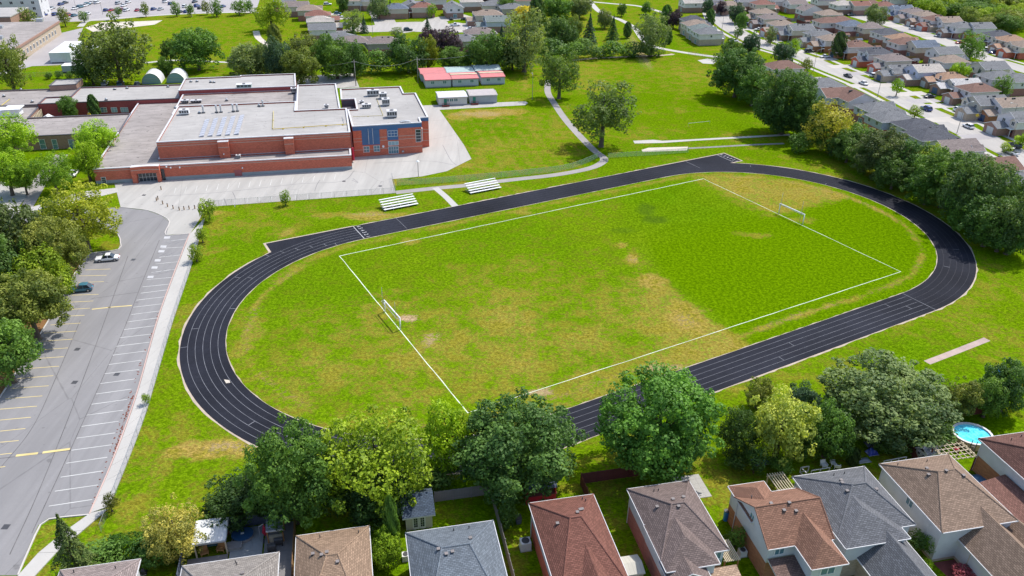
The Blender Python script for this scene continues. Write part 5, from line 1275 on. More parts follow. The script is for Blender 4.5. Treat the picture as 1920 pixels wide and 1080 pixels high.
# ------------------------------------------------------------------ houses
M['vent_cap'] = plain('vent_cap', (0.20, 0.18, 0.175, 1), 0.7, 0.2)
def roof_mesh(faces, drop=0.22, gutter=0.0):
    """roof planes plus a white fascia under every free edge and a soffit"""
    key = lambda p: (round(p[0], 3), round(p[1], 3), round(p[2], 3)); cnt = {}
    for f in faces:
        for i in range(len(f)):
            a, b = key(f[i]), key(f[(i + 1) % len(f)]); cnt[frozenset((a, b))] = cnt.get(frozenset((a, b)), 0) + 1
    mb = MB()
    for f in faces:
        n = (Vector(f[1]) - Vector(f[0])).cross(Vector(f[2]) - Vector(f[0]))
        mb.quad(*(f if n.z > 0 else f[::-1]))
        mb.quad(*[(p[0], p[1], p[2] - drop) for p in (f[::-1] if n.z > 0 else f)], m=1)
        for i in range(len(f)):
            a, b = f[i], f[(i + 1) % len(f)]
            if cnt[frozenset((key(a), key(b)))] == 1:
                mb.quad(a, b, (b[0], b[1], b[2] - drop), (a[0], a[1], a[2] - drop), m=1)
                if gutter:
                    d = Vector((b[0] - a[0], b[1] - a[1])); c = sum((Vector(p[:2]) for p in f), Vector((0, 0))) / len(f)
                    if d.length > .05:
                        o = Vector((d.y, -d.x)).normalized()
                        if (Vector(a[:2]) - c).dot(o) < 0: o = -o
                        o *= gutter; g0 = (a[0] + o.x, a[1] + o.y); g1 = (b[0] + o.x, b[1] + o.y)
                        mb.quad((a[0], a[1], a[2] - .012), (b[0], b[1], b[2] - .012), (*g1, b[2] - .012), (*g0, a[2] - .012), m=1)
                        mb.quad((*g0, a[2] - .012), (*g1, b[2] - .012), (*g1, b[2] - .16), (*g0, a[2] - .16), m=1)
    return mb
def hip_faces(x0, x1, y0, y1, ze, pitch=.48, axis='x', r0=None, r1=None):
    """hip roof on a rectangle; ridge along axis"""
    w = (y1 - y0) / 2 if axis == 'x' else (x1 - x0) / 2; zr = ze + w * pitch
    if axis == 'x':
        yc = (y0 + y1) / 2; A, B = (x0 + w, yc, zr), (x1 - w, yc, zr)
        if A[0] >= B[0] - .05: A = B = ((x0 + x1) / 2, yc, zr)
        c = [(x0, y0, ze), (x1, y0, ze), (x1, y1, ze), (x0, y1, ze)]
        if A == B: return [[c[0], c[1], A], [c[1], c[2], A], [c[2], c[3], A], [c[3], c[0], A]]
        return [[c[0], c[1], B, A], [c[1], c[2], B], [c[2], c[3], A, B], [c[3], c[0], A]]
    xc = (x0 + x1) / 2; A, B = (xc, y0 + w, zr), (xc, y1 - w, zr)
    c = [(x0, y0, ze), (x1, y0, ze), (x1, y1, ze), (x0, y1, ze)]
    return [[c[0], c[1], A], [c[1], c[2], B, A], [c[2], c[3], B], [c[3], c[0], A, B]]
def gable_faces(x0, x1, y0, y1, ze, pitch=.48, axis='x'):
    if axis == 'x':
        yc = (y0 + y1) / 2; zr = ze + (y1 - y0) / 2 * pitch
        return [[(x0, y0, ze), (x1, y0, ze), (x1, yc, zr), (x0, yc, zr)], [(x1, y1, ze), (x0, y1, ze), (x0, yc, zr), (x1, yc, zr)]]
    xc = (x0 + x1) / 2; zr = ze + (x1 - x0) / 2 * pitch
    return [[(x0, y1, ze), (x0, y0, ze), (xc, y0, zr), (xc, y1, zr)], [(x1, y0, ze), (x1, y1, ze), (xc, y1, zr), (xc, y0, zr)]]
def gable_end(mb, axis, at_, lo, hi, ze, pitch, m=0):
    c = (lo + hi) / 2; zr = ze + (hi - lo) / 2 * pitch
    P = [(at_, lo, ze), (at_, hi, ze), (at_, c, zr)] if axis == 'x' else [(lo, at_, ze), (hi, at_, ze), (c, at_, zr)]
    mb.add(P, [(0, 1, 2)], m)
def unit_window(glass):
    """1 x 1 window facing -y at the origin, with frame, mullion and sill"""
    mb = MB(); b = .07
    mb.box(-.5, -.05, .5 - b, .5, .03, .5); mb.box(-.5, -.05, -.5, .5, .03, -.5 + b); mb.box(-.5, -.05, -.5 + b, -.5 + b, .03, .5 - b); mb.box(.5 - b, -.05, -.5 + b, .5, .03, .5 - b); mb.box(-.03, -.045, -.5 + b, .03, .03, .5 - b)
    mb.quad((-.5 + b, -.01, -.5 + b), (.5 - b, -.01, -.5 + b), (.5 - b, -.01, .5 - b), (-.5 + b, -.01, .5 - b), m=1)
    return mb.mesh('window', [M['win_white'], M[glass]])
WIN = unit_window('glass'); WINB = unit_window('glass_blue')
def unit_garage_door():
    mb = MB()
    for i in range(4): mb.box(-.5, -.05, i * .25 + .01, .5, .02, i * .25 + .24)
    mb.quad((-.5, -.01, 0), (.5, -.01, 0), (.5, -.01, 1), (-.5, -.01, 1))
    return mb.mesh('garage_door', [M['ribbed']])
GDOOR = unit_garage_door()
def unit_door():
    mb = MB(); mb.box(-.5, -.05, 0, .5, .03, 1); mb.box(-.3, -.07, .55, .3, -.05, .9, m=1); return mb.mesh('door', [M['wood_red'], M['glass']])
UDOOR = unit_door()
def put(name, me, parent, x, y, z, w, h, face, col=None):
    """place a unit opening on a wall; face is the outward direction: -y, +y, -x, +x"""
    o = link(name, me, parent, (x, y, z), {'-y': 0, '+x': math.pi / 2, '+y': math.pi, '-x': -math.pi / 2}[face], (w, 1, h))
    if col: o.color = (*col, 1)
    return o
WALLS = {'white': (.72, .66, .67), 'blue': (.52, .53, .64), 'cream': (.66, .57, .48), 'grey': (.42, .42, .41), 'beige': (.50, .45, .38), 'tan': (.46, .38, .29), 'mauve': (.36, .31, .31)}
ROOFS = {'brown': (.26, .155, .125), 'dark': (.125, .13, .15), 'grey': (.235, .24, .25), 'tan': (.37, .29, .235), 'taupe': (.29, .24, .225), 'slate': (.17, .205, .265), 'orange': (.44, .28, .19), 'pale': (.55, .50, .45), 'green': (.23, .27, .26), 'redbrown': (.30, .15, .12), 'white': (.58, .56, .55)}
def tract_house(px, py, roof, wall, lower, front, label, L=12.5, W=8.6, rtype='hip', eave=5.2, garage=True, group=None, dz=6.2, pitch=.46, gdoor=(.62, .62, .6), rot=0.0, gtype='gable', glen=4.2, yard=False):
    """two storey house of the subdivision; front is +x in its own frame"""
    c = at(px, py, dz); root = empty('house', (c.x, c.y, 0), SITE.a + rot + (0 if front > 0 else math.pi))
    hx, hy = L / 2, W / 2
    lz = 2.7
    wl = MB(); wl.prism([(-hx, -hy), (hx, -hy), (hx, hy), (-hx, hy)], 0, lz, cap=False)
    wl.build('lower_wall', M[lower] if lower in M else M['siding'], root).color = (*WALLS.get(lower, (1, 1, 1)), 1)
    wu = MB(); wu.prism([(-hx, -hy), (hx, -hy), (hx, hy), (-hx, hy)], lz, eave, cap=False)
    ov = .42
    if rtype == 'hip': fs = hip_faces(-hx - ov, hx + ov, -hy - ov, hy + ov, eave, pitch, 'x' if L >= W else 'y')
    elif rtype == 'gx': fs = gable_faces(-hx - .25, hx + .25, -hy - ov, hy + ov, eave - ov * pitch + .12, pitch); [gable_end(wu, 'x', s * hx, -hy, hy, eave, pitch) for s in (-1, 1)]
    else: fs = gable_faces(-hx - ov, hx + ov, -hy - .25, hy + .25, eave - ov * pitch + .12, pitch, 'y'); [gable_end(wu, 'y', s * hy, -hx, hx, eave, pitch) for s in (-1, 1)]
    wu.build('upper_wall', M['siding'], root).color = (*WALLS[wall], 1)
    ro = roof_mesh(fs, .22, .06).build('roof', [M['shingle'], M['trim']], root); ro.color = (*[c * .85 for c in ROOFS[roof]], 1)
    rng = random.Random(int(px * 31 + py * 17))
    mb = MB()
    for i in range(3):
        x = rng.uniform(-hx * .4, hx * .4); mb.box(x - .2, .6, eave + hy * pitch - .55, x + .2, 1.0, eave + hy * pitch + .12)
    mb.build('roof_vent', M['dark_metal'], ro)
    put('window', WIN, root, -hx, -hy * .45, 4.15, 1.2, 1.2, '-x'); put('window', WIN, root, -hx, hy * .45, 4.15, 1.2, 1.2, '-x')
    put('window', WIN, root, hx, hy * .5, 4.2, 1.2, 1.3, '+x'); put('window', WIN, root, hx, -hy * .35, 4.2, 1.3, 1.3, '+x')
    put('patio_door', WINB, root, -hx, 0, 1.2, 2.0, 2.0, '-x')
    put('window', WIN, root, rng.uniform(-1, 2), -hy, 4.1, .9, 1.1, '-y')
    if garage:
        g0, g1 = -hy + .1, -hy + 5.6 if rng.random() < .8 else -hy + 6.4; gx = hx + glen; side = rng.choice((-1, 1))
        if side > 0: g0, g1 = -g1, -g0
        gm = MB(); gm.prism([(hx - .1, g0), (gx, g0), (gx, g1), (hx - .1, g1)], 0, 2.75, cap=False)
        if gtype == 'gable': gable_end(gm, 'x', gx, g0, g1, 2.75, .45); gf = gable_faces(hx - 1.5, gx + .3, g0 - .35, g1 + .35, 2.62, .45)
        else: gf = hip_faces(hx - 3.2, gx + .35, g0 - .35, g1 + .35, 2.7, .42)
        gm.build('garage_wall', M[lower] if lower in M else M['siding'], root).color = (*WALLS.get(lower, (1, 1, 1)), 1)
        roof_mesh(gf).build('garage_roof', [M['shingle'], M['trim']], root).color = (*ROOFS[roof], 1)
        put('garage_door', GDOOR, root, gx, (g0 + g1) / 2, .02, 2.7 if g1 - g0 < 6 else 4.6, 2.2, '+x', gdoor)
        dy = (g1 + hy) / 2 if side < 0 else (g0 - hy) / 2
        put('door', UDOOR, root, hx, dy, .1, 1.0, 2.1, '+x')
        mb = MB(); mb.box(hx, min(dy - 1.1, dy + 1.1), 2.6, hx + 1.6, max(dy - 1.1, dy + 1.1), 2.78); mb.tube((hx + 1.45, dy + side * -.9, 0), (hx + 1.45, dy + side * -.9, 2.6), .09); mb.build('porch', M['trim'], root)
    if rtype != 'gy' and rng.random() < .6:
        gw = rng.choice((2.6, 3.2, 3.8)); yc = rng.choice((-1, 1)) * (hy - gw / 2 - .1); gp = .75; xf = hx + .35
        fg = MB(); fg.prism([(hx - 1.5, yc - gw / 2), (xf, yc - gw / 2), (xf, yc + gw / 2), (hx - 1.5, yc + gw / 2)], lz, eave - .1, cap=False); gable_end(fg, 'x', xf, yc - gw / 2, yc + gw / 2, eave - .1, gp)
        fg.build('front_gable', M['siding'], root).color = (*WALLS[rng.choice(('white', 'cream', wall))], 1)
        roof_mesh(gable_faces(hx - 3.2, xf + .25, yc - gw / 2 - .25, yc + gw / 2 + .25, eave - .25, gp), .18, .05).build('gable_roof', [M['shingle'], M['trim']], root).color = (*[c * .85 for c in ROOFS[roof]], 1)
        put('window', WIN, root, xf, yc, 4.25, 1.3, 1.3, '+x')
    tag(root, label, 'house', group)
    if yard:
        fe = empty('garden_fence', (c.x, c.y, 0), SITE.a + rot + (0 if front > 0 else math.pi)); fm = rng.choice(('wood', 'wood_grey', 'wood_red', 'wood'))
        for (ax, ay, bx, by) in ((-hx - 8.5, -hy - .9, -hx, -hy - .9), (-hx - 8.5, -hy - .9, -hx - 8.5, hy + .9)):
            mb = MB(); mb.obox((ax, ay), (bx, by), .05, .05, 1.75); mb.build('fence_panel', M[fm], fe); mb = MB()
            for t in range(4): mb.box(ax + (bx - ax) * t / 3 - .07, ay + (by - ay) * t / 3 - .07, 0, ax + (bx - ax) * t / 3 + .07, ay + (by - ay) * t / 3 + .07, 1.9)
            mb.build('fence_post', M[fm], fe)
        tag(fe, 'fence behind the ' + label, 'fence', 'garden fences of the subdivision')
        if rng.random() < .55:
            sx, sy = -hx - 6.5, rng.uniform(-hy + 1.5, hy - 1.5); q = root.matrix_basis @ Vector((sx, sy, 0)); sd = empty('tool_shed', q, SITE.a); mb = MB(); mb.prism([(-1.2, -1), (1.2, -1), (1.2, 1), (-1.2, 1)], 0, 2.0, cap=False); mb.build('wall', M['siding'], sd).color = (*WALLS[rng.choice(('white', 'tan', 'grey', 'blue'))], 1)
            roof_mesh(gable_faces(-1.4, 1.4, -1.2, 1.2, 1.95, .5)).build('roof', [M['shingle'], M['trim']], sd).color = (*ROOFS[rng.choice(('dark', 'brown', 'slate'))], 1)
            put('door', UDOOR, sd, 0, -1, .02, .8, 1.8, '-y'); tag(sd, 'tool shed behind the ' + label.replace(' roofed house', ' roof').replace(' from the far end', ' from far end'), 'shed', 'tool sheds of the subdivision')
    return root
NEAR = [(1469, 119, 'brown', 'white', 'brick_pink', 'hip', 15), (1497, 141, 'dark', 'blue', 'siding_', 'hip', 14), (1546, 152, 'grey', 'blue', 'brick_brown', 'hip', 14), (1563, 170, 'brown', 'blue', 'brick_orange', 'gx', 12), (1604, 177, 'brown', 'white', 'brick_pink', 'gy', 12.5),
        (1650, 197, 'grey', 'blue', 'brick_pink', 'hip', 14), (1672, 214, 'grey', 'blue', 'brick_red', 'hip', 14), (1722, 229, 'dark', 'white', 'brick_pink', 'hip', 14), (1748, 247, 'dark', 'blue', 'brick_pink', 'hip', 14.5), (1792, 268, 'taupe', 'white', 'brick_pink', 'gx', 14), (1866, 302, 'brown', 'white', 'brick_pink', 'gx', 13), (1908, 333, 'grey', 'blue', 'brick_pink', 'gx', 14)]
for i, (x, y, r, w, lo, rt, L) in enumerate(NEAR):
    tract_house(x, y, r, w, 'brick_brown' if lo == 'siding_' else lo, 1, f'{r} roofed house, {ordinal(i)} from the far end of the row behind the tree belt', L=L - 2, rtype=rt, W=9.6 if rt == 'gy' else 8.8, group='houses behind the tree belt', glen=4.0, gtype='hip')
SROW = [(1431, 19, 'tan', 'cream', 'brick_pink', 'hip'), (1447, 29, 'taupe', 'cream', 'brick_brown', 'hip'), (1466, 41, 'tan', 'white', 'brick_red', 'hip'), (1500, 49, 'grey', 'cream', 'brick_brown', 'gx'), (1537, 59, 'grey', 'cream', 'brick_beige', 'hip'), (1562, 68, 'tan', 'white', 'brick_orange', 'hip'),
        (1606, 80, 'brown', 'white', 'brick_orange', 'hip'), (1644, 93, 'dark', 'white', 'brick_red', 'hip'), (1676, 105, 'taupe', 'cream', 'brick_red', 'hip'), (1690, 126, 'grey', 'cream', 'brick_beige', 'gx'), (1735, 125, 'pale', 'blue', 'brick_brown', 'gx'), (1782, 140, 'orange', 'beige', 'brick_brown', 'hip'),
        (1806, 152, 'white', 'beige', 'brick_brown', 'gx'), (1834, 161, 'brown', 'white', 'brick_brown', 'hip'), (1852, 184, 'grey', 'beige', 'brick_beige', 'gx'), (1892, 188, 'tan', 'white', 'brick_orange', 'gx'), (1922, 214, 'grey', 'white', 'brick_brown', 'gx')]
for i, (x, y, r, w, lo, rt) in enumerate(SROW):
    one = (x, y) in ((1782, 140), (1806, 152), (1690, 126))
    tract_house(x, y, r, w, lo, -1, f'{r} roofed house on the near street, {ordinal(i)} from its far end', L=11.5, rtype=rt, W=8.4, eave=3.6 if one else 5.2, dz=4.6 if one else 6.2, group='houses across the near street', gdoor=(.62, .62, .6) if i % 3 else (.08, .12, .2), yard=True)
TROW = [(1519, 14, 'taupe', 'white', 'gy'), (1553, 22, 'tan', 'beige', 'hip'), (1552, 36, 'brown', 'white', 'hip'), (1577, 34, 'brown', 'white', 'hip'), (1597, 42, 'slate', 'white', 'hip'), (1632, 46, 'taupe', 'cream', 'hip'), (1664, 57, 'dark', 'white', 'hip'), (1690, 67, 'orange', 'white', 'hip'), (1698, 75, 'brown', 'white', 'hip'),
        (1730, 80, 'slate', 'cream', 'gx'), (1772, 92, 'grey', 'white', 'gx'), (1783, 108, 'tan', 'white', 'hip'), (1858, 120, 'grey', 'cream', 'gx'), (1872, 138, 'grey', 'white', 'hip'), (1907, 143, 'grey', 'white', 'hip')]
for i, (x, y, r, w, rt) in enumerate(TROW):
    tract_house(x, y, r, w, 'brick_brown' if i % 2 else 'brick_pink', 1, f'{r} roofed house {ordinal(i)} from the far end of the middle row', L=11.5, rtype=rt, W=8.6 if rt != 'gy' else 9, group='houses of the middle row', garage=i % 2 == 0, glen=3.5, yard=True)
UROW = [(1657, 6, 'redbrown', 'white', 'hip'), (1690, 13, 'slate', 'blue', 'gx'), (1714, 18, 'taupe', 'white', 'hip'), (1735, 24, 'tan', 'white', 'hip'), (1757, 32, 'brown', 'white', 'hip'), (1778, 35, 'tan', 'white', 'gx'), (1804, 45, 'grey', 'white', 'hip'), (1838, 46, 'grey', 'white', 'gx'), (1872, 61, 'dark', 'cream', 'hip'), (1897, 70, 'orange', 'beige', 'hip'), (1924, 80, 'tan', 'cream', 'hip')]
for i, (x, y, r, w, rt) in enumerate(UROW):
    tract_house(x, y, r, w, ('brick_brown', 'brick_red', 'brick_beige')[i % 3], -1, f'{r} roofed house, {ordinal(i)} from the far end of the last row before the wood', L=11.5, rtype=rt, W=8.8, group='houses of the last row')
VROW = [(1368, 5, 'tan', 'cream'), (1400, -2, 'grey', 'white'), (1430, 3, 'redbrown', 'cream'), (1462, -3, 'grey', 'white'), (1492, 2, 'taupe', 'white'), (1545, -4, 'dark', 'white'), (1580, 4, 'pale', 'white'), (1611, 5, 'redbrown', 'beige'), (1635, 4, 'brown', 'cream'), (1680, -6, 'grey', 'white'), (1296, 0, 'pale', 'white'), (1335, -4, 'grey', 'white')]
for i, (x, y, r, w) in enumerate(sorted(VROW)):
    tract_house(x, y, r, w, 'brick_brown', -1 if i % 2 else 1, f'{r} roofed house, {ordinal(i)} from the left along the top right edge', L=11, group='houses at the top edge', garage=i % 2 == 0, rtype='hip' if i % 3 else 'gx')
for x, y, r, w, rt, l in ((1300, 33, 'dark', 'white', 'hip', 'dark blue roofed house, farthest of four left of the near street'), (1304, 41, 'tan', 'cream', 'hip', 'tan roofed house, second of four left of the near street'), (1316, 49, 'green', 'white', 'hip', 'green grey roofed house, third of four left of the near street'), (1327, 56, 'grey', 'white', 'hip', 'grey roofed white walled house at the near street corner')):
    tract_house(x, y, r, w, 'brick_beige', 1, l, L=11, rtype=rt, group='houses left of the near street', glen=3)
# upper left streets
ULEFT = sorted([(556, 6, 'taupe', 'cream', 'gx', 1), (580, 13, 'tan', 'beige', 'hip', 1), (596, 23, 'redbrown', 'white', 'hip', 1), (600, 34, 'pale', 'white', 'hip', 1), (604, 48, 'grey', 'white', 'gx', 1), (636, 66, 'grey', 'beige', 'hip', 1), (662, 72, 'taupe', 'mauve', 'hip', 1), (719, 73, 'taupe', 'mauve', 'hip', -1), (772, 5, 'grey', 'beige', 'gy', -1), (850, 8, 'grey', 'white', 'gy', -1),
         (915, 22, 'tan', 'beige', 'hip', -1), (932, 33, 'green', 'blue', 'gx', -1), (900, 56, 'taupe', 'beige', 'hip', -1), (868, 69, 'grey', 'beige', 'hip', -1), (700, -4, 'grey', 'cream', 'hip', -1), (533, -2, 'grey', 'white', 'gx', 1), (660, -4, 'tan', 'white', 'hip', 1), (742, 10, 'slate', 'beige', 'hip', -1), (792, 8, 'redbrown', 'beige', 'hip', -1), (815, -6, 'grey', 'white', 'gx', -1), (884, -2, 'pale', 'white', 'hip', -1), (925, 4, 'grey', 'cream', 'hip', 1), (985, -4, 'brown', 'white', 'hip', 1), (960, 10, 'grey', 'beige', 'hip', -1)])
for i, (x, y, r, w, rt, fr) in enumerate(ULEFT):
    gy = rt == 'gy'
    tract_house(x, y, r, w, 'brick_brown' if i % 2 else 'brick_pink', fr, f'{r} roofed house, {ordinal(i)} from the left in the upper left streets', L=14 if x in (636, 662, 719, 915, 900) else 12, W=8.6 if not gy else 9, rtype='gx' if gy else rt, group='houses of the upper left streets', rot=-math.pi / 2 if gy else 0, garage=x not in (636, 719, 868))

# ------------------------------------------------------------------ the ten houses along the bottom, on the site grid
def wing_faces(xc, hw, y_back, y_front, ze, zr, end='hip'):
    L, Rr = (xc - hw, xc + hw)
    if end == 'hip':
        yr = y_front + hw * .95 * (1 if y_front < y_back else -1)
        return [[(L, y_back, ze), (L, y_front, ze), (xc, yr, zr), (xc, y_back, zr)], [(L, y_front, ze), (Rr, y_front, ze), (xc, yr, zr)], [(Rr, y_front, ze), (Rr, y_back, ze), (xc, y_back, zr), (xc, yr, zr)]]
    return [[(L, y_back, ze), (L, y_front, ze), (xc, y_front, zr), (xc, y_back, zr)], [(Rr, y_front, ze), (Rr, y_back, ze), (xc, y_back, zr), (xc, y_front, zr)]]
def garden_house(x0, x1, y0, y1, rid, roof, lower, upper, label, wings=(), ze=5.3, split=2.7, vents=6, gable_main=None, seed=0, inset=.38):
    """house with the back (y1) to the gardens; rid = (xa, xb, y, z) main ridge; wings run to the front"""
    root = empty('house', SITE.w((x0 + x1) / 2, (y0 + y1) / 2), SITE.a); cx, cy = (x0 + x1) / 2, (y0 + y1) / 2
    T = lambda p: (p[0] - cx, p[1] - cy, p[2])
    xa, xb, yr, zr = rid
    if gable_main is None:
        A, B = (xa, yr, zr), (xb, yr, zr)
        fs = [[(x0, y1, ze), (x1, y1, ze), B, A], [(x0, y0, ze), (x0, y1, ze), A], [(x1, y1, ze), (x1, y0, ze), B], [(x1, y0, ze), (x0, y0, ze), A, B]]
    else:
        A, B = (x0, yr, zr), (x1, yr, zr); fs = [[(x0, y1, ze), (x1, y1, ze), B, A], [(x1, y0, ze), (x0, y0, ze), A, B]]
    ro = roof_mesh([[T(p) for p in f] for f in fs], .26, .07).build('roof', [M['shingle'], M['trim']], root); ro.color = (*[c * .74 for c in roof], 1)
    # ridge and hip caps stand a little proud
    cap = MB()
    for f in fs:
        for i in range(len(f)):
            a, b = Vector(T(f[i])), Vector(T(f[(i + 1) % len(f)]))
            if max(a.z, b.z) > ze + .3 and (a.z > ze + .3 or b.z > ze + .3): cap.tube(a + Vector((0, 0, .0)), b + Vector((0, 0, .0)), .10, n=5, cap=False)
    cp = cap.build('ridge_cap', M['shingle'], ro); cp.color = (*[c * .92 for c in roof], 1)
    fp = [(x0 + inset, y0 + inset), (x1 - inset, y0 + inset), (x1 - inset, y1 - inset), (x0 + inset, y1 - inset)]
    def ring(fp, za, zb, mb, m=0): mb.prism([T((*p, 0))[:2] for p in fp], za, zb, m, cap=False)
    wl = MB(); ring(fp, 0, split, wl); wl.build('lower_wall', M[lower], root).color = (1, 1, 1, 1)
    wu = MB(); ring(fp, split, ze - .12, wu)
    if gable_main is not None:
        for x in (x0 + inset, x1 - inset):
            wu.add([T((x, y0 + inset, ze - .2)), T((x, y1 - inset, ze - .2)), T((x, yr, zr - .3))], [(0, 1, 2)])
    wu.build('upper_wall', M['siding'], root).color = (*upper, 1)
    for (xc, hw, yb, yf, we, wr, end) in wings:
        wf = wing_faces(xc, hw, yb, yf, we, wr, end)
        o = roof_mesh([[T(p) for p in f] for f in wf], .24, .07).build('wing_roof', [M['shingle'], M['trim']], root); o.color = (*[c * .74 for c in roof], 1)
        lo, hi = min(yb, yf), max(yb, yf)
        s_ = inset if yf < yb else -inset
        fpw = [(xc - hw + inset, yf + s_), (xc + hw - inset, yf + s_), (xc + hw - inset, yb), (xc - hw + inset, yb)]
        wm = MB(); ring(fpw, 0, min(we - .12, split), wm)
        if we > split + .5: ring(fpw, split, we - .12, wm, 1)
        if end == 'gable': wm.add([T((xc - hw + inset, yf + s_, we - .2)), T((xc + hw - inset, yf + s_, we - .2)), T((xc, yf + s_, wr - .25))], [(0, 1, 2)], 0)
        w_ = wm.build('wing_wall', [M[lower], M['siding']], root); w_.color = (*upper, 1)
    # roof vents sit on the slopes near the ridge
    rng = random.Random(seed)
    def zroof(x, y):
        best = -9
        for f in fs:
            a, b, c = Vector(f[0]), Vector(f[1]), Vector(f[2]); n = (b - a).cross(c - a)
            if abs(n.z) < 1e-6: continue
            best = (a.z - (n.x * (x - a.x) + n.y * (y - a.y)) / n.z) if best < -5 else min(best, a.z - (n.x * (x - a.x) + n.y * (y - a.y)) / n.z)
        return best
    for i in range(4):
        x = (xa + xb) / 2 + rng.uniform(-2.2, 2.2); y = yr + rng.uniform(-1.2, 1.8); z = zroof(x, y); p = T((x, y, z))
        mb = MB(); mb.box(p[0] - .15, p[1] - .15, p[2] - .12, p[0] + .15, p[1] + .15, p[2] + .16); mb.box(p[0] - .19, p[1] - .19, p[2] + .16, p[0] + .19, p[1] + .19, p[2] + .21, m=1)
        mb.build('roof_vent', [M['dark_metal'], M['vent_cap']], ro)
    for i in range(2):
        x = x0 + 1.2 + rng.random() * (x1 - x0 - 2.4); y = y1 - 1.0 - rng.random(); z = zroof(x, y); p = T((x, y, z)); mb = MB(); mb.tube((p[0], p[1], p[2] - .1), (p[0], p[1], p[2] + .4), .06); mb.build('vent_pipe', M['dark_metal'], ro)
    put('window', WINB, root, *T((x0 + 2.2, y1 - inset, 4.0)), 1.4, 1.2, '+y'); put('window', WINB, root, *T((x1 - 2.2, y1 - inset, 4.0)), 1.4, 1.2, '+y'); put('patio_door', WINB, root, *T(((x0 + x1) / 2, y1 - inset, 1.15)), 2.2, 2.1, '+y')
    # eaves gutter and downpipe on the left side
    mb = MB(); mb.tube(T((x0 + inset - .1, y1 - .5, 0)), T((x0 + inset - .1, y1 - .5, ze - .3)), .06, n=5); mb.build('downpipe', M['trim'], root)
    return tag(root, label, 'house', 'houses along the bottom of the photo')
W_BLUE = (.50, .56, .60); W_WHITE = (.60, .61, .62)
H_W = garden_house(-34.9, -26.7, 52, 69.0, (-31.3, -30.2, 63.4, 7.4), (.34, .28, .265), 'brick_pink', W_WHITE, 'pale mauve roofed house beside the spruce at the bottom edge', seed=1)
H_X = garden_house(-22.0, -11.7, 52, 67.05, (-18.6, -15.6, 61.6, 7.5), (.335, .305, .28), 'brick_beige', W_WHITE, 'grey beige roofed house below the white canopy patio', seed=2)
H_Z = garden_house(-9.9, -1.6, 52, 69.15, (-6.3, -5.1, 63.5, 7.4), (.36, .25, .175), 'brick_brown', W_WHITE, 'light tan roofed house left of the leafy bush', seed=3)
H_Y = garden_house(2.5, 12.8, 50, 67.2, (6.1, 9.2, 62.1, 7.5), (.185, .215, .25), 'brick_brown', W_WHITE, 'blue grey roofed house behind the garden shed', seed=4, wings=((7.2, 2.6, 60.5, 50, 5.3, 6.5, 'hip'),))
H_A = garden_house(17.6, 25.8, 54, 69.15, (21.2, 22.5, 63.7, 7.5), (.235, .105, .08), 'brick_red', W_BLUE, 'reddish brown roofed house right of the bushy side garden', seed=5, wings=((22.1, 2.5, 61.5, 52, 5.3, 6.75, 'gable'),))
H_B = garden_house(30.2, 38.45, 57.6, 69.2, (33.5, 35.1, 63.4, 7.65), (.235, .18, .165), 'brick_pink', W_BLUE, 'taupe roofed house with beige storage shed at its side', seed=6, wings=((33.35, 3.2, 63, 55.9, 5.3, 7.1, 'hip'), (32.6, 2.45, 58, 54.6, 4.7, 6.0, 'gable')))
H_C = garden_house(42.8, 51.2, 56.7, 65.3, (42.8, 51.2, 60.8, 7.9), (.33, .18, .125), 'brick_orange', W_WHITE, 'salmon roofed house with white gable wall and orange brick', seed=7, gable_main=True, wings=((45.35, 2.45, 61, 67.25, 5.3, 6.75, 'hip'), (48.5, 2.3, 61, 53.1, 5.3, 7.2, 'hip')))
H_D = garden_house(51.8, 62.1, 56.9, 67.3, (56.5, 58.3, 62.2, 7.7), (.185, .19, .205), 'brick_beige', W_WHITE, 'dark grey roofed house beside the salmon roof', seed=8, wings=((55.9, 4.2, 62, 55.1, 5.3, 7.2, 'hip'), (57.6, 3.7, 59.5, 47, 3.0, 5.9, 'gable')))
H_E = garden_house(64.3, 74.7, 55.1, 67.35, (68.2, 70.6, 62.0, 8.0), (.33, .235, .175), 'brick_beige', W_WHITE, 'speckled tan roofed white house with bay window', seed=9, split=.4, wings=((71.0, 3.6, 59.8, 48, 3.3, 6.2, 'gable'), (75.2, 2.4, 56, 46, 3.0, 4.9, 'gable')))
H_F = garden_house(81.0, 91.5, 54, 69.4, (84.8, 87.6, 62.5, 8.0), (.20, .105, .085), 'brick_orange', W_WHITE, 'dark brown roofed house at the right edge below the pool', seed=10)
# bay window on the tan house
def at_house(h, x, y, z): return h.matrix_basis.inverted() @ SITE.w(x, y, z)
mb = MB(); P = [at_house(H_E, *p, 0) for p in ((64.66, 57.6), (65.4, 56.75), (66.4, 56.75), (66.5, 55.6), (67.5, 55.5), (67.5, 58.5), (64.68, 58.5))]
mb.prism([(p.x, p.y) for p in P], 0, 5.0, cap=False); mb.build('bay_wall', M['siding'], H_E).color = (*W_WHITE, 1)
p = at_house(H_E, 65.0, 57.2, 3.9); o = link('bay_window', WINB, H_E, p + Vector((-.05, -.06, 0)), -math.atan2(.85, .75) , (.9, 1, 1.7))
p = at_house(H_E, 65.9, 56.7, 3.9); link('bay_window', WINB, H_E, p, 0, (.8, 1, 1.7))
p = at_house(H_E, 64.66, 61.2, 4.3); link('window', WINB, H_E, p, -math.pi / 2, (1.3, 1, 1.2))
p = at_house(H_C, 43.16, 61.4, 5.6); link('window', WINB, H_C, p, -math.pi / 2, (1.0, 1, 1.3))
p = at_house(H_C, 44.6, 57.05, 4.4); link('window', WINB, H_C, p, 0, (1.3, 1, 1.2))
p = at_house(H_C, 48.6, 53.45, 4.3); link('window', WINB, H_C, p, 0, (1.9, 1, 1.3))
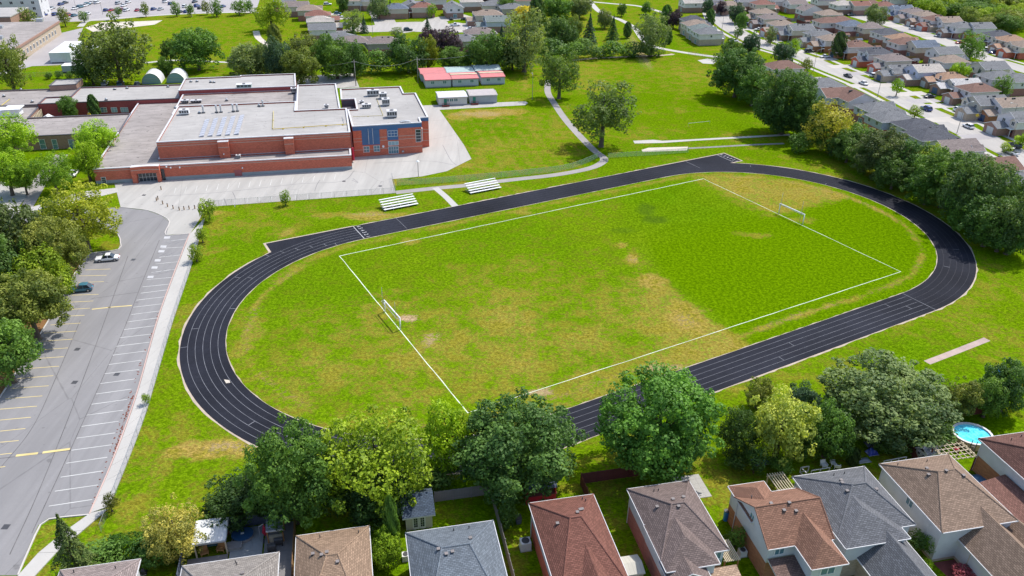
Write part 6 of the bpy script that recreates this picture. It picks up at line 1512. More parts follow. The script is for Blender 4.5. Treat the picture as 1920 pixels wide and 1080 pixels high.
p = at_house(H_C, 50.85, 58.2, 4.4); link('window', WINB, H_C, p, math.pi / 2, (1.0, 1, 1.1))
p = at_house(H_B, 37.2, 57.95, 4.2); link('window', WINB, H_B, p, 0, (1.2, 1, 1.2))
# porch roof of the salmon house, lower garage roof of the taupe house
mb = MB(); P = [at_house(H_C, *p) for p in ((43.2, 56.9, 3.5), (46.6, 56.9, 3.5), (46.6, 52.5, 2.7), (43.2, 52.5, 2.7))]; o = roof_mesh([[tuple(q) for q in P]]).build('porch_roof', [M['shingle'], M['trim']], H_C); o.color = (.15, .10, .085, 1)
mb = MB(); P = [at_house(H_B, *p) for p in ((35.3, 56.8, 3.6), (39.2, 56.8, 3.6), (39.2, 52.5, 2.6), (35.3, 52.5, 2.6))]; o = roof_mesh([[tuple(q) for q in P]]).build('porch_roof', [M['shingle'], M['trim']], H_B); o.color = (.40, .28, .2, 1)
P = [at_house(H_F, *p) for p in ((77.0, 64.0, 2.7), (81.2, 64.0, 3.6), (81.2, 54, 3.6), (77.0, 54, 2.7))]; o = roof_mesh([[tuple(q) for q in P]]).build('side_roof', [M['shingle'], M['trim']], H_F); o.color = (.20, .105, .085, 1)
mb = MB(); mb.prism([(p.x, p.y) for p in (at_house(H_F, 77.4, 63.7, 0), at_house(H_F, 81.3, 63.7, 0), at_house(H_F, 81.3, 54, 0), at_house(H_F, 77.4, 54, 0))], 0, 2.7, cap=False); mb.build('side_wall', M['brick_orange'], H_F)
# ------------------------------------------------------------------ portables
def portable(bl, br, depth, roof, wall, label, h=3.0, rise=.5, stripe=False, windows=2, door=None, back=False):
    a, b = SITE.px(*bl), SITE.px(*br); L = b.x - a.x; root = empty('portable_classroom', SITE.w((a.x + b.x) / 2, a.y), SITE.a); hx = L / 2 - .12
    mb = MB(); mb.prism([(-hx, 0), (hx, 0), (hx, depth), (-hx, depth)], .35, h, cap=False); gable_end(mb, 'x', -hx, 0, depth, h, rise * 2 / depth); gable_end(mb, 'x', hx, 0, depth, h, rise * 2 / depth)
    mb.build('wall', M['ribbed'], root).color = (*wall, 1)
    mb = MB(); mb.prism([(-hx + .05, .05), (hx - .05, .05), (hx - .05, depth - .05), (-hx + .05, depth - .05)], 0, .36, cap=False); mb.build('skirt', M['block_grey'], root)
    f = gable_faces(-hx - .2, hx + .2, -.3, depth + .3, h - .05, rise * 2 / (depth + .6))
    for q in f:
        m2 = roof_mesh([q], .18); o = m2.build('roof_panel', [M['ribbed'], M['red_paint'] if roof[0] > .35 and roof[1] < .25 else M['trim']], root); o.color = (*roof, 1)
    if stripe: mb = MB(); mb.box(-hx - .2, depth * .42, h + rise * .86, hx + .2, depth * .58, h + rise + .05); mb.build('ridge_panel', M['wood_pale'], root)
    if not back:
        for i in range(windows):
            x = -hx + L * (i + .6) / (windows + .2) if windows < 3 else -hx * .1 + (i - 1) * 1.5; put('window', WINB, root, x, 0, 1.9, 1.4, 1.1, '-y')
        if door is not None:
            mb = MB(); mb.box(door - .5, -.06, .4, door + .5, .02, 2.4); mb.build('door', M['green_door'], root)
            mb = MB(); mb.box(door - 1.2, -1.6, .1, door + 1.2, -.02, .38)
            for x in (door - 1.15, door, door + 1.15): mb.tube((x, -1.55, .3), (x, -1.55, 1.3), .05)
            mb.box(door - 1.2, -1.6, 1.25, door + 1.2, -1.5, 1.33); mb.build('entry_deck', M['wood_red'], root)
    return tag(root, label, 'portable classroom', 'portable classrooms')
RED = (.55, .19, .19); PW = (.50, .53, .58)
z = lambda x, y: (760 + x / 8, 110 + y / 8)
portable(z(300, 442), z(692, 425), 9.5, RED, PW, 'plain red roofed portable, left of the front three')
portable(z(705, 424), z(1098, 402), 9.5, RED, PW, 'red roofed portable with cream ridge, middle of the front three', stripe=True)
portable(z(1140, 397), z(1492, 377), 9.5, RED, PW, 'red roofed portable with cream ridge, right end of the front three', stripe=True)
portable(z(235, 345), z(612, 325), 9.0, RED, PW, 'red roofed portable, left of the back three', back=True)
portable(z(625, 325), z(1030, 300), 9.0, (.36, .46, .45), (.42, .50, .50), 'green grey roofed portable, middle of the back three', back=True)
portable(z(1045, 295), z(1430, 275), 9.5, (.42, .50, .48), (.42, .50, .50), 'green grey curved roof portable, right end of the back three', back=True, rise=.9)
portable(z(498, 712), z(930, 690), 7.6, (.60, .60, .64), (.55, .57, .55), 'white roofed portable with green door by the concrete walk', windows=3, door=-2.6)
portable(z(962, 682), z(1376, 660), 7.6, (.42, .38, .37), (.36, .40, .42), 'grey portable with red eaves and no front windows by the concrete walk', windows=0, door=-3.2)

# ------------------------------------------------------------------ hoop greenhouses
def hoop(fl, fr, depth, label):
    a, b = SITE.px(*fl), SITE.px(*fr); r = (b.x - a.x) / 2; root = empty('hoop_greenhouse', SITE.w((a.x + b.x) / 2, a.y), SITE.a); n = 12
    for k_ in range(3):
        mb = MB(); y0, y1 = depth * k_ / 3, depth * (k_ + 1) / 3 - .04
        A = [(-r * math.cos(math.pi * i / n), y0, r * 1.15 * math.sin(math.pi * i / n)) for i in range(n + 1)]; B = [(p[0], y1, p[2]) for p in A]; mb.strip(B, A); mb.build('cover_panel', M['win_white'] if k_ == 0 else M['trim'], root, True)
    mb = MB(); mb.add([(-r * .98 * math.cos(math.pi * i / n), .1, r * 1.12 * math.sin(math.pi * i / n)) for i in range(n + 1)], [tuple(range(n + 1))]); mb.build('end_panel', M['glass_pale'], root)
    mb = MB()
    for i in range(n):
        for y in (0, depth):
            p = [(-r * 1.01 * math.cos(math.pi * j / n), y, r * 1.16 * math.sin(math.pi * j / n)) for j in (i, i + 1)]; mb.tube(p[0], p[1], .06, n=4, cap=False)
    for zz in (1.0, 2.0): mb.tube((-r * .9, .02, zz), (r * .9, .02, zz), .05, n=4)
    mb.build('frame', M['galv'], root)
    return tag(root, label, 'greenhouse', 'hoop greenhouses')
hoop((266.5, 158), (302, 157), 8, 'hoop greenhouse behind the school, the left one'); hoop((313, 156), (347, 155), 8, 'hoop greenhouse behind the school, the right one')

# ------------------------------------------------------------------ depot and trailers at the upper left
dep = empty('depot_building', SITE.w(*SITE.px(36, 118)[:2]), SITE.a); d0 = SITE.px(36, 118); d1 = SITE.px(113, 64); Ld = d1.y - d0.y
mb = MB(); mb.prism([(-48, 0), (0, 0), (0, Ld), (-48, Ld)], 0, 5.2, cap=False); mb.build('wall', M['brick_beige'], dep)
mb = MB(); mb.prism([(-48.3, -.3), (.3, -.3), (.3, Ld + .3), (-48.3, Ld + .3)], 5.2, 5.75); mb.build('roof', [M['flat_roof_old']], dep)
mb = MB(); mb.prism([(-.1, -.35), (.36, -.35), (.36, Ld + .35), (-.1, Ld + .35)], 5.0, 5.85); mb.build('fascia', M['brick_brown'], dep)
for i in range(11): put('window', WIN, dep, 0, 8 + i * (Ld - 12) / 11, 2.4, 2.0, 2.0, '+x')
for x, y in ((-12, 20), (-20, 45), (-8, 60)): mb = MB(); mb.box(x - 1.4, y - 1, 5.7, x + 1.4, y + 1, 7.0); mb.build('roof_unit', M['galv'], dep)
tag(dep, 'long grey roofed depot with a row of dark windows at the upper left', 'building')
d2 = SITE.px(27, 62); dep2 = empty('depot_annex', SITE.w(d2.x, d2.y), SITE.a); mb = MB(); mb.prism([(-40, 0), (0, 0), (0, 26), (-40, 26)], 0, 7, cap=False); mb.build('wall', M['brick_brown'], dep2); mb = MB(); mb.prism([(-40.2, -.2), (.2, -.2), (.2, 26.2), (-40.2, 26.2)], 7, 7.4); mb.build('roof', M['flat_roof'], dep2)
tag(dep2, 'taller brown block joined behind the grey depot', 'building')
structure(sheet('depot_yard', pxpoly((-30, 150), (40, 117), (114, 62), (156, 52), (146, 76), (170, 112), (110, 122), (60, 124)), .014, M['lot_far']))
def boxy(p0, p1, depth, h, mat, label, name='storage_trailer'):
    a, b = SITE.px(*p0), SITE.px(*p1); root = empty(name, SITE.w((a.x + b.x) / 2, a.y), SITE.a); w = (b.x - a.x) / 2
    mb = MB(); mb.prism([(-w, 0), (w, 0), (w, depth), (-w, depth)], .4, h, cap=False); mb.build('body', M['ribbed'], root).color = (*mat, 1)
    mb = MB(); mb.prism([(-w - .05, -.05), (w + .05, -.05), (w + .05, depth + .05), (-w - .05, depth + .05)], h, h + .12); mb.build('roof', M['white_metal'], root)
    mb = MB(); mb.prism([(-w + .2, .2), (w - .2, .2), (w - .2, depth - .2), (-w + .2, depth - .2)], 0, .4, cap=False); mb.build('base', M['dark_metal'], root)
    mb = MB(); mb.box(w * .1, -.06, .4, w * .5, -.01, h - .2); mb.build('door', M['trim'], root)
    return tag(root, label, 'trailer')
boxy((96, 119), (135, 118), 12, 4.0, (.62, .64, .66), 'large white storage box beside the grey depot'); boxy((113, 104), (147, 103), 10, 3.6, (.45, .47, .5), 'grey storage box behind the large white one'); boxy((156, 105), (185, 104), 6, 3.0, (.62, .6, .6), 'white storage box half hidden by the great oak')
boxy((118, 137), (160, 135), 5, 2.6, (.36, .4, .44), 'low grey container behind the school at the fence')

# ------------------------------------------------------------------ far car park, white flats, streets, paths
structure(sheet('car_park', pxpoly((55, 44), (150, 40), (200, 38), (300, 28), (480, 22), (490, -12), (60, -12)), .012, M['lot_far']))
structure(ribbon('park_path', [at(*p) for p in ((150, 50), (170, 38), (250, 32), (340, 26), (440, 23), (485, 24))], 3, .016, M['slab']))
structure(ribbon('park_path', [at(*p) for p in ((270, 118), (330, 113), (430, 117), (440, 117))], 2.2, .016, M['slab'])); structure(ribbon('park_path', [at(*p) for p in ((480, 58), (484, 70), (498, 82), (506, 88))], 3, .016, M['sand']))
structure(sheet('dirt_patch', pxpoly((160, 52), (190, 42), (260, 40), (305, 38), (290, 46), (240, 52), (175, 60)), .013, M['sand']))
fl = empty('apartment_block', at(0, 34), SITE.a); mb = MB(); mb.prism([(-30, 0), (20, 0), (20, 14), (-30, 14)], 0, 12, cap=False); mb.build('wall', M['siding'], fl).color = (.6, .6, .6, 1)
roof_mesh(gable_faces(-30.5, 20.5, -.5, 14.5, 12, .35)).build('roof', [M['shingle'], M['trim']], fl).color = (.2, .2, .22, 1)
for i in range(10):
    for j in range(4): put('window', WIN, fl, -28 + i * 5, 0, 1.6 + j * 2.8, 1.6, 1.5, '-y')
for j in range(4): put('window', WIN, fl, 20, 4 + (j % 2) * 6, 1.6 + (j // 2) * 5.6, 1.6, 1.5, '+x')
tag(fl, 'white apartment block with dark windows in the upper left corner', 'building')
def road(pts, w, name='road', z=.016, mat='road'): return structure(ribbon(name, [at(*p) for p in pts], w, z, M[mat], step=4))
road(((1337, -8), (1344, 18), (1360, 45), (1395, 67), (1434, 85), (1503, 106), (1552, 127), (1606, 148), (1658, 170), (1734, 208), (1777, 226), (1808, 244), (1861, 268), (1895, 284), (1970, 322)), 10.5)
road(((1540, -8), (1582, 20), (1625, 35), (1671, 47), (1709, 58), (1745, 69), (1783, 82), (1830, 102), (1866, 114), (1900, 124), (1960, 142)), 10.5)
road(((1337, -8), (1420, -4), (1540, 2)), 9); road(((1345, 20), (1380, 26), (1400, 34)), 7)
road(((690, -10), (706, 15), (722, 42), (726, 56)), 11, mat='road'); road(((655, 52), (700, 54), (760, 52), (830, 54), (880, 46)), 17, mat='road', z=.02); road(((800, 60), (812, 44), (826, 36), (880, 30)), 12, z=.018); road(((725, 55), (760, 50), (800, 50), (840, 50)), 26, z=.012)
structure(ribbon('park_path', [at(*p) for p in ((1098, -8), (1112, 10), (1128, 24), (1165, 38), (1190, 53), (1205, 73), (1222, 86), (1262, 95), (1330, 105), (1400, 112))], 3.2, .013, M['slab']))
structure(ribbon('park_path', [at(*p) for p in ((1106, 3), (1150, 7), (1195, 11), (1235, 21), (1262, 30))], 3, .015, M['slab'])); structure(ribbon('worn_path', [at(*p) for p in ((1072, 113), (1120, 109), (1180, 106), (1250, 103), (1262, 101))], 2.0, .011, M['gravel_edge']))
structure(sheet('concrete_pad', pxpoly((1308, 113), (1326, 110), (1345, 113), (1338, 120), (1318, 119)), .012, M['slab']))
# drives and kerb walks of the two streets, in step with the houses
def drives(rows, frm, side, n0):
    for i, (x, y, *_) in enumerate(rows):
        c = SITE.l(at(x, y, 6.2)); x0 = c.x + side * 9.5
        for k_, (dy, w) in enumerate(((-1.2, 5.2),)):
            structure(sheet('driveway', [SITE.w(x0, c.y + dy - w / 2), SITE.w(x0 + side * frm, c.y + dy - w / 2), SITE.w(x0 + side * frm, c.y + dy + w / 2), SITE.w(x0, c.y + dy + w / 2)], .020 + .001 * (i % 2), M['drive' if i % 4 else 'lot_far']))
drives(SROW, 12, -1, 0); drives(NEAR, 9, 1, 0); drives(UROW, 11, -1, 0); drives(TROW, 9, 1, 0)
def walk_strip(pts, off):
    ln = smooth_line([at(*p) for p in pts], 4); l = offset_line(ln, off + .9); r = offset_line(ln, off - .9); mb = MB(); mb.strip([(p.x, p.y, .03) for p in l], [(p.x, p.y, .03) for p in r]); structure(mb.build('pavement', M['slab']))
NEAR_ST = ((1344, 18), (1360, 45), (1395, 67), (1434, 85), (1503, 106), (1552, 127), (1606, 148), (1658, 170), (1734, 208), (1777, 226), (1808, 244), (1861, 268), (1895, 284), (1970, 322))
walk_strip(NEAR_ST, 9.0); walk_strip(NEAR_ST, -8.2); walk_strip(((1582, 20), (1625, 35), (1671, 47), (1709, 58), (1745, 69), (1783, 82), (1830, 102), (1866, 114), (1900, 124), (1960, 142)), 8.5)
for i, (x, y, *_) in enumerate(ULEFT):
    if x in (556, 580, 596, 600, 604, 915, 932, 900):
        c = SITE.l(at(x, y, 6)); s = 1 if x < 700 else -1
        structure(sheet('driveway', [SITE.w(c.x + s * 8, c.y - 3), SITE.w(c.x + s * 22, c.y - 3), SITE.w(c.x + s * 22, c.y + 3), SITE.w(c.x + s * 8, c.y + 3)], .022 + .001 * (i % 2), M['drive']))

# ------------------------------------------------------------------ cars
def car_parts(kind):
    """body shell, glasshouse, wheels of one car type; length along x, nose at +x"""
    L, W, H = {'sedan': (4.6, 1.8, 1.42), 'suv': (4.6, 1.86, 1.68), 'pickup': (5.4, 1.9, 1.75), 'hatch': (4.1, 1.75, 1.48)}[kind]
    hx, hy = L / 2, W / 2; belt = .86 if kind != 'suv' else .95; hood = belt - .02
    prof = {'sedan': ((-.98, .72), (-.60, .99), (-.28, 1.40), (.12, 1.42), (.46, .92), (.97, .70)), 'hatch': ((-.98, .75), (-.86, 1.02), (-.60, 1.44), (.10, 1.48), (.48, .98), (.97, .74)),
            'suv': ((-.98, .85), (-.92, 1.10), (-.78, 1.62), (.12, 1.68), (.46, 1.05), (.97, .86)), 'pickup': ((-.98, .95), (-.25, .98), (-.18, 1.70), (.14, 1.75), (.40, 1.10), (.97, .95))}[kind]
    body = MB()
    # lower shell: tapered plan, rounded ends
    st = [(-1.0, .45, .68, .80), (-.93, .30, .78 * 1, .93), (-.6, .26, 1.0, .98), (0, .26, 1.0, 1.0), (.6, .26, .98, .98), (.93, .30, .86, .92), (1.0, .42, .70, .80)]
    rows = []
    topz = lambda f: np.interp(f, [p[0] for p in prof], [min(p[1], belt if kind != 'pickup' else .98) for p in prof])
    for f, zb, _, wf in st:
        y = hy * wf; zt = float(topz(f)); x = f * hx
        rows.append([(x, -y * .92, zb), (x, -y, zb + .18), (x, -y, zt - .12), (x, -y * .90, zt), (x, y * .90, zt), (x, y, zt - .12), (x, y, zb + .18), (x, y * .92, zb)])
    n = 8
    for i in range(len(rows) - 1):
        body.add(rows[i] + rows[i + 1], [(j, n + j, n + (j + 1) % n, (j + 1) % n) for j in range(n)])
    body.add(rows[0], [tuple(range(n))]); body.add(rows[-1], [tuple(range(n))[::-1]])
    # roof skin
    a, b = prof[2], prof[3]; zt = max(a[1], b[1]); wr = hy * .72
    body.add([(a[0] * hx, -wr, a[1]), (b[0] * hx, -wr, b[1]), (b[0] * hx, wr, b[1]), (a[0] * hx, wr, a[1]), ((a[0] + b[0]) / 2 * hx, -wr * .9, zt + .05), ((a[0] + b[0]) / 2 * hx, wr * .9, zt + .05)], [(0, 1, 4), (1, 2, 5, 4), (2, 3, 5), (3, 0, 4, 5)])
    glass = MB(); c, d = prof[1], prof[4]; wb = hy * .93; zb = belt - .03
    q = [(c[0] * hx, -wb, zb), (d[0] * hx, -wb, zb), (d[0] * hx, wb, zb), (c[0] * hx, wb, zb), (a[0] * hx, -wr, a[1] - .02), (b[0] * hx, -wr, b[1] - .02), (b[0] * hx, wr, b[1] - .02), (a[0] * hx, wr, a[1] - .02)]
    glass.add(q, [(0, 1, 5, 4), (1, 2, 6, 5), (2, 3, 7, 6), (3, 0, 4, 7)])
    for s in (-1, 1):                                   # door pillars in body colour
        for f in ((a[0] + b[0]) / 2,):
            body.add([(f * hx - .06, s * (wb + .01), zb), (f * hx + .06, s * (wb + .01), zb), (f * hx + .05, s * (wr + .01), zt - .03), (f * hx - .05, s * (wr + .01), zt - .03)], [(0, 1, 2, 3)])
    if kind == 'pickup': glass.add([(-.94 * hx, -hy * .8, .99), (-.3 * hx, -hy * .8, .99), (-.3 * hx, hy * .8, .99), (-.94 * hx, hy * .8, .99)], [(0, 1, 2, 3)])
    wheel = MB(); r = .33 if kind not in ('suv', 'pickup') else .37
    wheel.tube((0, -.11, 0), (0, .11, 0), r, n=14); wheel.tube((0, -.125, 0), (0, .125, 0), r * .62, n=10, m=1)
    lamps = MB(); tails = MB()
    for s in (-1, 1):
        lamps.box(hx * .93, s * hy * .62 - .18, .58, hx * .985, s * hy * .62 + .18, .74); tails.box(-hx * .995, s * hy * .66 - .16, .66, -hx * .95, s * hy * .66 + .16, .86)
    wx = hx * .62
    return dict(body=body.mesh('body', [M['car_paint']], True), glass=glass.mesh('windows', [M['glass']]), wheel=wheel.mesh('wheel', [M['tyre'], M['hub']]), lamp=lamps.mesh('headlight', [M['head_lamp']]), tail=tails.mesh('tail_light', [M['tail_lamp']]),
                pos=[(s1 * wx, s2 * (hy - .1), r) for s1 in (-1, 1) for s2 in (-1, 1)])
CARS = {k_: car_parts(k_) for k_ in ('sedan', 'suv', 'pickup', 'hatch')}
def car(px, py, kind, col, deg, label, group=None, near=False):
    p = at(px, py, .5); root = empty('parked_car', (p.x, p.y, .03), SITE.a + R(deg)); c = CARS[kind]
    link('body', c['body'], root).color = (*col, 1); link('windows', c['glass'], root)
    for q in c['pos']: link('wheel', c['wheel'], root, q)
    if near: link('headlight', c['lamp'], root); link('tail_light', c['tail'], root)
    return tag(root, label, 'car', group)
CW, CS, CK, CB, CR_, CT, CG = (.75, .75, .76), (.42, .44, .47), (.018, .02, .025), (.015, .04, .22), (.38, .01, .02), (.05, .16, .22), (.02, .05, .045)
car(202, 484, 'sedan', CW, 180 + 2, 'white sedan parked alone in the near lot by the grass island', 'cars in the near parking lot', True)
car(153, 541, 'hatch', CT, 180 + 2, 'teal blue hatchback under the olive tree in the near lot', 'cars in the near parking lot', True)
car(138, 325, 'sedan', CW, 90, 'white car on the front drive beside the lime trees', 'cars on the front drive'); car(40, 341, 'suv', CW, 10, 'white van on the front drive at the left', 'cars on the front drive')
car(197, 157, 'suv', CS, 90, 'silver blue car parked behind the school', 'cars behind the school'); car(226, 157, 'suv', CT, 90, 'dark teal car parked behind the school', 'cars behind the school'); car(257, 158, 'sedan', CK, 90, 'black car beside the hoop greenhouse', 'cars behind the school')
G = 'cars on the near street'
for a in ((1800, 206, 'suv', CW, 0, 'large white suv in a drive of the near street'), (1816, 237, 'hatch', CW, -78 + 168, 'white hatchback at the kerb below the orange sign'), (1845, 223, 'sedan', CB, 0, 'bright blue car beside the orange sign'), (1737, 204, 'suv', CB, 90, 'dark blue suv at the kerb behind the small verge tree'), (1743, 181, 'sedan', CK, 0, 'black car in the drive of the whitish roofed house'),
          (1641, 142, 'suv', CW, 0, 'white suv in a drive before the grey gabled house'), (1619, 156, 'sedan', CW, 90, 'white sedan driving along the near street'), (1590, 142, 'sedan', CK, 90, 'black sedan at the kerb of the near street'), (1517, 96, 'suv', CK, 0, 'black suv before the sandy brick garage'), (1547, 106, 'sedan', CW, 0, 'white sedan beside the tall poplar'), (1457, 70, 'sedan', CS, 0, 'silver car before the red garage house'),
          (1404, 47, 'suv', CB, 0, 'dark blue car at the street bend'), (1423, 55, 'sedan', CW, 0, 'white car in the pair at the street bend'), (1432, 54, 'sedan', CK, 0, 'black car in the pair at the street bend'), (1376, 77, 'suv', CW, 20, 'white suv by the grey corner house'), (1902, 273, 'suv', CK, 90, 'dark car at the right edge of the near street'), (1895, 285, 'pickup', CW, 90, 'white pickup at the right edge of the near street')): car(*a, G)
G = 'cars on the second street'
for a in ((1712, 53, 'suv', CW, 0, 'white car in the first drive of the second street'), (1760, 67, 'sedan', CS, 0, 'silver car before the brown brick garage of the second street'), (1800, 80, 'sedan', CR_, 0, 'red car on the second street'), (1851, 93, 'suv', CW, 0, 'white car behind the open green tree'), (1863, 98, 'sedan', CB, 0, 'dark blue car behind the open green tree'), (1889, 105, 'sedan', CW, 0, 'white car near the right edge of the second street'),
          (1595, 28, 'pickup', CG, 0, 'dark green pickup at the head of the second street'), (1610, 17, 'sedan', CK, 0, 'black car at the head of the second street'), (1633, 27, 'pickup', CW, 0, 'white pickup at the head of the second street'), (1850, 84, 'suv', CK, 0, 'black car at the drive left of the dark blue one')): car(*a, G)
G = 'cars in the upper left streets'
for a in ((765, 56, 'suv', CG, 0, 'dark green suv on the turning circle'), (853, 47, 'pickup', CW, 0, 'white pickup on the turning circle'), (846, 35, 'sedan', CK, 90, 'black car before the double garage'), (872, 36, 'sedan', CK, 0, 'black car in the row by the tan hip roof'), (881, 39, 'suv', CB, 0, 'dark blue car in the row by the tan hip roof'), (891, 41, 'suv', CW, 0, 'white van in the row by the tan hip roof'), (633, 25, 'hatch', CT, 0, 'teal car by the red brown row house'), (636, 31, 'sedan', CW, 0, 'white car by the pale grey row house'), (646, 45, 'sedan', CS, 0, 'silver car by the grey row house'), (614, 8, 'suv', CW, 0, 'white car at the top of the row houses'), (882, 54, 'sedan', CW, 0, 'white car beside the brown roof')): car(*a, G)
G = 'cars in the far car park'
FAR = ((75, 29, CW), (82, 28, CB), (104, 27, CB), (129, 28, CR_), (139, 29, CT), (92, 17, CW), (97, 15, CS), (114, 8, CB), (122, 5, CK), (140, 16, CW), (150, 13, CT), (155, 11, CS), (160, 10, CW), (164, 8, CT), (172, 5, CW), (182, 5, CW), (199, 19, CB), (209, 19, CR_), (229, 18, CR_), (237, 19, CW), (258, 19, CR_), (268, 20, CW), (288, 17, CB), (301, 17, CS), (320, 7, CB), (338, 22, CK), (347, 12, CW), (349, 22, CB), (369, 11, CB), (375, 15, CK), (418, 12, CB), (232, 10, CW), (222, 6, CS), (164, 26, CW), (240, 4, CW), (310, 3, CW), (365, 3, CK))
for i, (x, y, cc) in enumerate(sorted(FAR)):
    nm = {CW: 'white', CB: 'blue', CR_: 'red', CT: 'teal', CS: 'silver', CK: 'black'}[cc]
    car(x, y, ('sedan', 'suv', 'hatch')[i % 3], cc, 70, f'{nm} car, {ordinal(i)} from the left in the far car park', G)

# ------------------------------------------------------------------ poles, wires, lamps, signs
def pole(px, py, h, label, name='utility_pole', arm=True):
    root = empty(name, at(px, py)); mb = MB(); mb.tube((0, 0, 0), (0, 0, h), .17, .11, n=8); mb.build('shaft', M['pole'], root, True)
    if arm:
        mb = MB(); mb.box(-1.0, -.06, h - .9, 1.0, .06, h - .75); mb.build('crossarm', M['pole'], root)
        for x in (-.8, .8): mb = MB(); mb.tube((x, 0, h - .75), (x, 0, h - .5), .06); mb.build('insulator', M['galv'], root)
    tag(root, label, 'pole', 'utility poles'); return at(px, py) + Vector((0, 0, h - .5))
t1 = pole(667.5, 161, 9.5, 'utility pole by the paved rear yard of the school'); t2 = pole(784, 156, 9.5, 'utility pole at the left end of the portables'); t3 = pole(937, 128, 9.0, 'utility pole at the right end of the portables')
def wire(a, b, sag, label):
    mb = MB(); P = [a.lerp(b, i / 12) - Vector((0, 0, sag * (1 - (2 * i / 12 - 1) ** 2))) for i in range(13)]
    for p, q in zip(P, P[1:]): mb.tube(p, q, .045, n=4, cap=False)
    tag(mb.build('power_line', M['galv']), label, 'wire', 'power lines')
wire(t1, t2, 2.2, 'sagging power line from the rear yard pole to the portables'); wire(t2, t3, 1.6, 'power line over the portables'); wire(t1, at(560, 150) + Vector((0, 0, 5.5)), 1.0, 'power line from the rear yard pole to the school roof')
def street_lamp(px, py, h, label, deg=0, armlen=2.2):
    root = empty('street_lamp', at(px, py), SITE.a + R(deg)); mb = MB(); mb.tube((0, 0, 0), (0, 0, h), .10, .06, n=7); mb.build('shaft', M['pole'], root)
    mb = MB(); mb.tube((0, 0, h - .1), (armlen, 0, h + .5), .05, n=5); mb.build('arm', M['galv'], root); mb = MB(); mb.box(armlen - .1, -.16, h + .42, armlen + .7, .16, h + .58); mb.build('lamp_head', M['galv'], root)
    return tag(root, label, 'street lamp', 'street lamps')
street_lamp(1525, 134, 8.5, 'street lamp beside the brown and slate roofs'); street_lamp(1645, 182, 8, 'street lamp beside the brown gabled house', 0); street_lamp(1794, 250, 9.5, 'street lamp beside the dark roofs at the right', 0); street_lamp(1424, 74, 7.5, 'street lamp near the street bend', 180); street_lamp(1353, 60, 7.5, 'street lamp left of the street bend'); street_lamp(1755, 62, 7.5, 'street lamp on the second street', 180)
street_lamp(998, 187, 8.5, 'lone lamp post beyond the portables', 90, .8); street_lamp(724, 36, 7.5, 'street lamp on the upper left street', 180); street_lamp(699, 66, 8, 'lamp post at the upper left corner', 90, .6); street_lamp(193, 28, 8, 'lamp post in the far car park', 0); street_lamp(144, 22, 8, 'lamp post at the left of the far car park', 0); street_lamp(1896, 232, 6.5, 'street lamp at the right edge before the garages', 180)
lp = empty('yard_lamp', at(784.5, 331)); mb = MB(); mb.tube((0, 0, 0), (0, 0, 4.2), .08, .06, n=8); mb.build('shaft', M['dark_metal'], lp); mb = MB(); mb.tube((0, 0, 4.2), (0, 0, 4.5), .5, .2, n=12); mb.build('lamp_head', M['win_white'], lp); tag(lp, 'short lamp post on the paved yard before the blue wing', 'lamp')
sg = empty('warning_sign', at(1828, 231), SITE.a - 1.2); mb = MB(); mb.tube((0, 0, 0), (0, 0, 2.6), .04); mb.build('post', M['galv'], sg); mb = MB(); mb.add([(0, -.03, 2.0), (.65, -.03, 2.65), (0, -.03, 3.3), (-.65, -.03, 2.65), (0, .03, 2.0), (.65, .03, 2.65), (0, .03, 3.3), (-.65, .03, 2.65)], [(0, 1, 2, 3), (7, 6, 5, 4), (0, 4, 5, 1), (1, 5, 6, 2), (2, 6, 7, 3), (3, 7, 4, 0)]); mb.build('sign_panel', M['yellow'], sg); tag(sg, 'orange diamond sign beside the bright blue car', 'sign')
fg = empty('small_goal', at(1310, 236), SITE.a + .15); mb = MB(); mb.tube((-4, 0, 0), (-4, 0, 1.2), .03); mb.tube((4, 0, 0), (4, 0, 1.2), .03); mb.build('goal_post', M['galv'], fg); mb = MB(); mb.tube((-4, 0, 1.2), (4, 0, 1.2), .05); mb.build('crossbar', M['galv'], fg); tag(fg, 'faint white goal on the lawn right of the great solitary oak', 'goal')
fg = empty('small_goal', at(379, 31), SITE.a); mb = MB(); mb.tube((-5, 0, 0), (-5, 0, 2.4), .09); mb.tube((5, 0, 0), (5, 0, 2.4), .09); mb.build('goal_post', M['win_white'], fg); mb = MB(); mb.tube((-5, 0, 2.4), (5, 0, 2.4), .09); mb.build('crossbar', M['win_white'], fg); tag(fg, 'white goal at the far edge of the upper left lawn', 'goal')
chain_fence(((0, 147), (160, 140), (430, 128), (500, 124)), 'chain link fence on the lawn behind the school', 1.6, 6.0)
chain_fence(((1290, 102), (1330, 112), (1350, 116)), 'short chain link fence at the top corner of the far field', 1.6, 4.0)
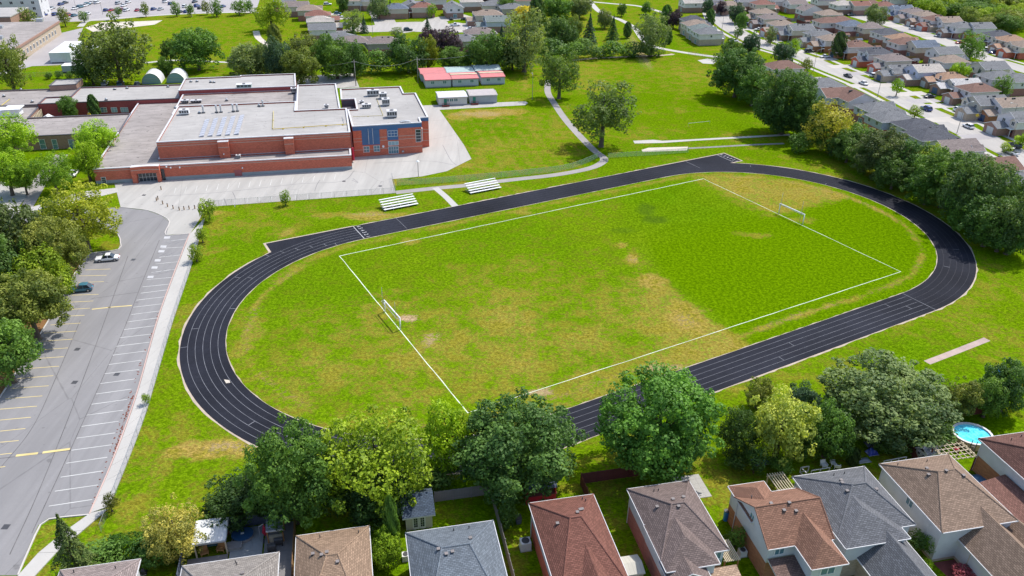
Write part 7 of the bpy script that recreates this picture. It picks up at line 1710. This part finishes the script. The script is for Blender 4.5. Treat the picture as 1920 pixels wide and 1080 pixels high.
# ------------------------------------------------------------------ back gardens along the bottom (site grid, metres)
def board_fence(a, b, h, mat, label, board=.14, posts=2.4, lean=0.0):
    """privacy fence: posts, rails and every board"""
    A, B = SITE.w(*a), SITE.w(*b); d = B - A; L = d.length; root = empty('board_fence', A, math.atan2(d.y, d.x)); rng = random.Random(int(a[0] * 13 + b[1] * 7))
    n = max(1, round(L / posts))
    for i in range(n + 1):
        mb = MB(); x = L * i / n; mb.box(x - .05, -.11, 0, x + .05, -.025, h + .1); mb.build('post', M[mat], root)
    mb = MB()
    for zz in (.35, h - .25): mb.box(0, -.06, zz, L, -.025, zz + .09)
    mb.build('rail', M[mat], root)
    vs = [];
    for k_ in range(3):
        mb = MB(); mb.box(0, -.015, .03, board - .012, .012, h - k_ * .02); vs.append(mb.mesh('board', M[mat]))
    nb = int(L / board); half = max(1, math.ceil(nb / 110))
    if nb <= 110:
        for i in range(nb): link('board', vs[rng.randrange(3)], root, (i * board, rng.uniform(-.004, .004), 0))
    else:
        for i in range(nb): link('board', vs[rng.randrange(3)], root, (i * board, rng.uniform(-.004, .004), 0))
    return tag(root, label, 'fence', 'garden fences')
S2 = lambda px, py, z=0: SITE.px(px, py, z)
board_fence((-23.5, 77.3), (-10.9, 77.3), 1.9, 'wood_slate', 'dark slate fence behind the white canopy patio', .2)
board_fence((-23.6, 66.5), (-23.6, 77.2), 1.9, 'wood_slate', 'dark slate fence on the left side of the canopy patio', .2)
board_fence((-10.8, 66.0), (-10.8, 77.2), 1.8, 'wood', 'brown fence between the patio and the light tan house', .2)
board_fence((6.9, 77.0), (14.2, 77.0), 1.8, 'wood_grey', 'weathered grey fence beside the dark roofed shed', .22)
board_fence((14.3, 60.0), (14.3, 77.0), 1.8, 'wood_grey', 'weathered fence on the right side of the blue grey house garden', .2)
p, q, r_ = S2(1088, 908), S2(1192, 896), S2(1104, 927)
board_fence((p.x, p.y), (q.x + 1.5, p.y + .1), 1.9, 'wood_red', 'dark red fence behind the vivid maple', .16)
board_fence((p.x, p.y - 5.5), (p.x, p.y), 1.9, 'wood_red', 'dark red side fence meeting the maple garden', .16)
board_fence((14.6, 61.0), (18.2, 61.0), 1.6, 'wood_red', 'short dark fence and gate beside the reddish roofed house', .16)
p = S2(1815, 790); board_fence((80.5, 79.8), (92, 79.8), 1.8, 'wood_red', 'dark fence behind the round pool', .2)
q = S2(1700, 828); board_fence((74.0, 71.0), (76.5, 77.5), 1.5, 'wood_red', 'short dark fence behind the white playhouse', .2)

# canopy patio
def deck(x0, x1, y0, y1, z, mat, label, name='patio_deck', tile=None, group=None):
    root = empty(name, SITE.w((x0 + x1) / 2, (y0 + y1) / 2), SITE.a); w, d = x1 - x0, y1 - y0
    mb = MB(); mb.box(-w / 2, -d / 2, 0, w / 2, d / 2, z - .03); mb.build('bed', M['kerb'], root)
    tx, ty = (tile, tile) if not isinstance(tile, tuple) else tile
    nx, ny = max(1, round(w / tx)), max(1, round(d / ty)); mbs = MB(); mbs.box(.008, .008, z - .03, w / nx - .008, d / ny - .008, z); me = mbs.mesh('paver', M[mat])
    for i in range(nx):
        for j in range(ny): link('paver', me, root, (-w / 2 + i * w / nx, -d / 2 + j * d / ny, 0))
    return tag(root, label, 'patio', group)
deck(-23.2, -18.6, 67.5, 73.0, .12, 'wood_grey', 'grey boarded deck in front of the white canopy', tile=(4.6, .4))
deck(-18.4, -14.6, 67.5, 76.9, .2, 'block_grey', 'blue grey paved patio beside the white canopy', tile=1.3)
deck(-14.4, -11.0, 67.5, 76.9, .16, 'asphalt', 'grey patio under the red parasol', tile=1.7)
can = empty('patio_canopy', SITE.w(-20.4, 74.8), SITE.a)
mb = MB(); mb.add([(-1.85, 1.75, 2.75), (1.85, 1.75, 2.75), (1.85, -1.9, 2.45), (-1.85, -1.9, 2.45)], [(3, 2, 1, 0)]); mb.add([(-1.85, 1.75, 2.6), (1.85, 1.75, 2.6), (1.85, -1.9, 2.3), (-1.85, -1.9, 2.3)], [(0, 1, 2, 3)]); mb.build('roof_sheet', M['ribbed'], can).color = (.66, .67, .68, 1)
mb = MB(); mb.box(-1.9, -1.98, 2.25, 1.9, -1.88, 2.5); mb.box(-1.95, -1.9, 2.3, -1.85, 1.8, 2.62); mb.box(1.85, -1.9, 2.3, 1.95, 1.8, 2.62); mb.build('fascia', M['galv'], can)
for x in (-1.75, 1.75):
    for y in (-1.7, 1.6): mb = MB(); mb.box(x - .08, y - .08, 0, x + .08, y + .08, 2.4); mb.build('post', M['wood_pale'], can)
mb = MB(); mb.quad((-1.7, 1.4, .1), (1.7, 1.4, .1), (1.7, 1.4, 2.4), (-1.7, 1.4, 2.4)); mb.build('back_screen', M['wood_red'], can)
tag(can, 'white metal patio canopy on posts over orange seats', 'canopy')
def seat(x, y, rz, mat, label, cat='chair', w=.7, name='garden_chair', z=.15):
    root = empty(name, SITE.w(x, y, z), SITE.a + rz); mb = MB(); mb.box(-w / 2, -.35, .32, w / 2, .3, .44); mb.build('seat', M[mat], root); mb = MB(); mb.add([(-w / 2, .3, .4), (w / 2, .3, .4), (w / 2, .45, .95), (-w / 2, .45, .95), (-w / 2, .38, .4), (w / 2, .38, .4), (w / 2, .53, .95), (-w / 2, .53, .95)], [(0, 1, 2, 3), (4, 7, 6, 5), (3, 2, 6, 7), (0, 3, 7, 4), (1, 5, 6, 2)]); mb.build('backrest', M[mat], root)
    for sx in (-1, 1):
        for sy in (-1, 1): mb = MB(); mb.box(sx * (w / 2 - .05) - .03, sy * .28 - .03, 0, sx * (w / 2 - .05) + .03, sy * .28 + .03, .32); mb.build('leg', M[mat], root)
        mb = MB(); mb.box(sx * w / 2 - .04, -.35, .56, sx * w / 2 + .04, .35, .62); mb.build('armrest', M[mat], root)
    return tag(root, label, cat, 'garden seats')
seat(-21.3, 73.4, .3, 'wood_new', 'orange wooden seat under the left side of the white canopy', w=.9); seat(-19.4, 73.6, -.2, 'wood_new', 'orange wooden seat under the right side of the white canopy', w=.9)
seat(-20.4, 74.6, 0, 'glass_blue', 'teal sofa under the white canopy', 'sofa', 1.9, 'garden_sofa'); seat(-20.6, 70.3, 2.5, 'glass_blue', 'blue lounger on the grey deck near the house wall', 'chair', .9)
p = S2(455, 1003, .6); tub = empty('hot_tub', SITE.w(p.x, p.y), SITE.a); mb = MB(); n = 20
mb.prism([(1.25 * math.cos(2 * math.pi * i / n), 1.05 * math.sin(2 * math.pi * i / n)) for i in range(n)], 0, .7, cap=False); mb.build('tub_wall', M['wood_grey'], tub); mb = MB(); mb.prism([(1.32 * math.cos(2 * math.pi * i / n), 1.12 * math.sin(2 * math.pi * i / n)) for i in range(n)], .7, .85); cv = mb.build('cover', M['car_paint'], tub); cv.color = (.02, .07, .16, 1); mb = MB(); mb.box(-.2, -.1, .86, .2, .1, .92); mb.build('strap', M['win_white'], tub); tag(tub, 'round hot tub with dark blue cover beside the canopy', 'hot tub')
p = S2(519, 1014, 0); gz = empty('bar_pavilion', SITE.w(p.x, p.y + .5), SITE.a)
roof_mesh([[(-1.0, -1.0, 2.3), (1.0, -1.0, 2.3), (1.0, .2, 2.75), (-1.0, .2, 2.75)], [(1.0, 1.1, 2.3), (-1.0, 1.1, 2.3), (-1.0, .2, 2.75), (1.0, .2, 2.75)]]).build('roof', [M['shingle'], M['trim']], gz).color = (.25, .27, .3, 1)
for x in (-.9, .9):
    for y in (-.85, .95): mb = MB(); mb.box(x - .07, y - .07, 0, x + .07, y + .07, 2.3); mb.build('post', M['wood_new'], gz)
mb = MB(); mb.box(-.85, .85, .1, .85, .92, 2.2); mb.build('back_panel', M['wood_pale'], gz); mb = MB(); mb.box(-.8, -.8, .1, .8, -.45, 1.05); mb.build('counter', M['wood_pale'], gz); tag(gz, 'small grey roofed garden bar with pale timber counter', 'pavilion')
p = S2(490, 1016, 0); um = empty('parasol', SITE.w(p.x, p.y), SITE.a); mb = MB(); mb.tube((0, 0, 0), (0, 0, .12), .45, n=12); mb.build('base', M['dark_metal'], um); mb = MB(); mb.tube((0, 0, .1), (0, 0, 2.5), .04); mb.tube((0, 0, 2.5), (.6, 0, 2.9), .035); mb.build('pole', M['galv'], um)
mb = MB(); n = 10
for i in range(n):
    a, b = 2 * math.pi * i / n, 2 * math.pi * (i + 1) / n; r1 = .34 if i % 2 else .26; r2 = .26 if i % 2 else .34
    mb.add([(.6, 0, 2.9), (.6 + r1 * math.cos(a), r1 * math.sin(a), 1.5), (.6 + r2 * math.cos(b), r2 * math.sin(b), 1.5), (.6, 0, .8)], [(0, 1, 2), (1, 3, 2)])
mb.build('folded_canopy', M['red_paint'], um); tag(um, 'folded red parasol on the grey patio', 'parasol')
p = S2(440, 1026, .3); fp = empty('fire_table', SITE.w(p.x, p.y), SITE.a); mb = MB(); mb.box(-.8, -.5, .2, .8, .5, .62); mb.build('body', M['block_grey'], fp); mb = MB(); mb.box(-.9, -.6, .62, .9, .6, .7); mb.build('top', M['asphalt'], fp); tag(fp, 'low grey fire table on the blue grey patio', 'table')
for i, (x, y, mt, l) in enumerate(((510, 1030, 'dark_metal', 'black barbecue on the grey patio beside the house'), (523, 1018, 'dark_metal', 'black planter beside the garden bar'))):
    p = S2(x, y, .5); b = empty('barbecue' if i == 0 else 'planter', SITE.w(p.x, p.y, .16), SITE.a); mb = MB(); mb.box(-.5, -.3, .45, .5, .3, .85); mb.build('body', M[mt], b); mb = MB(); mb.tube((-.5, 0, .9), (.5, 0, .9), .28, n=10); mb.build('lid', M['dark_metal'], b)
    for sx in (-1, 1): mb = MB(); mb.box(sx * .42 - .05, -.25, 0, sx * .42 + .05, .25, .45); mb.build('leg', M['dark_metal'], b)
    tag(b, l, 'barbecue' if i == 0 else 'planter')

# dark roofed garden shed with french doors
sh = empty('garden_shed', SITE.w(4.45, 74.6), SITE.a)
mb = MB(); mb.prism([(-1.65, -1.9), (1.65, -1.9), (1.65, 1.6), (-1.65, 1.6)], 0, 2.45, cap=False); mb.add([(-1.65, -1.9, 2.45), (-1.65, 1.6, 2.45), (-1.65, .1, 3.3)], [(0, 1, 2)]); mb.add([(1.65, -1.9, 2.45), (1.65, 1.6, 2.45), (1.65, .1, 3.3)], [(0, 1, 2)]); mb.build('wall', M['siding'], sh).color = (.50, .46, .41, 1)
o = roof_mesh([[(-2.05, -1.3 - .9, 2.35), (2.05, -2.2, 2.35), (2.05, .5, 3.7), (-2.05, .5, 3.7)], [(2.05, 2.0, 2.9), (-2.05, 2.0, 2.9), (-2.05, .5, 3.7), (2.05, .5, 3.7)]]).build('roof', [M['shingle'], M['trim']], sh); o.color = (.075, .10, .14, 1)
for x in (-.42, .42):
    mb = MB(); mb.box(x - .4, -1.97, .1, x + .4, -1.88, 2.1); d_ = mb.build('door', M['trim'], sh)
    for i in range(2):
        for j in range(4): mb = MB(); xx = x - .24 + i * .25; zz = .45 + j * .38; mb.quad((xx, -1.985, zz), (xx + .21, -1.985, zz), (xx + .21, -1.985, zz + .33), (xx, -1.985, zz + .33)); mb.build('pane', M['glass'], d_)
tag(sh, 'beige garden shed with dark blue roof and glazed double doors', 'shed')
sw = empty('swing_bench', SITE.w(9.2, 68.9), SITE.a)
for x in (-1.1, 1.1): mb = MB(); mb.box(x - .06, -.5, 0, x + .06, -.38, 1.9); mb.box(x - .06, .38, 0, x + .06, .5, 1.9); mb.build('post', M['wood_new'], sw)
mb = MB(); mb.box(-1.2, .36, 1.9, 1.2, .5, 2.02); mb.box(-1.2, -.5, 1.9, -1.08, .5, 2.02); mb.build('beam', M['wood_new'], sw); mb = MB(); mb.box(-.8, -.3, .5, .8, .3, .68); mb.build('cushion', M['glass_pale'], sw); mb = MB(); mb.box(-.9, .2, .68, .9, .34, 1.2); mb.build('backrest', M['glass_pale'], sw); tag(sw, 'timber swing bench with pale cushions behind the blue grey house', 'bench')
# beige storage shed beside the taupe house, heat pump units, bins
st = empty('storage_shed', SITE.w(27.9, 60.4), SITE.a); mb = MB(); mb.prism([(-1.15, -1.25), (1.15, -1.25), (1.15, 1.25), (-1.15, 1.25)], 0, 2.0, cap=False); mb.build('wall', M['siding'], st).color = (.46, .41, .30, 1)
o = roof_mesh(gable_faces(-1.3, 1.3, -1.4, 1.4, 2.0, .3)).build('roof', [M['ribbed'], M['trim']], st); o.color = (.48, .46, .40, 1); mb = MB(); mb.box(-.6, -1.32, .1, .6, -1.24, 1.8); mb.build('door', M['wood_pale'], st); tag(st, 'beige storage shed between the reddish and taupe roofs', 'shed')
def unit(px, py, label, s=1.0):
    p = S2(px, py, .5); b = empty('heat_pump', SITE.w(p.x, p.y), SITE.a); mb = MB(); mb.box(-.45 * s, -.4 * s, .1, .45 * s, .4 * s, .9 * s); mb.build('casing', M['win_white'], b); mb = MB(); mb.tube((0, 0, .9 * s), (0, 0, .96 * s), .34 * s, n=12); mb.build('grille', M['dark_metal'], b); mb = MB(); mb.box(-.5 * s, -.45 * s, 0, .5 * s, .45 * s, .1); mb.build('pad', M['slab'], b); tag(b, label, 'heat pump', 'heat pumps')
unit(985, 1022, 'white covered heat pump beside the reddish roofed house', 1.4); unit(1392, 1035, 'heat pump in the garden between the taupe and salmon houses'); unit(761, 1043, 'white box against the blue grey house wall')
p = S2(972, 975, .5); b = empty('wheelie_bin', SITE.w(p.x, p.y), SITE.a); mb = MB(); mb.add([(-.3, -.35, .1), (.3, -.35, .1), (.3, .35, .1), (-.3, .35, .1), (-.36, -.42, 1.0), (.36, -.42, 1.0), (.36, .42, 1.0), (-.36, .42, 1.0)], [(0, 1, 5, 4), (1, 2, 6, 5), (2, 3, 7, 6), (3, 0, 4, 7)]); mb.build('body', M['wood_slate'], b); mb = MB(); mb.box(-.38, -.45, 1.0, .38, .45, 1.08); mb.build('lid', M['dark_metal'], b); tag(b, 'dark bin beside the reddish roofed house', 'bin')
p = S2(1361, 968, .6); b = empty('water_butt', SITE.w(p.x, p.y), SITE.a); mb = MB(); mb.tube((0, 0, 0), (0, 0, 1.5), .32, .35, n=12); bd = mb.build('barrel', M['car_paint'], b); bd.color = (.02, .18, .5, 1); mb = MB(); mb.tube((0, 0, 1.5), (0, 0, 1.58), .36, n=12); mb.build('lid', M['dark_metal'], b); tag(b, 'bright blue rain barrel at the corner of the salmon house', 'barrel')
# paver patio behind the taupe house
a0, a1 = S2(1318, 918), S2(1371, 908); deck(39.0, 43.2, 71.0, 75.4, .06, 'concrete', 'square pale paved patio behind the taupe roofed house', tile=.82)
# trellis between the taupe and salmon houses; pergolas
def pergola(x0, x1, y0, y1, h, n, mat, label, along='x', pm=None, cross=0):
    root = empty('pergola', SITE.w((x0 + x1) / 2, (y0 + y1) / 2), SITE.a); w, d = (x1 - x0) / 2, (y1 - y0) / 2
    for sx in (-1, 1):
        for sy in (-1, 1): mb = MB(); mb.box(sx * w - .07, sy * d - .07, 0, sx * w + .07, sy * d + .07, h); mb.build('post', M[pm or mat], root)
    for s in (-1, 1): mb = MB(); mb.box(-w - .2, s * d - .05, h, w + .2, s * d + .05, h + .16) if along == 'y' else mb.box(s * w - .05, -d - .2, h, s * w + .05, d + .2, h + .16); mb.build('beam', M[mat], root)
    for i in range(n):
        t = -1 + 2 * i / (n - 1); mb = MB()
        mb.box(t * w - .05, -d - .3, h + .16, t * w + .05, d + .3, h + .28) if along == 'y' else mb.box(-w - .3, t * d - .05, h + .16, w + .3, t * d + .05, h + .28); mb.build('slat', M[mat], root)
    for i in range(cross):
        t = -1 + 2 * i / max(1, cross - 1); mb = MB(); mb.box(t * w - .04, -d - .3, h + .29, t * w + .04, d + .3, h + .36) if along == 'x' else mb.box(-w - .3, t * d - .04, h + .29, w + .3, t * d + .04, h + .36); mb.build('cross_slat', M[mat], root)
    return tag(root, label, 'pergola', 'garden pergolas')
pergola(38.9, 40.6, 58.6, 61.2, 2.2, 9, 'wood_pale', 'slatted timber arbour against the taupe roofed house', 'y', 'wood_new')
p = S2(1465, 905, 2.0); pergola(p.x - 1.2, p.x + 1.0, p.y - 1.3, p.y + 1.4, 2.0, 7, 'wood_pale', 'pale slatted pergola behind the salmon roofed house', 'y')
p = S2(1790, 850, 2.3); pergola(p.x - 2.3, p.x + 2.3, p.y - 1.3, p.y + 1.5, 2.3, 5, 'wood_pale', 'open lattice pergola beside the pool', 'x', 'wood_red', 7)
# deck rails and furniture behind the dark grey house
def rail(px0, px1, label, h=1.0):
    a, b = S2(*px0, h), S2(*px1, h); A, B = SITE.w(a.x, a.y), SITE.w(b.x, b.y); d = B - A; root = empty('deck_railing', A, math.atan2(d.y, d.x)); L = d.length
    mb = MB(); mb.box(0, -.06, h - .08, L, .06, h); mb.build('top_rail', M['trim'], root); n = max(2, int(L / 1.2) + 1)
    for i in range(n): mb = MB(); x = L * i / (n - 1); mb.box(x - .05, -.05, 0, x + .05, .05, h); mb.build('post', M['trim'], root)
    mb = MB(); mb.box(0, -.03, .1, L, .03, .18); mb.build('bottom_rail', M['trim'], root); tag(root, label, 'railing', 'deck railings')
rail((1502, 876), (1517, 874), 'short white deck rail behind the dark grey house'); rail((1522, 882), (1556, 876), 'long white deck rail behind the dark grey house'); rail((1658, 864), (1700, 856), 'white deck rail behind the tan house'); rail((1502, 876), (1512, 886), 'white deck rail side piece behind the dark grey house')
for i, (x, y) in enumerate(((1545, 872), (1562, 868), (1570, 875))): p = S2(x, y, .5); seat(p.x, p.y, i * 1.3, 'win_white', f'white garden chair behind the dark grey house, {ordinal(i)} from the left', w=.8)
# playhouse, pool and clutter
p = S2(1738, 847, 1.0); ph = empty('playhouse', SITE.w(p.x, p.y), SITE.a + .25); mb = MB(); mb.prism([(-1.1, -.9), (1.1, -.9), (1.1, .9), (-1.1, .9)], 0, 1.5, cap=False); mb.build('wall', M['siding'], ph).color = (.62, .63, .62, 1)
o = roof_mesh(gable_faces(-1.25, 1.25, -1.1, 1.1, 1.45, .7)).build('roof', [M['shingle'], M['trim']], ph); o.color = (.30, .31, .33, 1)
for i in range(3): put('window', WIN, ph, -.7 + i * .7, -.9, .9, .4, .5, '-y')
for i in range(2): put('window', WIN, ph, -1.1, -.4 + i * .8, .9, .4, .5, '-x')
tag(ph, 'white playhouse with grey roof and little windows', 'playhouse')
deck(68.8, 73.2, 68.4, 71.5, .1, 'block_grey', 'grey patio beside the white playhouse', tile=.9)
pool = empty('swimming_pool', SITE.w(85.7, 74.6), SITE.a); n = 28; ex, ey = 2.75, 2.5
ringp = lambda k_: [(ex * k_ * math.cos(2 * math.pi * i / n), ey * k_ * math.sin(2 * math.pi * i / n)) for i in range(n)]
for i in range(14):
    a, b = ringp(1.0), None; mb = MB(); j0 = i * 2
    for j in (j0, j0 + 1):
        p0, p1 = a[j % n], a[(j + 1) % n]; mb.quad((*p0, 0), (*p1, 0), (*p1, 1.25), (*p0, 1.25))
    mb.build('wall_panel', M['wood_pale'], pool)
mb = MB(); o_, i_ = ringp(1.05), ringp(.93); mb.strip([(*p, 1.3) for p in o_ + o_[:1]][::-1], [(*p, 1.3) for p in i_ + i_[:1]][::-1]); mb.strip([(*p, 1.18) for p in o_ + o_[:1]], [(*p, 1.3) for p in o_ + o_[:1]]); mb.strip([(*p, 1.3) for p in i_ + i_[:1]], [(*p, .9) for p in i_ + i_[:1]]); mb.build('rim', M['trim'], pool)
tw = NT('pool_water'); v_ = tw.coord(); nz = tw.noise(v_, 2.2, 4, .6); tw.bump(nz, .25, .1); tw.b.inputs['Roughness'].default_value = .04
M['pool_water'] = tw.done(tw.mix(tw.ramp(nz, .35, .65), (.05, .52, .72, 1), (.18, .70, .82, 1)), .05, .5)
wat = sheet('water', ringp(.935), 1.08, M['pool_water'], pool)
for i in range(8):
    a = ringp(1.06)[int(i * n / 8)]; mb = MB(); mb.box(a[0] - .07, a[1] - .07, 0, a[0] + .07, a[1] + .07, 1.32); mb.build('upright', M['wood_pale'], pool)
tag(pool, 'round above ground swimming pool with turquoise water', 'pool')
lad = empty('pool_ladder', SITE.w(83.9, 72.2), SITE.a - .8)
for x in (-.3, .3): mb = MB(); mb.tube((x, 0, 0), (x, 0, 2.1), .05); mb.build('side_rail', M['dark_metal'], lad)
for i in range(4): mb = MB(); mb.box(-.3, -.05, .3 + i * .35, .3, .1, .36 + i * .35); mb.build('step', M['dark_metal'], lad)
tag(lad, 'dark ladder leaning on the near side of the pool', 'ladder')
def ball(px, py, r, col, label, name='play_ball', z=.3):
    p = S2(px, py, z); bm = bmesh.new(); bmesh.ops.create_icosphere(bm, subdivisions=2, radius=r)
    for v in bm.verts: v.co.z *= .8; v.co.x *= 1 + .25 * math.sin(v.co.y * 9 / r)
    me = bpy.data.meshes.new(name); bm.to_mesh(me); bm.free(); me.materials.append(M['car_paint']); o = link(name, me, None, SITE.w(p.x, p.y, r * .8)); o.color = (*col, 1); return tag(o, label, 'toy', 'garden play things')
ball(1772, 830, .55, (.45, .02, .04), 'red inflatable toy near the pool'); ball(1793, 843, .45, (.45, .02, .04), 'second red inflatable toy nearer the pergola'); ball(1762, 823, .4, (.6, .6, .65), 'white inflatable toy near the pool')
def tarp(px, py, w, d, h, col, label):
    p = S2(px, py, h / 2); root = empty('tarpaulin', SITE.w(p.x, p.y), SITE.a); mb = MB(); rng = random.Random(int(px)); n = 7
    g_ = [[(-w / 2 + w * i / n, -d / 2 + d * j / n, (h * (1 - (abs(2 * i / n - 1)) ** 3) * (1 - (abs(2 * j / n - 1)) ** 3)) * rng.uniform(.75, 1.05) + .03) for j in range(n + 1)] for i in range(n + 1)]
    V = [q for r in g_ for q in r]; mb.add(V, [(i * (n + 1) + j, (i + 1) * (n + 1) + j, (i + 1) * (n + 1) + j + 1, i * (n + 1) + j + 1) for i in range(n) for j in range(n)]); o = mb.build('cloth', M['car_paint'], root); o.color = (*col, 1); mb = MB(); mb.tube((-w / 2, -d / 2, .04), (w / 2, -d / 2, .04), .03); mb.build('hem', M['galv'], root); tag(root, label, 'tarpaulin', 'garden tarpaulins')
tarp(1425, 862, 2.6, 1.4, .9, (.02, .12, .30), 'blue tarpaulin under the pale yellow green tree'); tarp(1636, 845, 1.6, 1.2, .9, (.02, .05, .42), 'bright blue cover behind the tan house garden'); tarp(1618, 862, 2.2, 1.0, .4, (.16, .20, .26), 'grey folded sheet behind the tan house garden'); tarp(1872, 692, 1.3, .9, 1.6, (.02, .16, .6), 'blue slide panel at the tall dark tree by the pool garden')
tarp(1640, 828, 2.6, 1.5, 1.0, (.03, .035, .08), 'dark navy cover under the huge olive tree'); tarp(268, 1070, .8, .8, .7, (.05, .05, .06), 'black covered barbecue beside the pale mauve roof')
tarp(1850, 900, 3.4, 3.0, .5, (.05, .16, .30), 'blue awning sheet beside the dark brown roofed house')
# red playhouse under the dark tree
p = S2(1012, 925, .8); rp = empty('red_playset', SITE.w(p.x, p.y), SITE.a)
mb = MB(); mb.prism([(-2.0, -.9), (2.0, -.9), (2.0, .9), (-2.0, .9)], 0, 1.3, cap=False); mb.build('wall', M['red_paint'], rp); mb = MB(); mb.box(-2.1, -1.0, 1.3, 2.1, 1.0, 1.38); mb.build('deck', M['wood_red'], rp)
for x in (-1.9, 1.9): mb = MB(); mb.box(x - .08, -.9, 1.3, x + .08, .9, 2.4); mb.build('post', M['red_paint'], rp)
mb = MB(); mb.add([(-2.1, -1, 2.4), (2.1, -1, 2.4), (2.1, 1, 2.4), (-2.1, 1, 2.4), (-2.1, 0, 3.0), (2.1, 0, 3.0)], [(0, 1, 5, 4), (2, 3, 4, 5)]); mb.build('roof', M['wood_slate'], rp); tag(rp, 'dark red play hut under the large dark tree', 'play hut')
# front patch: walk, porch slab, garden beds
structure(sheet('garden_path', [SITE.w(64.8, 55.3), SITE.w(70.0, 55.3), SITE.w(70.0, 47), SITE.w(66.0, 47)], .02, M['wood_red']))
pb = SITE.w(67.9, 53.6); po = empty('porch_column', pb); mb = MB(); mb.tube((0, 0, 0), (0, 0, 3.3), .14, n=8); mb.build('shaft', M['wood_pale'], po); mb = MB(); mb.box(-.22, -.22, 0, .22, .22, .3); mb.build('base', M['wood_pale'], po); tag(po, 'cream porch column of the bay window house', 'column')
